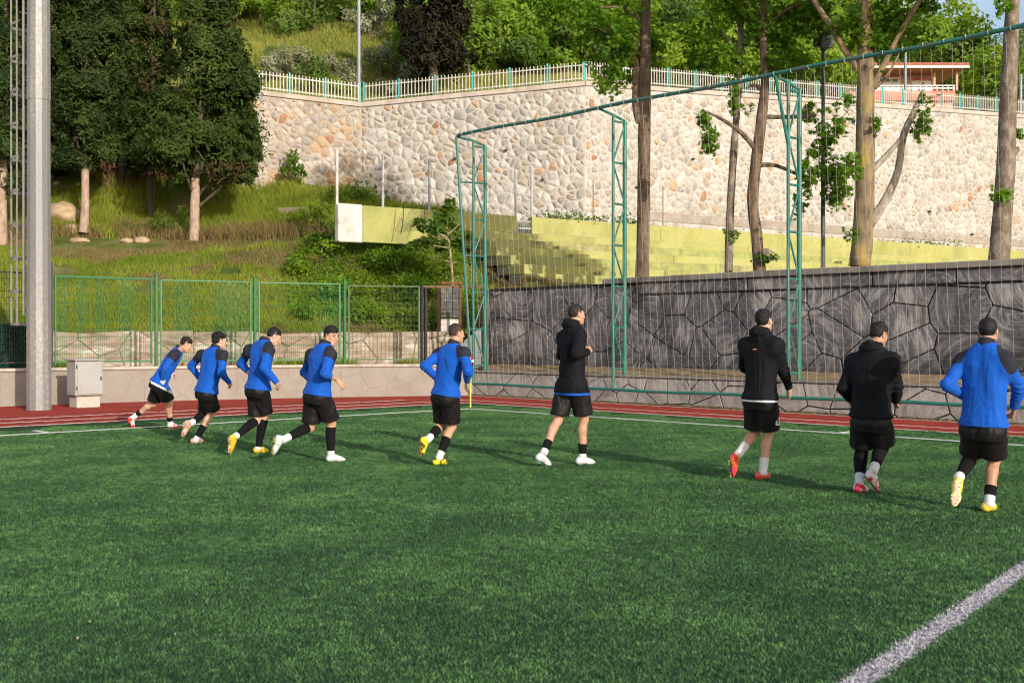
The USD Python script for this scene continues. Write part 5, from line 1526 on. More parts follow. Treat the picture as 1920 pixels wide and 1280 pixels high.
rg = np.random.default_rng(71)
xy = np.c_[rg.uniform(-24, 1.5, 260000), rg.uniform(24, 46, 260000)]
xy = xy[np.abs(xy[:, 0]) < .50 * xy[:, 1]]
xy = xy[behind(xy) & in_front_of_tall(xy)]
zz = bank_z(xy)
P3 = np.c_[xy, zz]
py = HORIZON - (zz - EYE) / xy[:, 1] * FPX
px = 960 + xy[:, 0] / xy[:, 1] * FPX
nn = meshkit.fbm(np.c_[xy * .55, np.zeros(len(xy))], 3, 31)
bare = ((np.abs(py - 458) < 10 + 6 * (nn - .5)) & (px > 100) & (px < 290)) | (nn < .30)
dry = meshkit.fbm(np.c_[xy * .45, np.zeros(len(xy)) + 9], 3, 35) - .11 * (py < 432) + .12 * np.clip((520 - py) / 60, -1, 1) * (px < 620) + .08 * (np.abs(py - 545) < 25)
long_ = (py < 452)
m_green = ~bare & (dry < .61)
m_dry = ~bare & (dry >= .585)
solo("bank_grass", cat([blades(xy[m_green & ~long_], zz[m_green & ~long_], .17, .022, 1), blades(xy[m_green & long_], zz[m_green & long_], .42, .026, 2, .7)]), L_GRASS, "green and yellowish grass growing over the bank between the walls", "grass", kind="stuff")
solo("dry_grass", cat([blades(xy[m_dry & ~long_], zz[m_dry & ~long_], .14, .02, 3), blades(xy[m_dry & long_], zz[m_dry & long_], .46, .024, 4, .8)]), L_DRY, "dry straw-coloured grass in patches on the bank", "grass", kind="stuff")
t = rg.uniform(0, 1, 5000)
k = rg.integers(0, len(OLD) - 1, 5000)
e = OLD[k] * (1 - t[:, None]) + OLD[k + 1] * t[:, None]
e = e + np.array([.25, -.45]) * rg.uniform(.2, 1.0, (5000, 1))
e = e[meshkit.fbm(np.c_[e * .5, np.zeros(len(e))], 2, 8) > .5]
solo("wall_foot_grass", blades(e, np.full(len(e), .80), .24, .02, 9), L_GRASS, "tufts of grass at the foot of the old plastered wall", "grass", kind="stuff")
xy = np.c_[rg.uniform(-26, 0, 90000), rg.uniform(44, 84, 90000)]
xy = xy[(np.abs(xy[:, 0]) < .5 * xy[:, 1]) & behind_tall(xy)]
zz = hill_z(xy)
solo("meadow_grass", blades(xy, zz, .40, .055, 12, .7), L_HILLGRASS, "long yellow-green meadow grass on the slope above the fence", "grass", kind="stuff")
xs_ = np.concatenate([np.array(TALL[i][0]) + (np.array(TALL[i + 1][0]) - np.array(TALL[i][0])) * rg.random((4200, 1)) for i in (1, 2, 3)])
xs_ = xs_ + np.c_[np.zeros(len(xs_)), rg.uniform(.55, 3.0, len(xs_))]
solo("verge_grass", blades(xs_, hill_z(xs_), .26, .04, 13, .6), L_HILLGRASS, "grass verge behind the picket fence on top of the stone wall", "grass", kind="stuff")
us_ = rg.uniform(-4.9, 14, 5200)
vs_ = rg.normal(LOW_V - .06, .05, 5200)
pp = court(us_, np.minimum(vs_, LOW_V - .01))
solo("wall_foot_weeds", blades(pp[:, :2], np.full(len(pp), .02), .055, .012, 14), L_DRY, "thin dry weeds along the foot of the low grey wall", "weeds", kind="stuff")

# ---- brambles, bushes, the sapling, weeds on ledges
def bush(px, py, z, r, n, label, seed, leaf=OVAL, size=.13, m=None, name="bramble_bush", zoff=None):
    c = at(px, py, z)
    g_ = float(bank_z(c[None, :2])[0]) if zoff is None else zoff
    o = thing(name, label, "shrub", loc=(c[0], c[1], g_))
    rg = np.random.default_rng(seed)
    r = np.broadcast_to(np.asarray(r, float), 3)
    lob = [(np.array([rg.normal() * r[0] * .5, rg.normal() * r[1] * .5, r[2] * rg.uniform(.25, .85)]), r * rg.uniform(.35, .6)) for _ in range(7)]
    p = crown_points(lob, n, seed, .42, 2.0, .4)
    p = p[p[:, 2] > -.25]
    part(o, "leaves", scatter(leaf, p, facing(p + [0, 0, .2], seed, .55), size * rg.uniform(.6, 1.3, len(p))), m or L_IVY)
    st_ = [tube([[rg.normal() * .1, rg.normal() * .1, -.15], l[0] * .6 + rg.normal(size=3) * .05, l[0]], [.018, .012, .005], 5) for l in lob]
    part(o, "stems", cat(st_), M_BARK_DARK, kind="stuff")


BUSHES = [
    (600, 470, 38.0, (1.0, .8, .75), 900, "leafy bramble bush under the left part of the stand's bare end"), (660, 505, 36.9, (1.1, .8, .70), 1100, "dense bramble bush below the bare plaster block"), (735, 500, 36.8, (1.0, .8, .7), 1000, "bramble bush below the yellow parapet, left of the sapling"),
    (700, 550, 35.4, (1.1, .8, .7), 1200, "dense dark-leaved bramble above the fourth fence panel"), (775, 545, 35.3, (.9, .7, .75), 1000, "bramble bush left of the rusty frame"), (640, 555, 35.4, (.9, .8, .55), 800, "bramble bush behind the tall green fence post"),
    (560, 520, 36.3, (.8, .8, .45), 500, "low bramble patch on the grass behind the third fence panel"), (800, 590, 34.4, (.6, .5, .5), 500, "small bramble beside the black gate posts"), (700, 600, 34.2, (1.0, .6, .55), 800, "bramble hanging over the old wall behind the last panel"),
    (580, 600, 33.9, (.7, .6, .4), 400, "small green clump over the old wall behind the third panel"), (855, 520, 36.0, (.8, .7, .6), 700, "bramble bush behind the rusty frame"), (300, 438, 41.6, (1.0, .7, .5), 500, "nettle clump between the conifer trunks"),
    (655, 375, 41.4, (.9, .7, .75), 700, "yellow-green bush behind the bare plaster end"), (690, 375, 41.6, (.8, .6, .8), 600, "dark bush left of the grey steel post"), (550, 430, 40.0, (.7, .6, .6), 500, "bush in front of the low broken wall"), (600, 420, 39.4, (.8, .7, .8), 700, "tall bramble climbing beside the broken wall"),
]
for i, (px, py, z, r, n, label) in enumerate(BUSHES):
    bush(px, py, z, r, n, label, 200 + i, m=L_SHRUB if i in (12, 11) else L_IVY)
rg = np.random.default_rng(91)
n = 9000
uvx = np.c_[rg.uniform(540, 900, n), rg.uniform(34.0, 38.4, n)]
xy = np.c_[(uvx[:, 0] - 960) / FPX * uvx[:, 1], uvx[:, 1]]
ok = behind(xy, .1) & (meshkit.fbm(np.c_[xy * .8, np.zeros(n)], 3, 2) + .12 * np.clip((uvx[:, 0] - 600) / 120, -1.5, .6) > .47)
xy = xy[ok]
p = np.c_[xy, bank_z(xy) + np.abs(rg.normal(0, .16, len(xy)))]
solo("ivy", scatter(OVAL, p, facing(np.tile([0, -.6, 1.0], (len(p), 1)), 6, .6), .13 * rg.uniform(.6, 1.3, len(p))), L_IVY, "ivy and bramble leaves creeping over the bank below the stand", "ivy", kind="stuff")

sp0 = at(848, 530, 35.0)
sap = thing("sapling", "young tree with large pointed leaves in front of the stand, left of the corner tower", "tree", loc=(0, 0, 0))
T_ = [(850, 545, 2.4), (845, 480, 2.2), (840, 440, 1.8), (838, 400, 1.2)]
part(sap, "trunk", limb(np.array([at(a, b, 34.6) for a, b, _ in T_]), np.array([r * 34.6 / FPX for *_, r in T_]), .02, 3, 8), M_BARK_CONIFER, smooth=True)
for k, l in enumerate(([(845, 492, 1.4), (832, 487, 1)], [(844, 497, 1.2), (856, 490, .8)], [(841, 450, 1.2), (810, 430, .9), (785, 420, .5)], [(840, 440, 1.2), (862, 420, .7)], [(842, 465, 1), (812, 460, .6)])):
    part(sap, "branch", limb(np.array([at(a, b, 34.6 - .1 * k) for a, b, _ in l]), np.array([r * 34.6 / FPX for *_, r in l]), .02, k, 6), M_BARK_CONIFER, smooth=True)
crown_part(sap, px_lobes([(845, 385, 14, 12, 0), (835, 410, 24, 18, 0), (812, 428, 24, 14, -.1), (785, 418, 14, 10, -.1), (850, 432, 22, 14, .1), (800, 455, 22, 12, 0), (775, 462, 14, 10, 0), (835, 460, 22, 14, .1), (862, 455, 12, 12, 0), (880, 445, 14, 10, .2)], 34.6), 700, OVAL, .24, L_SHRUB, 61, gap=.35, freq=2.5, shell=.1)
for i, (px0, px1, label) in enumerate(((1020, 1070, "weeds on the parapet right of the white gate"), (1070, 1130, "weeds on the parapet left of the second net tower"), (1165, 1192, "small weeds on the parapet between the second tower and the straight trunk"), (1680, 1790, "weeds along the parapet right of the forked tree"))):
    s = np.linspace(along(px0, -.4), along(px1, -.4), 7)
    o = thing("parapet_weeds", label, "weeds", loc=(0, 0, 0))
    pts = np.concatenate([np.append(S0 + W * a + N * -.36, 5.84) + np.random.default_rng(i * 9 + j).normal(size=(42, 3)) * [.22, .10, .16] for j, a in enumerate(s)])
    part(o, "leaves", scatter(OVAL, pts, rot_between(len(pts), i + 3), .13), L_SHRUB)
o = thing("wall_weed", "spindly green weed growing at the foot of the tan stone wall", "weeds", loc=(0, 0, 0))
pts = crown_points(px_lobes([(548, 300, 12, 22, 0), (560, 320, 14, 12, 0), (535, 318, 8, 10, 0)], 44.3), 220, 9, .3, 2.0, .1)
part(o, "leaves", scatter(OVAL, pts, upright(len(pts), 5, .6), .20), L_SHRUB)

# broken wall and rocks on the bank
M_ROCK = plain("bank_rock", (.38, .28, .18), .95, .3, 4.0, .03, 14.0, dirt=(.16, .11, .06), dirt_scale=1.5)
bwk = thing("broken_wall", "low broken concrete wall end on the bank left of the bare plaster block", "wall fragment", loc=(0, 0, 0))
p0, p1 = at(522, 392, 41.5), at(614, 384, 41.2)
d2 = (p1 - p0)[:2]
part(bwk, "wall_piece", obox([p0[0], p0[1], 0], d2 / np.linalg.norm(d2), np.array([d2[1], -d2[0]]) / np.linalg.norm(d2), [0, -.2, p0[2] - 1.2], [np.linalg.norm(d2), .1, p0[2] + .04], .03), plain("old_grey_concrete", (.20, .165, .125), .95, .3, 3.0, .02, 20))
ROCKS = [(118, 402, 41.9, (.62, .5, .42), "large tan rock right of the mast"), (136, 432, 41.3, (.40, .35, .24), "tan rock beside the conifer trunk"), (266, 450, 40.4, (.26, .22, .14), "small flat rock on the path, right of the other"), (238, 455, 40.2, (.22, .20, .11), "small flat rock on the path, left of the other"), (150, 452, 40.3, (.34, .25, .12), "grey rock below the conifer trunk beside the mast"), (355, 640, 30.7, (.18, .15, .12), "pale stone at the old wall behind the second panel")]
for i, (px, py, z, r, label) in enumerate(ROCKS):
    c = at(px, py, z)
    m = trimesh.creation.icosphere(3, 1.0)
    v = m.vertices * (1 + .55 * (meshkit.fbm(m.vertices * 1.6 + i * 5, 3, i) - .5))[:, None]
    g_ = float(bank_z(c[None, :2])[0]) if i < 5 else .8
    solo("rock", (v * np.array(r) + [c[0], c[1], g_ + r[2] * .35], m.faces), M_ROCK, label, "rock", smooth=40)


# joints of the runners in world metres
JOINTS = ('hip', 'hipR', 'hipL', 'neck', 'head', 'shR', 'elR', 'wrR', 'haR', 'knR', 'anR', 'heR', 'toR', 'shL', 'elL', 'wrL', 'haL', 'knL', 'anL', 'heL', 'toL', 'look', 'fwd')
POSES = [
    [(-5.923,19.197,0.796),(-5.906,19.114,0.796),(-5.94,19.28,0.796),(-5.627,19.289,1.355),(-5.483,19.246,1.434),(-5.642,19.103,1.27),(-5.751,18.945,1.039),(-5.824,19.056,0.828),(-5.835,19.11,0.756),(-5.798,19.364,0.463),(-5.848,19.561,0.096),(-5.871,19.547,0.008),(-5.63,19.482,0.004),(-5.725,19.476,1.326),(-5.821,19.439,1.026),(-5.701,19.244,0.926),(-5.633,19.192,0.896),(-6.102,19.46,0.44),(-6.445,19.561,0.221),(-6.54,19.525,0.17),(-6.51,19.65,-0.045),(0.88,0.3,-0.45),(0.98,0.2,0.0)],
    [(-4.423,16.586,0.77),(-4.386,16.513,0.77),(-4.46,16.66,0.77),(-4.318,16.619,1.397),(-4.272,16.738,1.503),(-4.148,16.455,1.316),(-4.148,16.337,1.05),(-4.082,16.523,0.909),(-4.078,16.596,0.861),(-4.396,16.801,0.47),(-4.621,16.703,0.065),(-4.676,16.682,-0.001),(-4.549,16.885,-0.036),(-4.56,16.784,1.319),(-4.749,16.914,1.14),(-4.601,16.853,0.957),(-4.548,16.831,0.892),(-4.526,16.915,0.447),(-4.637,16.541,0.328),(-4.707,16.522,0.344),(-4.753,16.553,0.109),(0.8,0.5,-0.05),(0.892,0.451,0.0)],
    [(-3.37,15.203,0.881),(-3.319,15.135,0.881),(-3.421,15.271,0.881),(-3.299,15.22,1.505),(-3.191,15.337,1.563),(-3.209,15.068,1.398),(-3.223,14.881,1.164),(-3.06,14.907,0.968),(-3.049,14.973,0.908),(-3.315,15.331,0.499),(-3.391,15.275,0.085),(-3.432,15.257,0.003),(-3.273,15.449,-0.016),(-3.534,15.372,1.403),(-3.683,15.542,1.206),(-3.541,15.366,1.101),(-3.489,15.302,1.063),(-3.41,15.285,0.452),(-3.601,14.953,0.279),(-3.67,14.934,0.265),(-3.689,15.013,0.028),(0.85,0.35,-0.45),(0.8,0.6,0.0)],
    [(-2.388,14.064,0.862),(-2.331,14.0,0.862),(-2.444,14.127,0.862),(-2.306,14.081,1.462),(-2.236,14.192,1.57),(-2.214,13.938,1.364),(-2.246,13.759,1.125),(-2.134,13.967,1.043),(-2.059,13.975,0.966),(-2.239,14.197,0.491),(-2.251,14.204,0.071),(-2.285,14.191,0.003),(-2.071,14.319,-0.011),(-2.492,14.223,1.352),(-2.606,14.379,1.122),(-2.499,14.17,1.035),(-2.46,14.095,1.004),(-2.505,14.206,0.444),(-2.771,13.904,0.323),(-2.851,13.89,0.355),(-2.9,13.939,0.114),(0.76,-0.65,-0.1),(0.751,0.661,0.0)],
    [(-0.802,13.89,0.864),(-0.746,13.826,0.864),(-0.859,13.954,0.864),(-0.715,13.898,1.463),(-0.677,13.991,1.6),(-0.572,13.756,1.381),(-0.52,13.558,1.162),(-0.543,13.773,1.035),(-0.516,13.858,1.047),(-0.735,13.995,0.469),(-0.88,13.829,0.111),(-0.937,13.815,0.015),(-0.774,14.001,-0.021),(-0.899,14.041,1.362),(-1.051,13.829,1.214),(-0.917,13.971,1.058),(-0.869,14.022,1.002),(-0.866,14.134,0.473),(-1.009,13.763,0.336),(-1.083,13.758,0.344),(-1.081,13.827,0.104),(0.8,0.6,0.0),(0.751,0.661,0.0)],
    [(0.732,13.819,1.001),(0.792,13.751,1.001),(0.672,13.888,1.001),(0.74,13.811,1.702),(0.789,13.928,1.832),(0.816,13.659,1.582),(0.761,13.428,1.365),(0.909,13.65,1.387),(0.943,13.73,1.429),(0.873,13.886,0.568),(0.857,13.905,0.12),(0.796,13.898,0.026),(1.037,14.014,0.013),(0.627,13.964,1.565),(0.62,14.19,1.337),(0.856,14.316,1.335),(0.953,14.31,1.424),(0.554,13.86,0.553),(0.385,13.644,0.197),(0.3,13.638,0.122),(0.457,13.776,-0.046),(0.85,0.5,0.02),(0.751,0.661,0.0)],
    [(2.701,12.427,0.899),(2.759,12.361,0.899),(2.642,12.493,0.899),(2.715,12.421,1.596),(2.764,12.519,1.735),(2.839,12.273,1.486),(2.932,12.382,1.209),(3.03,12.512,1.006),(3.055,12.55,0.924),(2.816,12.555,0.5),(2.726,12.434,0.09),(2.663,12.437,0.003),(2.86,12.605,-0.021),(2.563,12.569,1.484),(2.592,12.75,1.232),(2.763,12.905,1.112),(2.825,12.961,1.07),(2.702,12.695,0.505),(2.457,12.397,0.3),(2.38,12.408,0.259),(2.418,12.482,0.013),(0.7,0.7,0.12),(0.751,0.661,0.0)],
    [(3.556,11.322,0.748),(3.611,11.259,0.748),(3.501,11.384,0.748),(3.577,11.322,1.442),(3.653,11.386,1.575),(3.713,11.182,1.346),(3.787,11.26,1.073),(3.841,11.441,0.917),(3.886,11.512,0.891),(3.745,11.537,0.461),(3.551,11.24,0.253),(3.492,11.253,0.21),(3.647,11.323,0.033),(3.422,11.462,1.327),(3.323,11.462,1.05),(3.445,11.636,0.928),(3.489,11.698,0.883),(3.561,11.637,0.416),(3.453,11.366,0.126),(3.42,11.361,0.021),(3.587,11.536,-0.017),(0.8,0.5,-0.3),(0.751,0.661,0.0)],
    [(4.156,10.079,0.776),(4.212,10.015,0.776),(4.1,10.142,0.776),(4.176,10.075,1.485),(4.236,10.176,1.607),(4.293,9.932,1.352),(4.449,10.03,1.115),(4.481,10.199,0.933),(4.492,10.26,0.868),(4.334,10.281,0.461),(4.23,10.137,0.08),(4.185,10.142,-0.007),(4.373,10.305,-0.032),(4.017,10.218,1.346),(3.838,10.091,1.141),(4.03,10.212,1.034),(4.098,10.256,0.996),(4.202,10.424,0.468),(3.954,10.12,0.32),(3.926,10.059,0.299),(3.851,9.976,0.075),(0.5,0.85,-0.02),(0.751,0.661,0.0)],
]


# ------------------------------------------------------------------ people: soft volumes turned into skin, cloth and leather
class Vol:
    """A distance field on a grid; primitives are blended in, then surface() meshes its zero level."""

    def __init__(self, lo, hi, step, pad=0.0):
        self.pad = pad
        self.lo, self.step = np.asarray(lo, float), step
        self.n = np.ceil((np.asarray(hi, float) - self.lo) / step).astype(int) + 1
        self.d = np.full(self.n, 1.0, np.float32)

    def sub(self, lo, hi):
        a = np.clip(np.floor((np.asarray(lo) - self.lo) / self.step).astype(int), 0, self.n - 1)
        b = np.clip(np.ceil((np.asarray(hi) - self.lo) / self.step).astype(int) + 1, 1, self.n)
        s = tuple(slice(x, max(y, x + 1)) for x, y in zip(a, b))
        ax = [self.lo[k] + self.step * np.arange(a[k], max(b[k], a[k] + 1)) for k in range(3)]
        return s, np.stack(np.meshgrid(*ax, indexing="ij"), -1)

    def put(self, lo, hi, fn, k=0.0, op="add"):
        pad = k + 2.5 * self.step + self.pad
        s, p = self.sub(np.asarray(lo) - pad, np.asarray(hi) + pad)
        e = fn(p).astype(np.float32)
        d = self.d[s]
        if op == "cut":
            self.d[s] = np.maximum(d, -e)
        elif k > 0:
            h = np.clip(0.5 + 0.5 * (d - e) / k, 0, 1)
            self.d[s] = d * (1 - h) + e * h - k * h * (1 - h)
        else:
            self.d[s] = np.minimum(d, e)

    def cone(self, a, b, ra, rb, k=0.0, flat=None, cut=None, op="add"):
        """A limb: a tapered capsule; flat = (axis, factor) squeezes it along an axis; cut trims it square at its end."""
        a, b = np.asarray(a, float), np.asarray(b, float)
        ba = b - a
        L2 = float(ba @ ba) + 1e-12

        def fn(p):
            q = p - a
            t = np.clip(q @ ba / L2, 0, 1)
            w = q - t[..., None] * ba
            if flat is not None:
                ax = np.asarray(flat[0], float)
                w = w + (w @ ax)[..., None] * ax * (1 / flat[1] - 1)
            d = np.linalg.norm(w, axis=-1) - (ra + (rb - ra) * t)
            if cut is not None:
                c = np.asarray(cut, float)
                d = np.maximum(d, (p - b) @ c)
            return d
        r = max(ra, rb)
        self.put(np.minimum(a, b) - r, np.maximum(a, b) + r, fn, k, op)

    def ball(self, c, R, radii, k=0.0, op="add"):
        """An ellipsoid; the rows of R are its axes."""
        c, R, radii = np.asarray(c, float), np.asarray(R, float), np.asarray(radii, float)

        def fn(p):
            q = ((p - c) @ R.T) / radii
            n = np.linalg.norm(q, axis=-1)
            g = np.linalg.norm(q / radii, axis=-1) + 1e-9
            return n * (n - 1) / g
        self.put(c - radii.max(), c + radii.max(), fn, k, op)

    def loft(self, spine, fwd, lat, ts, aw, bw, k=0.0, shift=None):
        """A trunk: ellipses of half width aw and half depth bw along a straight spine, with flat ends."""
        a, b = np.asarray(spine[0], float), np.asarray(spine[1], float)
        ax = (b - a)
        L = np.linalg.norm(ax)
        ax = ax / L
        f = fwd - ax * (fwd @ ax)
        f /= np.linalg.norm(f)
        la = np.cross(f, ax)
        m = max(max(aw), max(bw))

        def fn(p):
            q = p - a
            t = q @ ax
            tt = np.clip(t / L, ts[0], ts[-1])
            A, B = np.interp(tt, ts, aw), np.interp(tt, ts, bw)
            S = np.interp(tt, ts, shift) if shift is not None else 0.0
            x, y = q @ la, q @ f - S
            r = (np.abs(x / A) ** 2.4 + np.abs(y / B) ** 2.4) ** (1 / 2.4)
            d = (r - 1) * np.minimum(A, B)
            return np.maximum(d, np.maximum(ts[0] * L - t, t - ts[-1] * L))
        lo, hi = a + ax * ts[0] * L, a + ax * ts[-1] * L
        self.put(np.minimum(lo, hi) - m, np.maximum(lo, hi) + m, fn, k)

    def surface(self, smooth=2):
        d = self.d
        ins = d < 0
        c = ins[:-1, :-1, :-1].astype(np.uint8)
        tot = sum(ins[i:i + d.shape[0] - 1, j:j + d.shape[1] - 1, m:m + d.shape[2] - 1].astype(np.uint8) for i in (0, 1) for j in (0, 1) for m in (0, 1))
        cells = np.argwhere((tot > 0) & (tot < 8))
        idx = np.full(tot.shape, -1, np.int32)
        idx[tuple(cells.T)] = np.arange(len(cells))
        acc, cnt = np.zeros((len(cells), 3)), np.zeros(len(cells))
        corners = np.array([[i, j, m] for i in (0, 1) for j in (0, 1) for m in (0, 1)])
        val = np.stack([d[tuple((cells + o).T)] for o in corners], 1)
        for x in range(8):
            for y in range(x + 1, 8):
                if np.abs(corners[x] - corners[y]).sum() == 1:
                    hit = (val[:, x] < 0) != (val[:, y] < 0)
                    t = val[hit, x] / (val[hit, x] - val[hit, y])
                    acc[hit] += corners[x] + t[:, None] * (corners[y] - corners[x])
                    cnt[hit] += 1
        v = self.lo + (cells + acc / cnt[:, None]) * self.step
        faces = []
        for k in range(3):
            o = [0, 0, 0]
            o[k] = 1
            sl0 = tuple(slice(1, -1 if q != k else -1) for q in range(3))
            A = ins[:-1, :-1, :-1] if False else None
            a0 = ins[tuple(slice(1, n - 1) if q != k else slice(0, n - 1) for q, n in enumerate(ins.shape))]
            a1 = ins[tuple(slice(1, n - 1) if q != k else slice(1, n) for q, n in enumerate(ins.shape))]
            e = np.argwhere(a0 != a1)
            flip = a0[tuple(e.T)]
            base = e.copy()
            for q in range(3):
                if q != k:
                    base[:, q] += 1
            i, j = [q for q in range(3) if q != k]
            quad = []
            for di, dj in ((-1, -1), (0, -1), (0, 0), (-1, 0)):
                g = base.copy()
                g[:, i] += di
                g[:, j] += dj
                quad.append(idx[tuple(g.T)])
            quad = np.stack(quad, 1)
            if k == 1:
                flip = ~flip
            quad[~flip] = quad[~flip][:, ::-1]
            faces.append(quad)
        q = np.vstack(faces)
        f = np.vstack([q[:, [0, 1, 2]], q[:, [0, 2, 3]]])
        f = f[(f >= 0).all(1)]
        for s in range(smooth):
            v = relax(v, f, 0.5)
            v = relax(v, f, -0.52)
        return v, f


def relax(v, f, w):
    acc, n = np.zeros_like(v), np.zeros(len(v))
    for a, b in ((0, 1), (1, 2), (2, 0)):
        for x, y in ((a, b), (b, a)):
            for k in range(3):
                acc[:, k] += np.bincount(f[:, x], v[f[:, y], k], len(v))
            n += np.bincount(f[:, x], minlength=len(v))
    return v + w * (acc / np.maximum(n, 1)[:, None] - v)


def vnormals(v, f):
    g = np.cross(v[f[:, 1]] - v[f[:, 0]], v[f[:, 2]] - v[f[:, 0]])
    n = np.zeros_like(v)
    for k in range(3):
        for c in range(3):
            n[:, c] += np.bincount(f[:, k], g[:, c], len(v))
    return n / (np.linalg.norm(n, axis=1, keepdims=True) + 1e-12)


def split(v, f, s):
    """Cuts a mesh along the zero line of the vertex field s: (part where s < 0, part where s > 0)."""
    s = np.where(np.abs(s) < 1e-7, 1e-7, s)
    neg = s < 0
    k = neg[f].sum(1)
    outs = {True: [f[k == 3]], False: [f[k == 0]]}
    nv, extra = len(v), []
    for odd in (1, 2):
        m = f[k == odd]
        if not len(m):
            continue
        lone = (neg[m] if odd == 1 else ~neg[m])
        c = lone.argmax(1)
        r = np.arange(len(m))
        a, b, d = m[r, c], m[r, (c + 1) % 3], m[r, (c + 2) % 3]
        tb, td = s[a] / (s[a] - s[b]), s[a] / (s[a] - s[d])
        pb, pd = v[a] + tb[:, None] * (v[b] - v[a]), v[a] + td[:, None] * (v[d] - v[a])
        ib = nv + sum(len(x) for x in extra) + np.arange(len(m))
        extra.append(pb)
        idd = nv + sum(len(x) for x in extra) + np.arange(len(m))
        extra.append(pd)
        outs[odd == 1].append(np.stack([a, ib, idd], 1))
        outs[odd != 1] += [np.stack([ib, b, d], 1), np.stack([ib, d, idd], 1)]
    allv = np.vstack([v] + extra)
    res = []
    for side in (True, False):
        ff = np.vstack(outs[side])
        used = np.unique(ff)
        remap = np.full(len(allv), -1)
        remap[used] = np.arange(len(used))
        res.append((allv[used], remap[ff]))
    return res


def unit(x):
    return np.asarray(x, float) / (np.linalg.norm(x) + 1e-12)


def part_n(parent, name, v, f, m, label=None):
    """A part whose smooth normals have been worked out with its whole garment."""
    return part(parent, name, (v, f), m, smooth=True, label=label)


SKIN = [mat(f"skin_{i}", {
    "g": ("geometry", {}), "n": ("noise_texture", {"scale": 28.0, "detail": 4.0}),
    "r": ("rgb_ramp", {"ramp": [(0.3, tuple(np.array(c) * 0.86)), (0.7, tuple(np.array(c) * 1.06))]}),
    "p": ("principled_bsdf", {"roughness": 0.52, "subsurface_weight": 0.12, "subsurface_scale": 0.01, "specular_ior_level": 0.4}),
}, [("g.position", "n.vector"), ("n.fac", "r.fac"), ("r.color", "p.base_color")]) for i, c in enumerate([(0.50, 0.29, 0.20), (0.44, 0.245, 0.16), (0.37, 0.20, 0.125)])]


def cloth_mat(name, color, rough=0.75, sheen=0.15, spec=0.3):
    c = np.array(color)
    return mat(name, {
        "g": ("geometry", {}), "n": ("noise_texture", {"scale": 6.0, "detail": 3.0}),
        "r": ("rgb_ramp", {"ramp": [(0.3, tuple(c * 0.92)), (0.7, tuple(c * 1.06))]}),
        "w": ("noise_texture", {"scale": 55.0, "detail": 2.0, "distortion": 0.6}),
        "b": ("bump", {"strength": 0.25, "distance": 0.005}),
        "p": ("principled_bsdf", {"roughness": rough, "sheen_weight": sheen, "sheen_roughness": 0.5, "specular_ior_level": spec}),
    }, [("g.position", "n.vector"), ("n.fac", "r.fac"), ("r.color", "p.base_color"), ("g.position", "w.vector"), ("w.fac", "b.height"), ("b.normal", "p.normal")])


M_BLUE = cloth_mat("blue_knit", (0.0025, 0.074, 0.40), 0.75, 0.04, 0.2)
M_PANEL = cloth_mat("charcoal_knit", (0.018, 0.019, 0.030), 0.8, 0.0, 0.2)
M_JACKET = cloth_mat("black_shell", (0.0050, 0.0050, 0.0068), 0.78, 0.0, 0.16)
M_SHORTS = cloth_mat("black_shorts", (0.0065, 0.0052, 0.0060), 0.62, 0.0, 0.25)
M_SOCK = cloth_mat("black_sock", (0.0055, 0.0055, 0.0065), 0.9, 0.0, 0.15)
M_WHITE = cloth_mat("white_cotton", (0.54, 0.54, 0.56), 0.85, 0.0, 0.2)
M_HAIR = [mat(f"hair_{i}", {
    "g": ("geometry", {}), "n": ("noise_texture", {"scale": 160.0, "detail": 3.0}),
    "r": ("rgb_ramp", {"ramp": [(0.3, tuple(np.array(c) * 0.5)), (0.7, tuple(np.array(c) * 1.5))]}),
    "b": ("bump", {"strength": 0.8, "distance": 0.006}),
    "p": ("principled_bsdf", {"roughness": 0.55, "specular_ior_level": 0.25}),
}, [("g.position", "n.vector"), ("n.fac", "r.fac"), ("r.color", "p.base_color"), ("n.fac", "b.height"), ("b.normal", "p.normal")]) for i, c in enumerate([(0.008, 0.007, 0.007), (0.016, 0.011, 0.009), (0.035, 0.020, 0.014)])]
M_FADE = [mat(f"faded_hair_{i}", {"g": ("geometry", {}), "n": ("noise_texture", {"scale": 220.0, "detail": 2.0}), "r": ("rgb_ramp", {"ramp": [(0.35, c1), (0.65, c2)]}), "p": ("principled_bsdf", {"roughness": 0.7, "specular_ior_level": 0.2})},
    [("g.position", "n.vector"), ("n.fac", "r.fac"), ("r.color", "p.base_color")]) for i, (c1, c2) in enumerate([((.035, .024, .018), (.22, .13, .09)), ((.030, .020, .015), (.17, .10, .065)), ((.014, .010, .008), (.08, .048, .032))])]
M_EYE = plain("eye_white", (0.30, 0.26, 0.24), 0.4)
M_IRIS = plain("eye_dark", (0.012, 0.008, 0.006), 0.2)
M_LIP = plain("lip", (0.36, 0.15, 0.12), 0.5)


def head_frame(look):
    f = unit(look)
    r = unit(np.cross(f, [0, 0, 1.0]))
    return np.stack([r, f, np.cross(r, f)])


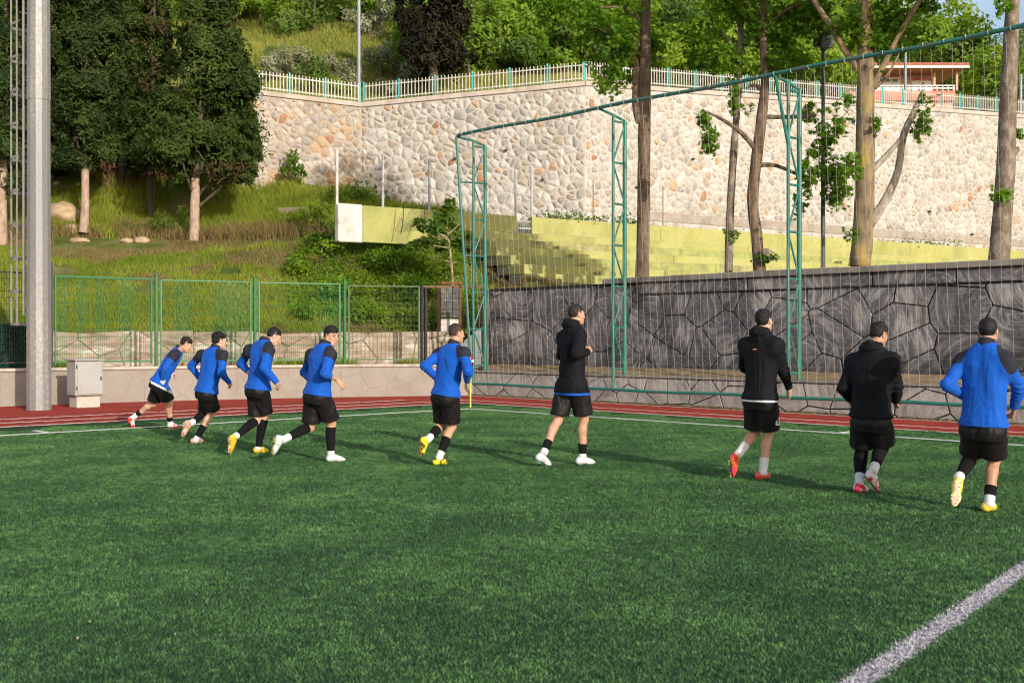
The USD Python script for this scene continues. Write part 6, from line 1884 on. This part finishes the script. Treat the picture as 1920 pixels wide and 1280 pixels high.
def build_head(vol, c, R, s, hair=None):
    """Head and face blended into a volume; R rows: right, forward, up."""
    w = lambda x, y, z: c + s * (np.array([x, y, z]) @ R)
    I = R
    vol.ball(w(0, -.016, .030), I, np.array([.073, .094, .088]) * s, .0)
    vol.ball(w(0, .022, -.030), I, np.array([.060, .066, .082]) * s, .03 * s)
    vol.ball(w(0, .052, -.088), I, np.array([.030, .030, .024]) * s, .025 * s)
    for q in (-1, 1):
        vol.cone(w(q * .058, -.005, -.055), w(q * .026, .050, -.090), .020 * s, .018 * s, .02 * s)
        vol.ball(w(q * .040, .052, -.020), I, np.array([.022, .02, .02]) * s, .015 * s)
        vol.ball(w(q * .075, -.010, -.004), I, np.array([.011, .020, .032]) * s, .006 * s)
        vol.ball(w(q * .030, .087, .006), I, np.array([.015, .010, .009]) * s, 0, "cut")
    vol.cone(w(-.030, .078, .024), w(.030, .078, .024), .012 * s, .012 * s, .012 * s)
    vol.cone(w(0, .084, .012), w(0, .104, -.026), .009 * s, .013 * s, .008 * s)
    vol.ball(w(0, .094, -.032), I, np.array([.017, .013, .009]) * s, .006 * s)
    vol.ball(w(0, .084, -.062), I, np.array([.024, .010, .006]) * s, .006 * s)
    vol.ball(w(0, .083, -.073), I, np.array([.020, .010, .006]) * s, .006 * s)


def build_hand(vol, wr, ha, palm_n, side, s, curl=0.9):
    """Palm, four bent fingers of different lengths and a thumb that leaves the side of the palm."""
    d = unit(ha - wr)
    n = unit(palm_n - d * (palm_n @ d))
    x = np.cross(d, n) * side      # towards the thumb
    k0 = wr + d * .085 * s
    vol.cone(wr - d * .01, wr + d * .035 * s, .027 * s, .030 * s, .02 * s, flat=(n, .62))
    for i, o in enumerate((.029, .010, -.010, -.028)):
        vol.cone(wr + d * .02 * s + x * o * .6 * s, k0 + x * o * s, .017 * s, .0125 * s, .012 * s)
    for i, (o, L) in enumerate(((.029, .072), (.010, .080), (-.010, .074), (-.028, .058))):
        p = k0 + x * o * s
        g = 0.35 * curl
        for j, l in enumerate((.45, .32, .25)):
            e = p + (d * math.cos(g) + n * math.sin(g)) * L * l * s
            vol.cone(p, e, (.0095 - .0008 * j) * s, (.0088 - .0009 * j) * s, .003)
            p = e
            g += 0.62 * curl
    p = wr + d * .025 * s + x * .026 * s + n * .008 * s
    e = p + unit(d * .75 + x * .5 + n * .35) * .042 * s
    vol.cone(p, e, .014 * s, .011 * s, .008)
    vol.cone(e, e + unit(d * .9 + n * .45 + x * .05) * .034 * s, .0105 * s, .0085 * s, .004)


def folds(v, n, amp, freq, seed, stretch=(1, 1, 1), frame=None, flat=None):
    """Cloth folds: ridged noise along the normals."""
    if flat is not None:
        n = n - np.outer(n @ flat, flat)
    q = v @ frame.T if frame is not None else v
    q = q * np.array(stretch) * freq
    warp = np.stack([meshkit.fbm(q * 0.6 + 11.3, 2, seed + 5), meshkit.fbm(q * 0.6 + 37.1, 2, seed + 9), meshkit.fbm(q * 0.6 + 71.7, 2, seed + 13)], -1)
    x = meshkit.fbm(q + 1.8 * warp, 3, seed)
    ridge = 1 - np.abs(2 * x - 1) * 2.2
    return v + n * (amp * (ridge - 0.45))[:, None]


def seg_t(v, a, b):
    ba = b - a
    return (v - a) @ unit(ba)


def build_boot(tgt, he, to, up, s, side, mu, ms, accent, lab=None, an=None):
    """A football boot: shaped upper on a thin sole with studs, laces on the instep."""
    f = unit(to - he)
    u = unit(up - f * (up @ f))
    r = np.cross(f, u)
    base = he - f * .025 * s - u * .030 * s
    L = .275 * s
    vol = Vol([-.07 * s, -.03 * s, -.03 * s], [.07 * s, L + .03 * s, .15 * s], .0042)
    q = -side * .006 * s
    vol.cone([0, .038 * s, .042 * s], [0, .080 * s, .050 * s], .034 * s, .037 * s, .0)
    vol.cone([0, .085 * s, .050 * s], [q, .200 * s, .030 * s], .036 * s, .030 * s, .03 * s)
    vol.cone([q, .180 * s, .026 * s], [q * .4, .236 * s, .022 * s], .040 * s, .024 * s, .03 * s, flat=([0, 0, 1], .68))
    la = np.stack([r, f, u]) @ (an - base)
    la = np.array([np.clip(la[0], -.03, .03), np.clip(la[1], -.005, .09), np.clip(la[2], .06, .098)])
    hc_ = np.array([0, .045 * s, .050 * s])
    vol.cone(hc_, la, .039 * s, .043 * s, .02 * s, cut=unit(la - hc_))
    vol.cone([0, .085 * s, .070 * s], [q, .165 * s, .040 * s], .034 * s, .030 * s, .02 * s)
    vol.d = np.maximum(vol.d, -(vol.sub(vol.lo, vol.lo + vol.step * (vol.n - 1))[1][..., 2] - .002))[:vol.n[0], :vol.n[1], :vol.n[2]].astype(np.float32)
    v, f_ = vol.surface(1)
    rise = .013 * s + .010 * s * np.clip((v[:, 1] / L - .75) / .25, 0, 1)
    sole, upper = split(v, f_, v[:, 2] - rise)
    M = np.stack([r, f, u])
    place = lambda w: base + np.asarray(w) @ M
    boot = part_n(tgt, "boot", place(upper[0]), upper[1], mu, lab)
    sv = sole[0].copy()
    nn = vnormals(*sole)
    part_n(boot, "sole", place(sv + nn * .003), sole[1], ms)
    studs = []
    for x, y in ((-.026, .05), (.026, .05), (-.022, .085), (.022, .085), (-.032, .175), (.032, .175), (-.028, .205), (.028, .205), (0, .19), (-.018, .235), (.018, .235)):
        studs.append(tube([place([x * s, y * s, .004]), place([x * s, y * s, -.010])], [.0075, .005], 7))
    part(boot, "studs", cat(studs), accent, kind="stuff")
    laces = [tube([place([-.018 * s, y * s, z * s]), place([0, (y + .004) * s, (z + .008) * s]), place([.018 * s, y * s, z * s])], .003, 5) for y, z in ((.105, .082), (.122, .077), (.139, .071), (.156, .064))]
    part(boot, "laces", cat(laces), M_WHITE, kind="stuff")


def person(J, spec):
    """One runner: a continuous body, with hair and clothes as parts."""
    J = dict(zip(JOINTS, (np.array(x, float) for x in J)))
    s = spec.get("s", 1.0)
    fat = spec.get("fat", 1.0)
    seed = spec["seed"]
    base = np.array([J["hip"][0], J["hip"][1], 0.0])
    for k in J:
        if k not in ("look", "fwd"):
            J[k] = J[k] - base
    for S in "RL":
        for k in ("he", "to"):
            J[k + S][2] = max(J[k + S][2], .046)
    T = thing("person", spec["label"], "person", loc=base)
    fwd = unit(J["fwd"])
    lat = np.array([fwd[1], -fwd[0], 0.0])
    up = np.array([0, 0, 1.0])
    hip, neck, head = J["hip"], J["neck"], J["head"]
    spine = unit(neck - hip)
    shl = unit(J["shR"] - J["shL"])
    lo = np.min([J[k] for k in JOINTS if k not in ("look", "fwd")], 0) - .2
    hi = np.max([J[k] for k in JOINTS if k not in ("look", "fwd")], 0) + .2
    tf = unit(np.cross(up, shl))          # which way the chest faces
    if tf @ fwd < 0:
        tf = -tf
    sh = {S: J["sh" + S] for S in "RL"}

    # ---- the body, one continuous skin
    B = Vol(lo, hi, .0065)
    R = head_frame(J["look"])
    hs = spec.get("head", 0.98) * s
    build_head(B, head, R, hs)
    B.cone(neck - spine * .05, head - R[2] * .055 * hs - R[1] * .018 * hs, .060 * s, .053 * s, .03)
    B.loft((hip - spine * .08, neck), tf, lat, [0, .2, .5, .8, 1.0], [.13 * s, .125 * s, .13 * s, .15 * s, .08 * s], [.085 * s, .085 * s, .085 * s, .09 * s, .06 * s], .03)
    for S, sg in (("R", 1), ("L", -1)):
        a, e, w, h_ = J["sh" + S], J["el" + S], J["wr" + S], J["ha" + S]
        B.cone(neck - spine * .04 + shl * sg * .05, a, .05 * s, .048 * s, .03)
        B.cone(a, e, .046 * s, .038 * s, .02)
        B.cone(e, w, .037 * s, .025 * s, .015)
        d = unit(h_ - w)
        pn = unit(-lat * sg * .9 - fwd * .2 - up * .3)
        build_hand(B, w, h_, pn, sg, s, spec.get("curl", 1.0))
        hp, kn, an = J["hip" + S], J["kn" + S], J["an" + S]
        th, sn = unit(kn - hp), unit(an - kn)
        back = unit(np.cross(np.cross(sn, unit(J["to" + S] - J["he" + S])), sn))
        back = -back if back @ fwd > 0 and abs(sn[2]) > .7 else back
        calf = -unit(J["to" + S] - J["he" + S] - sn * ((J["to" + S] - J["he" + S]) @ sn))
        B.cone(hp, hp + th * .62 * np.linalg.norm(kn - hp), .088 * s * fat, .067 * s * fat, .02)
        B.cone(hp + th * .6 * np.linalg.norm(kn - hp), kn, .067 * s * fat, .053 * s * fat, .02)
        Ls = np.linalg.norm(an - kn)
        B.cone(kn, kn + sn * .30 * Ls + calf * .016 * s, .050 * s * fat, .050 * s * fat, .02)
        B.cone(kn + sn * .28 * Ls + calf * .016 * s, kn + sn * .62 * Ls + calf * .006 * s, .053 * s * fat, .042 * s * fat, .02)
        B.cone(kn + sn * .6 * Ls, an, .042 * s * fat, .035 * s, .02)
        B.ball(kn - calf * .018 * s, np.eye(3), np.array([.036, .036, .040]) * s, .02)
        B.cone(an, J["to" + S] * .45 + J["he" + S] * .55, .034 * s, .018 * s, .02)
    bv, bf = B.surface(2)
    part(T, "body", (bv, bf), SKIN[spec.get("skin", 1)], smooth=True)

    # ---- hair: grown from the head's own surface
    Hs = Vol(head - .2, head + .2, .0055, .05)
    build_head(Hs, head, R, hs)
    _, P = Hs.sub(head - .2, head + .2)
    P = P[:Hs.n[0], :Hs.n[1], :Hs.n[2]]
    q = (P - head) @ R.T / hs
    top, side_l, back_l = spec.get("hair", (.024, .006, .010))
    rel = q - np.array([0, -.012, .02])
    el = rel[..., 2] / (np.linalg.norm(rel, axis=-1) + 1e-9)
    az = rel[..., 1] / (np.linalg.norm(rel[..., :2], axis=-1) + 1e-9)
    low = side_l + (back_l - side_l) * np.clip(-az * 1.3, 0, 1)
    t = np.clip((el - .25) / .45, 0, 1)
    thick = low + (top - low) * t
    line = np.interp(az, [-1, -.55, -.30, -.18, .12, .20, .32, .44, .60], [-.062, -.056, -.020, .028, .032, -.004, -.002, .040, .048])
    e_ = np.clip((q[..., 2] - line) / np.interp(az, [-1, -.2, .4, .6], [.060, .055, .050, .050]), -1.0, 1)
    thick = thick * np.interp(az, [.3, .8], [1, .8])
    thick = thick * np.where(e_ > 0, e_ * (2 - e_), e_ * 1.5)
    curl = spec.get("curly", 1.0)
    thick = thick * (1 + curl * 1.1 * (meshkit.fbm(P * 48.0, 2, seed) - .5)) + .010 * (meshkit.fbm(P * 80.0, 2, seed + 1) - .5) * np.clip(e_ + .3, 0, 1) - .0010
    Hs.d = (Hs.d - thick * hs).astype(np.float32)
    hv, hf = Hs.surface(1)
    qv = (hv - head) @ R.T / hs
    rv_ = qv - np.array([0, -.012, .02])
    az = rv_[:, 1] / (np.linalg.norm(rv_[:, :2], axis=1) + 1e-9)
    lv = np.interp(az, [-1, -.55, -.30, -.18, .12, .20, .32, .44, .60], [-.062, -.056, -.020, .028, .032, -.004, -.002, .040, .048])
    fade = spec.get("fade", .022) * np.interp(az, [.3, .5], [1, .0]) + .014 * (meshkit.fbm(hv * 60, 2, seed + 2) - .5)
    lower, upper = split(hv, hf, qv[:, 2] - lv - fade)
    part(T, "hair", upper, M_HAIR[spec.get("hair_tone", 0)], smooth=True)
    part(T, "faded_hair", lower, M_FADE[spec.get("skin", 1)], smooth=True)
    for qx in (-1, 1):
        c = head + hs * (np.array([qx * .030, .0745, .006]) @ R)
        e = trimesh.creation.icosphere(2, .0115 * hs)
        eye = part(T, "eye", (e.vertices + c, e.faces), M_EYE, smooth=True)
        e = trimesh.creation.icosphere(1, .0085 * hs)
        part(eye, "iris", (e.vertices + c + hs * .0062 * R[1], e.faces), M_IRIS, smooth=True)
        pts = [head + hs * (np.array([qx * x, y, z]) @ R) for x, y, z in ((.012, .090, .026), (.030, .088, .030), (.048, .076, .026))]
        part(T, "eyebrow", tube(pts, np.array([.004, .0045, .0025]) * hs, 6), M_HAIR[0], smooth=True)
    pts = [head + hs * (np.array([x, y, z]) @ R) for x, y, z in ((-.023, .084, -.067), (-.008, .094, -.066), (.008, .094, -.066), (.023, .084, -.067))]
    part(T, "lips", tube(pts, np.array([.003, .006, .006, .003]) * hs, 6), M_LIP, smooth=True)

    # ---- the shorts' volume
    Sx = Vol(lo, hi, .0085)
    wx, dx = spec.get("wide", (1.0, 1.0))
    Sx.loft((hip - spine * .12, hip + spine * .03), tf, lat, [0, .5, 1.0], [.150 * s * wx, .172 * s * wx, .160 * s * wx], [.112 * s * dx, .128 * s * dx, .118 * s * dx], 0, shift=[-.012, -.018, -.010])
    for S, sg in (("R", 1), ("L", -1)):
        hp, kn = J["hip" + S], J["kn" + S]
        th = unit(kn - hp)
        e = hp + th * np.linalg.norm(kn - hp) * spec.get("short_len", .86)
        cutd = unit(th * .75 - up * .5)
        Sx.cone(hp - up * .02, hp + (e - hp) * .5, .098 * s * fat, .104 * s * fat, .035)
        Sx.cone(hp + (e - hp) * .4, e, .106 * s * fat, .112 * s * fat, .03, cut=cutd, flat=(unit(np.cross(th, lat)), 1.0))
        Sx.ball(hp - tf * .048 - up * .035, np.eye(3), np.array([.078, .080, .090]) * s * fat, .05)
    # ---- jacket
    hooded = spec["top"] == "black"
    D = Vol(lo, hi, .0085)
    hem = hip - spine * spec.get("hem", .012) * s
    wd = {0: .178, .2: .164, .45: .168, .72: .186, .86: .178, .95: .116, 1.0: .080}
    dp = {0: .146, .2: .126, .45: .120, .72: .122, .86: .102, .95: .085, 1.0: .072}
    ts = list(wd)
    D.loft((hem, neck + spine * .015), tf, lat, ts, [wd[t] * s * wx for t in ts], [dp[t] * s * dx for t in ts], .0, shift=[-.010, -.008, -.008, -.006, 0, .004, 0.01])
    _, GP = D.sub(lo, hi)
    hemd = ((GP[:D.n[0], :D.n[1], :D.n[2]] - hem) @ spine).astype(np.float32)      # height above the hem
    over = np.maximum(Sx.d - .014, hemd - .22)
    kk = .03
    hh = np.clip(.5 + .5 * (D.d - over) / kk, 0, 1)
    D.d = np.maximum(D.d * (1 - hh) + over * hh - kk * hh * (1 - hh), -hemd).astype(np.float32)
    trunk = D.d.copy()
    g = 1.08 if hooded else 1.0
    slv = spec.get("sleeve", {})
    for S, sg in (("R", 1), ("L", -1)):
        a, e, w = J["sh" + S], J["el" + S], J["wr" + S]
        D.cone(neck - spine * .045 * s + shl * sg * .04, a - spine * .016, .062 * s, .054 * s * g, .06)
        D.cone(a - spine * .06 + (-shl * sg) * .02, a, .066 * s * g, .060 * s * g, .06)
        D.cone(a - spine * .008, e, .057 * s * g, .054 * s * g, .045)
        end = e + (w - e) * slv.get(S, 1.0)
        D.cone(e, end, .055 * s * g, .038 * s * g, .02, cut=unit(w - e))
        if spec.get("cuff"):
            ww = unit(w - e)
            C = Vol(end - .12, end + .12, .006)
            C.cone(end - ww * .012, end + ww * .040, .046 * s, .041 * s, 0, cut=ww)
            part(T, "cuff", C.surface(1), M_WHITE, smooth=True)
    if hooded:
        hc = neck + spine * .012 * s - tf * .066 * s
        D.ball(hc, np.stack([lat, tf, up]), np.array([.112, .066, .056]) * s, .02)
        D.ball(hc - spine * .062 - tf * .006, np.stack([lat, tf, up]), np.array([.080, .042, .060]) * s, .012)
        D.cone(hc + spine * .03 + lat * .085 + tf * .03, hc + spine * .046 - tf * .03, .030 * s, .034 * s, .012)
        D.cone(hc + spine * .03 - lat * .085 + tf * .03, hc + spine * .046 - tf * .03, .030 * s, .034 * s, .012)
        D.cone(neck + spine * .00, neck + spine * .062 * s + tf * .012, .080 * s, .070 * s, .02, cut=spine)
        nk = neck + spine * .07 * s + tf * .02
        D.ball(nk, np.stack([lat, tf, up]), np.array([.056, .058, .055]) * s, .0, "cut")
    v, f = D.surface(2)
    n = vnormals(v, f)
    fr = np.stack([lat, tf, spine])
    v = folds(v, n, .012 if hooded else .010, 5.0, seed, (1.5, 1.5, .55), fr, spine)
    n = vnormals(v, f)
    v = folds(v, n, .0045, 12.0, seed + 40, (1.2, 1.2, .7), fr, spine)
    for S in "RL":                       # creases across the bent sleeves
        a, e, w = J["sh" + S], J["el" + S], J["wr" + S]
        d_el = np.linalg.norm(v - e, axis=1)
        tt = seg_t(v, e, w)
        away = np.linalg.norm(v - e - np.outer(np.clip(tt, 0, None), unit(w - e)), axis=1)
        wgt = np.exp(-(d_el / .14) ** 2) * (away < .10)
        v = v + n * (wgt * .006 * np.sin(tt * 125 + 2.2 * meshkit.fbm(v * 12, 2, seed + 3)))[:, None]
    v = relax(v, f, .3)
    x = np.abs((v - neck) @ shl)
    down = (neck - v) @ spine
    arm = np.full(len(v), 9.0)
    for S in "RL":
        a, e = J["sh" + S], J["el" + S]
        sgn = 1 if S == "R" else -1
        near = ((v - neck) @ shl) * sgn > 0
        arm = np.where(near, seg_t(v, a, e) - .35 * np.linalg.norm(v - a, axis=1) * 0, arm)
    fld = np.minimum(x - (.104 + .46 * np.maximum(down, 0)) * s, (.082 * s - arm) * .8 + .25 * (x - .19 * s))
    fld = np.minimum(fld, .30 * s - down)
    if hooded:
        J_ = part_n(T, "jacket", v, f, M_JACKET)
    else:
        main, panels = split(v, f, fld)
        part_n(T, "jacket", *main, M_BLUE)
        for half in split(*panels, (panels[0] - neck) @ shl):
            part_n(T, "shoulder_panel", *half, M_PANEL)
        C = Vol(neck - .16, neck + .20, .0065)
        C.cone(neck - spine * .02, neck + spine * .046 * s + R[2] * .014 * s + tf * .012, .082 * s, .066 * s, 0, cut=unit(spine + .25 * tf))
        C.cone(neck + spine * .035 * s + tf * .008, neck + spine * .09 * s + tf * .02, .054 * s, .056 * s, 0, op="cut")
        part(T, "collar", C.surface(1), M_PANEL, smooth=True)
    if spec.get("print"):                  # a small emblem on the back
        px_, col, w_, h_ = spec["print"]
        c = neck - spine * px_[1] + shl * px_[0]
        score = np.linalg.norm((v - c) - np.outer((v - c) @ tf, tf), axis=1) + .8 * np.maximum((v - c) @ tf, 0)
        k = int(np.argmin(score + (vnormals(v, f) @ tf > .2)))
        nn_ = vnormals(v, f)[k]
        rr = unit(np.cross(nn_, spine))
        uu_ = np.cross(rr, nn_)
        bx = box([-w_, -h_, -.002], [w_, h_, .004])
        part(T, "back_emblem", (v[k] + bx[0] @ np.stack([rr, uu_, nn_]), bx[1]), plain("emblem_" + str(seed), col, .6))
    if spec.get("under"):
        U = Vol(lo, hi, .0085)
        ul = spec.get("under_len", .028)
        U.loft((hem - spine * ul, hem + spine * .08), tf, lat, [0, 1], [.184 * s * wx, .172 * s * wx], [.144 * s * dx, .122 * s * dx], 0, shift=[-.010, -.010])
        U.d = np.maximum(np.minimum(U.d, np.maximum(Sx.d - .008, hemd - .03)), -hemd - ul).astype(np.float32)
        uv_, uf_ = U.surface(1)
        uv_ = folds(uv_, vnormals(uv_, uf_), .008, 5.0, seed, (1.5, 1.5, .55), fr, spine)
        part(T, "undershirt", (uv_, uf_), M_WHITE if spec["under"] == "white" else M_BLUE, smooth=True)

    # ---- shorts, below the hem only
    Sx.d = np.maximum(Sx.d, hemd - .03).astype(np.float32)
    v, f = Sx.surface(2)
    n = vnormals(v, f)
    v = folds(v, n, .014, 5.0, seed + 17, (1.6, 1.6, .45), fr, up)
    v = folds(v, vnormals(v, f), .004, 13.0, seed + 23, (1.3, 1.3, .5), fr, up)
    part(T, "shorts", (v, f), M_SHORTS, smooth=True)
    if spec.get("badge"):
        kn, hp = J["knR"], J["hipR"]
        c = hp + (kn - hp) * .62 + lat * .118 * s
        o = obox(c, unit(fwd)[:2], lat[:2], [-.030, -.004, -.045], [.030, .008, .045], .003)
        bd = part(T, "shorts_badge", o, M_WHITE)
        part(bd, "badge_number", obox(c, unit(fwd)[:2], lat[:2], [-.014, .007, -.028], [.010, .011, .028], .001), M_SHORTS)

    # ---- socks and boots
    for S, sg in (("R", 1), ("L", -1)):
        kn, an, he, to = (J[k + S] for k in ("kn", "an", "he", "to"))
        sn = unit(an - kn)
        Ls = np.linalg.norm(an - kn)
        calf = -unit(to - he - sn * ((to - he) @ sn))
        prof = lambda t: np.interp(t, [0, .3, .62, 1.0], [.052 * fat, .0575 * fat, .046 * fat, .036]) * s
        off = lambda t: calf * np.interp(t, [0, .3, .62, 1.0], [0, .016, .005, 0]) * s
        t0, t1 = spec.get("sock" + S, spec.get("sock", (.55, .84)))

        def sleeve(ta, tb, extra, m, name):
            K = Vol(np.minimum(kn, an) - .14, np.maximum(kn, an) + .14, .0065)
            tt = np.linspace(ta, tb, 6)
            for i in range(5):
                p, q_ = kn + sn * Ls * tt[i] + off(tt[i]), kn + sn * Ls * tt[i + 1] + off(tt[i + 1])
                K.cone(p, q_, prof(tt[i]) + extra, prof(tt[i + 1]) + extra, .004)
            a_, b_ = kn + sn * Ls * ta, kn + sn * Ls * tb
            _, P_ = K.sub(K.lo, K.lo + K.step * (K.n - 1))
            P_ = P_[:K.n[0], :K.n[1], :K.n[2]]
            K.d = np.maximum(K.d, np.maximum((a_ - P_) @ sn, (P_ - b_) @ sn)).astype(np.float32)
            if name == "white_sock":
                K.cone(an, an * .25 + he * .45 + to * .30, .036 * s, .020 * s, .02)
                K.cone(an, he + (an - he) * .5, .035 * s, .026 * s, .02)
            v, f = K.surface(1)
            v = v + vnormals(v, f) * (.0008 * np.sin(((v - kn) @ sn) * 260 + 3 * meshkit.fbm(v * 20, 2, seed)))[:, None]
            part(T, name, (v, f), m, smooth=True)
        if t1 > t0:
            sleeve(t0, t1, .0055, M_SOCK, "black_sock")
        sleeve(t1 - .01, 1.06, .0045, M_WHITE, "white_sock")
        build_boot(T, he, to, unit(an - he) if (an - he) @ (an - he) > .0004 else -sn, s, sg, spec["boot"][0], spec["boot"][1], spec["boot"][2], an=an)
    return T


def boot_mat(name, c1, c2, scale=14.0, lo=.45, hi=.55, rough=.35):
    return mat(name, {"g": ("geometry", {}), "n": ("noise_texture", {"scale": scale, "detail": 1.0, "distortion": 1.0}),
                      "r": ("rgb_ramp", {"ramp": [(lo, c1), (hi, c2)]}), "p": ("principled_bsdf", {"roughness": rough})},
               [("g.position", "n.vector"), ("n.fac", "r.fac"), ("r.color", "p.base_color")])


M_BLACK_RUBBER = plain("black_rubber", (0.012, 0.012, 0.013), 0.5)
BOOTS = [
    (boot_mat("boot_white_red", (.56, .56, .57), (.55, .03, .03), 12, .52, .55), boot_mat("sole_red", (.60, .03, .03), (.70, .06, .05)), plain("stud_red", (.55, .04, .04))),
    (boot_mat("boot_bronze", (.38, .20, .14), (.55, .36, .28), 20), boot_mat("sole_white_bronze", (.70, .62, .60), (.50, .22, .22), 40), plain("stud_pale", (.6, .5, .48))),
    (boot_mat("boot_yellow", (.58, .37, .02), (.62, .44, .04)), boot_mat("sole_orange_white", (.70, .22, .10), (.70, .60, .55), 18), plain("stud_cream", (.7, .6, .5))),
    (boot_mat("boot_pale_grey", (.42, .50, .53), (.50, .55, .56)), boot_mat("sole_yellow_black", (.68, .45, .03), (.04, .04, .04), 16), plain("stud_sand", (.55, .42, .22))),
    (boot_mat("boot_yellow_dark", (.60, .52, .02), (.035, .03, .04), 16, .50, .56), boot_mat("sole_yellow_orange", (.75, .66, .02), (.72, .16, .03), 9), plain("stud_dark", (.05, .04, .05))),
    (boot_mat("boot_white", (.58, .58, .60), (.52, .51, .56)), boot_mat("sole_teal_plum", (.20, .55, .58), (.30, .08, .20), 20), plain("stud_teal", (.15, .55, .58))),
    (boot_mat("boot_red_orange", (.58, .04, .07), (.70, .20, .03), 9), boot_mat("sole_navy", (.02, .04, .12), (.03, .08, .20), 12), plain("stud_lime", (.55, .62, .03))),
    (boot_mat("boot_white_crimson", (.56, .56, .58), (.52, .02, .07), 8, .52, .56), plain("sole_black", (.015, .013, .015), .4), plain("stud_crimson", (.35, .05, .06))),
    (boot_mat("boot_lemon", (.68, .46, .02), (.74, .56, .05)), boot_mat("sole_peach", (.74, .42, .30), (.72, .60, .22), 22), plain("stud_peach", (.72, .55, .42))),
]
SPECS = [
    dict(label="runner leaning forward in blue top with white hem and cuffs, red-soled boots", top="blue", under="white", under_len=.040, cuff=True, print=((.03, .10), (.40, .06, .10), .030, .014), sock=(.66, .86), hair=(.030, .003, .006), fade=.040, hair_tone=1, curly=1.3, skin=0, hem=.02),
    dict(label="runner in blue top with curly black hair, bronze boots, second from the left", top="blue", sock=(.50, .88), sockL=(.20, .86), hair=(.036, .010, .020), curly=1.8, skin=0, s=.98),
    dict(label="runner in blue top looking down, long black socks and yellow boots", top="blue", sock=(.10, .97), hair=(.020, .002, .005), fade=.040, skin=0),
    dict(label="runner in blue top turning his face to the camera, pale grey boots", top="blue", sock=(.10, .80), sleeve={"R": .45}, hair=(.026, .004, .008), fade=.030, skin=1),
    dict(label="runner in blue top near the corner flag, brown fade haircut, yellow-soled boots", top="blue", sock=(.38, .82), hair=(.018, .003, .003), fade=.045, hair_tone=2, skin=1),
    dict(label="tall runner in black hooded jacket with blue hem showing, white boots", top="black", under="blue", under_len=.030, sock=(.66, .93), hair=(.014, .005, .006), fade=.040, hair_tone=1, curly=.5, skin=1, s=1.05, hem=.10, curl=1.5),
    dict(label="runner in black jacket with white shirt hem, white socks and red-orange boots", top="black", under="white", under_len=.025, sock=(.64, .64), hair=(.022, .008, .010), skin=1, s=1.04, badge=True, print=((.0, .165), (.75, .25, .05), .030, .006)),
    dict(label="broad runner in plain black jacket with long black socks and white-crimson boots", top="black", sock=(.04, .80), hair=(.026, .006, .010), curly=1.3, skin=2, s=1.0, wide=(1.12, 1.15), fat=1.10, hem=-.02),
    dict(label="runner in blue top seen from behind at the right edge, yellow boots with peach soles", top="blue", sock=(.28, .92), sockR=(.60, .82), hair=(.012, .006, .008), curly=.5, skin=2, s=1.02, wide=(1.06, 1.04), hem=.0),
]
for i, (J, sp) in enumerate(zip(POSES, SPECS)):
    person(J, dict(sp, seed=100 + 7 * i, boot=BOOTS[i]))
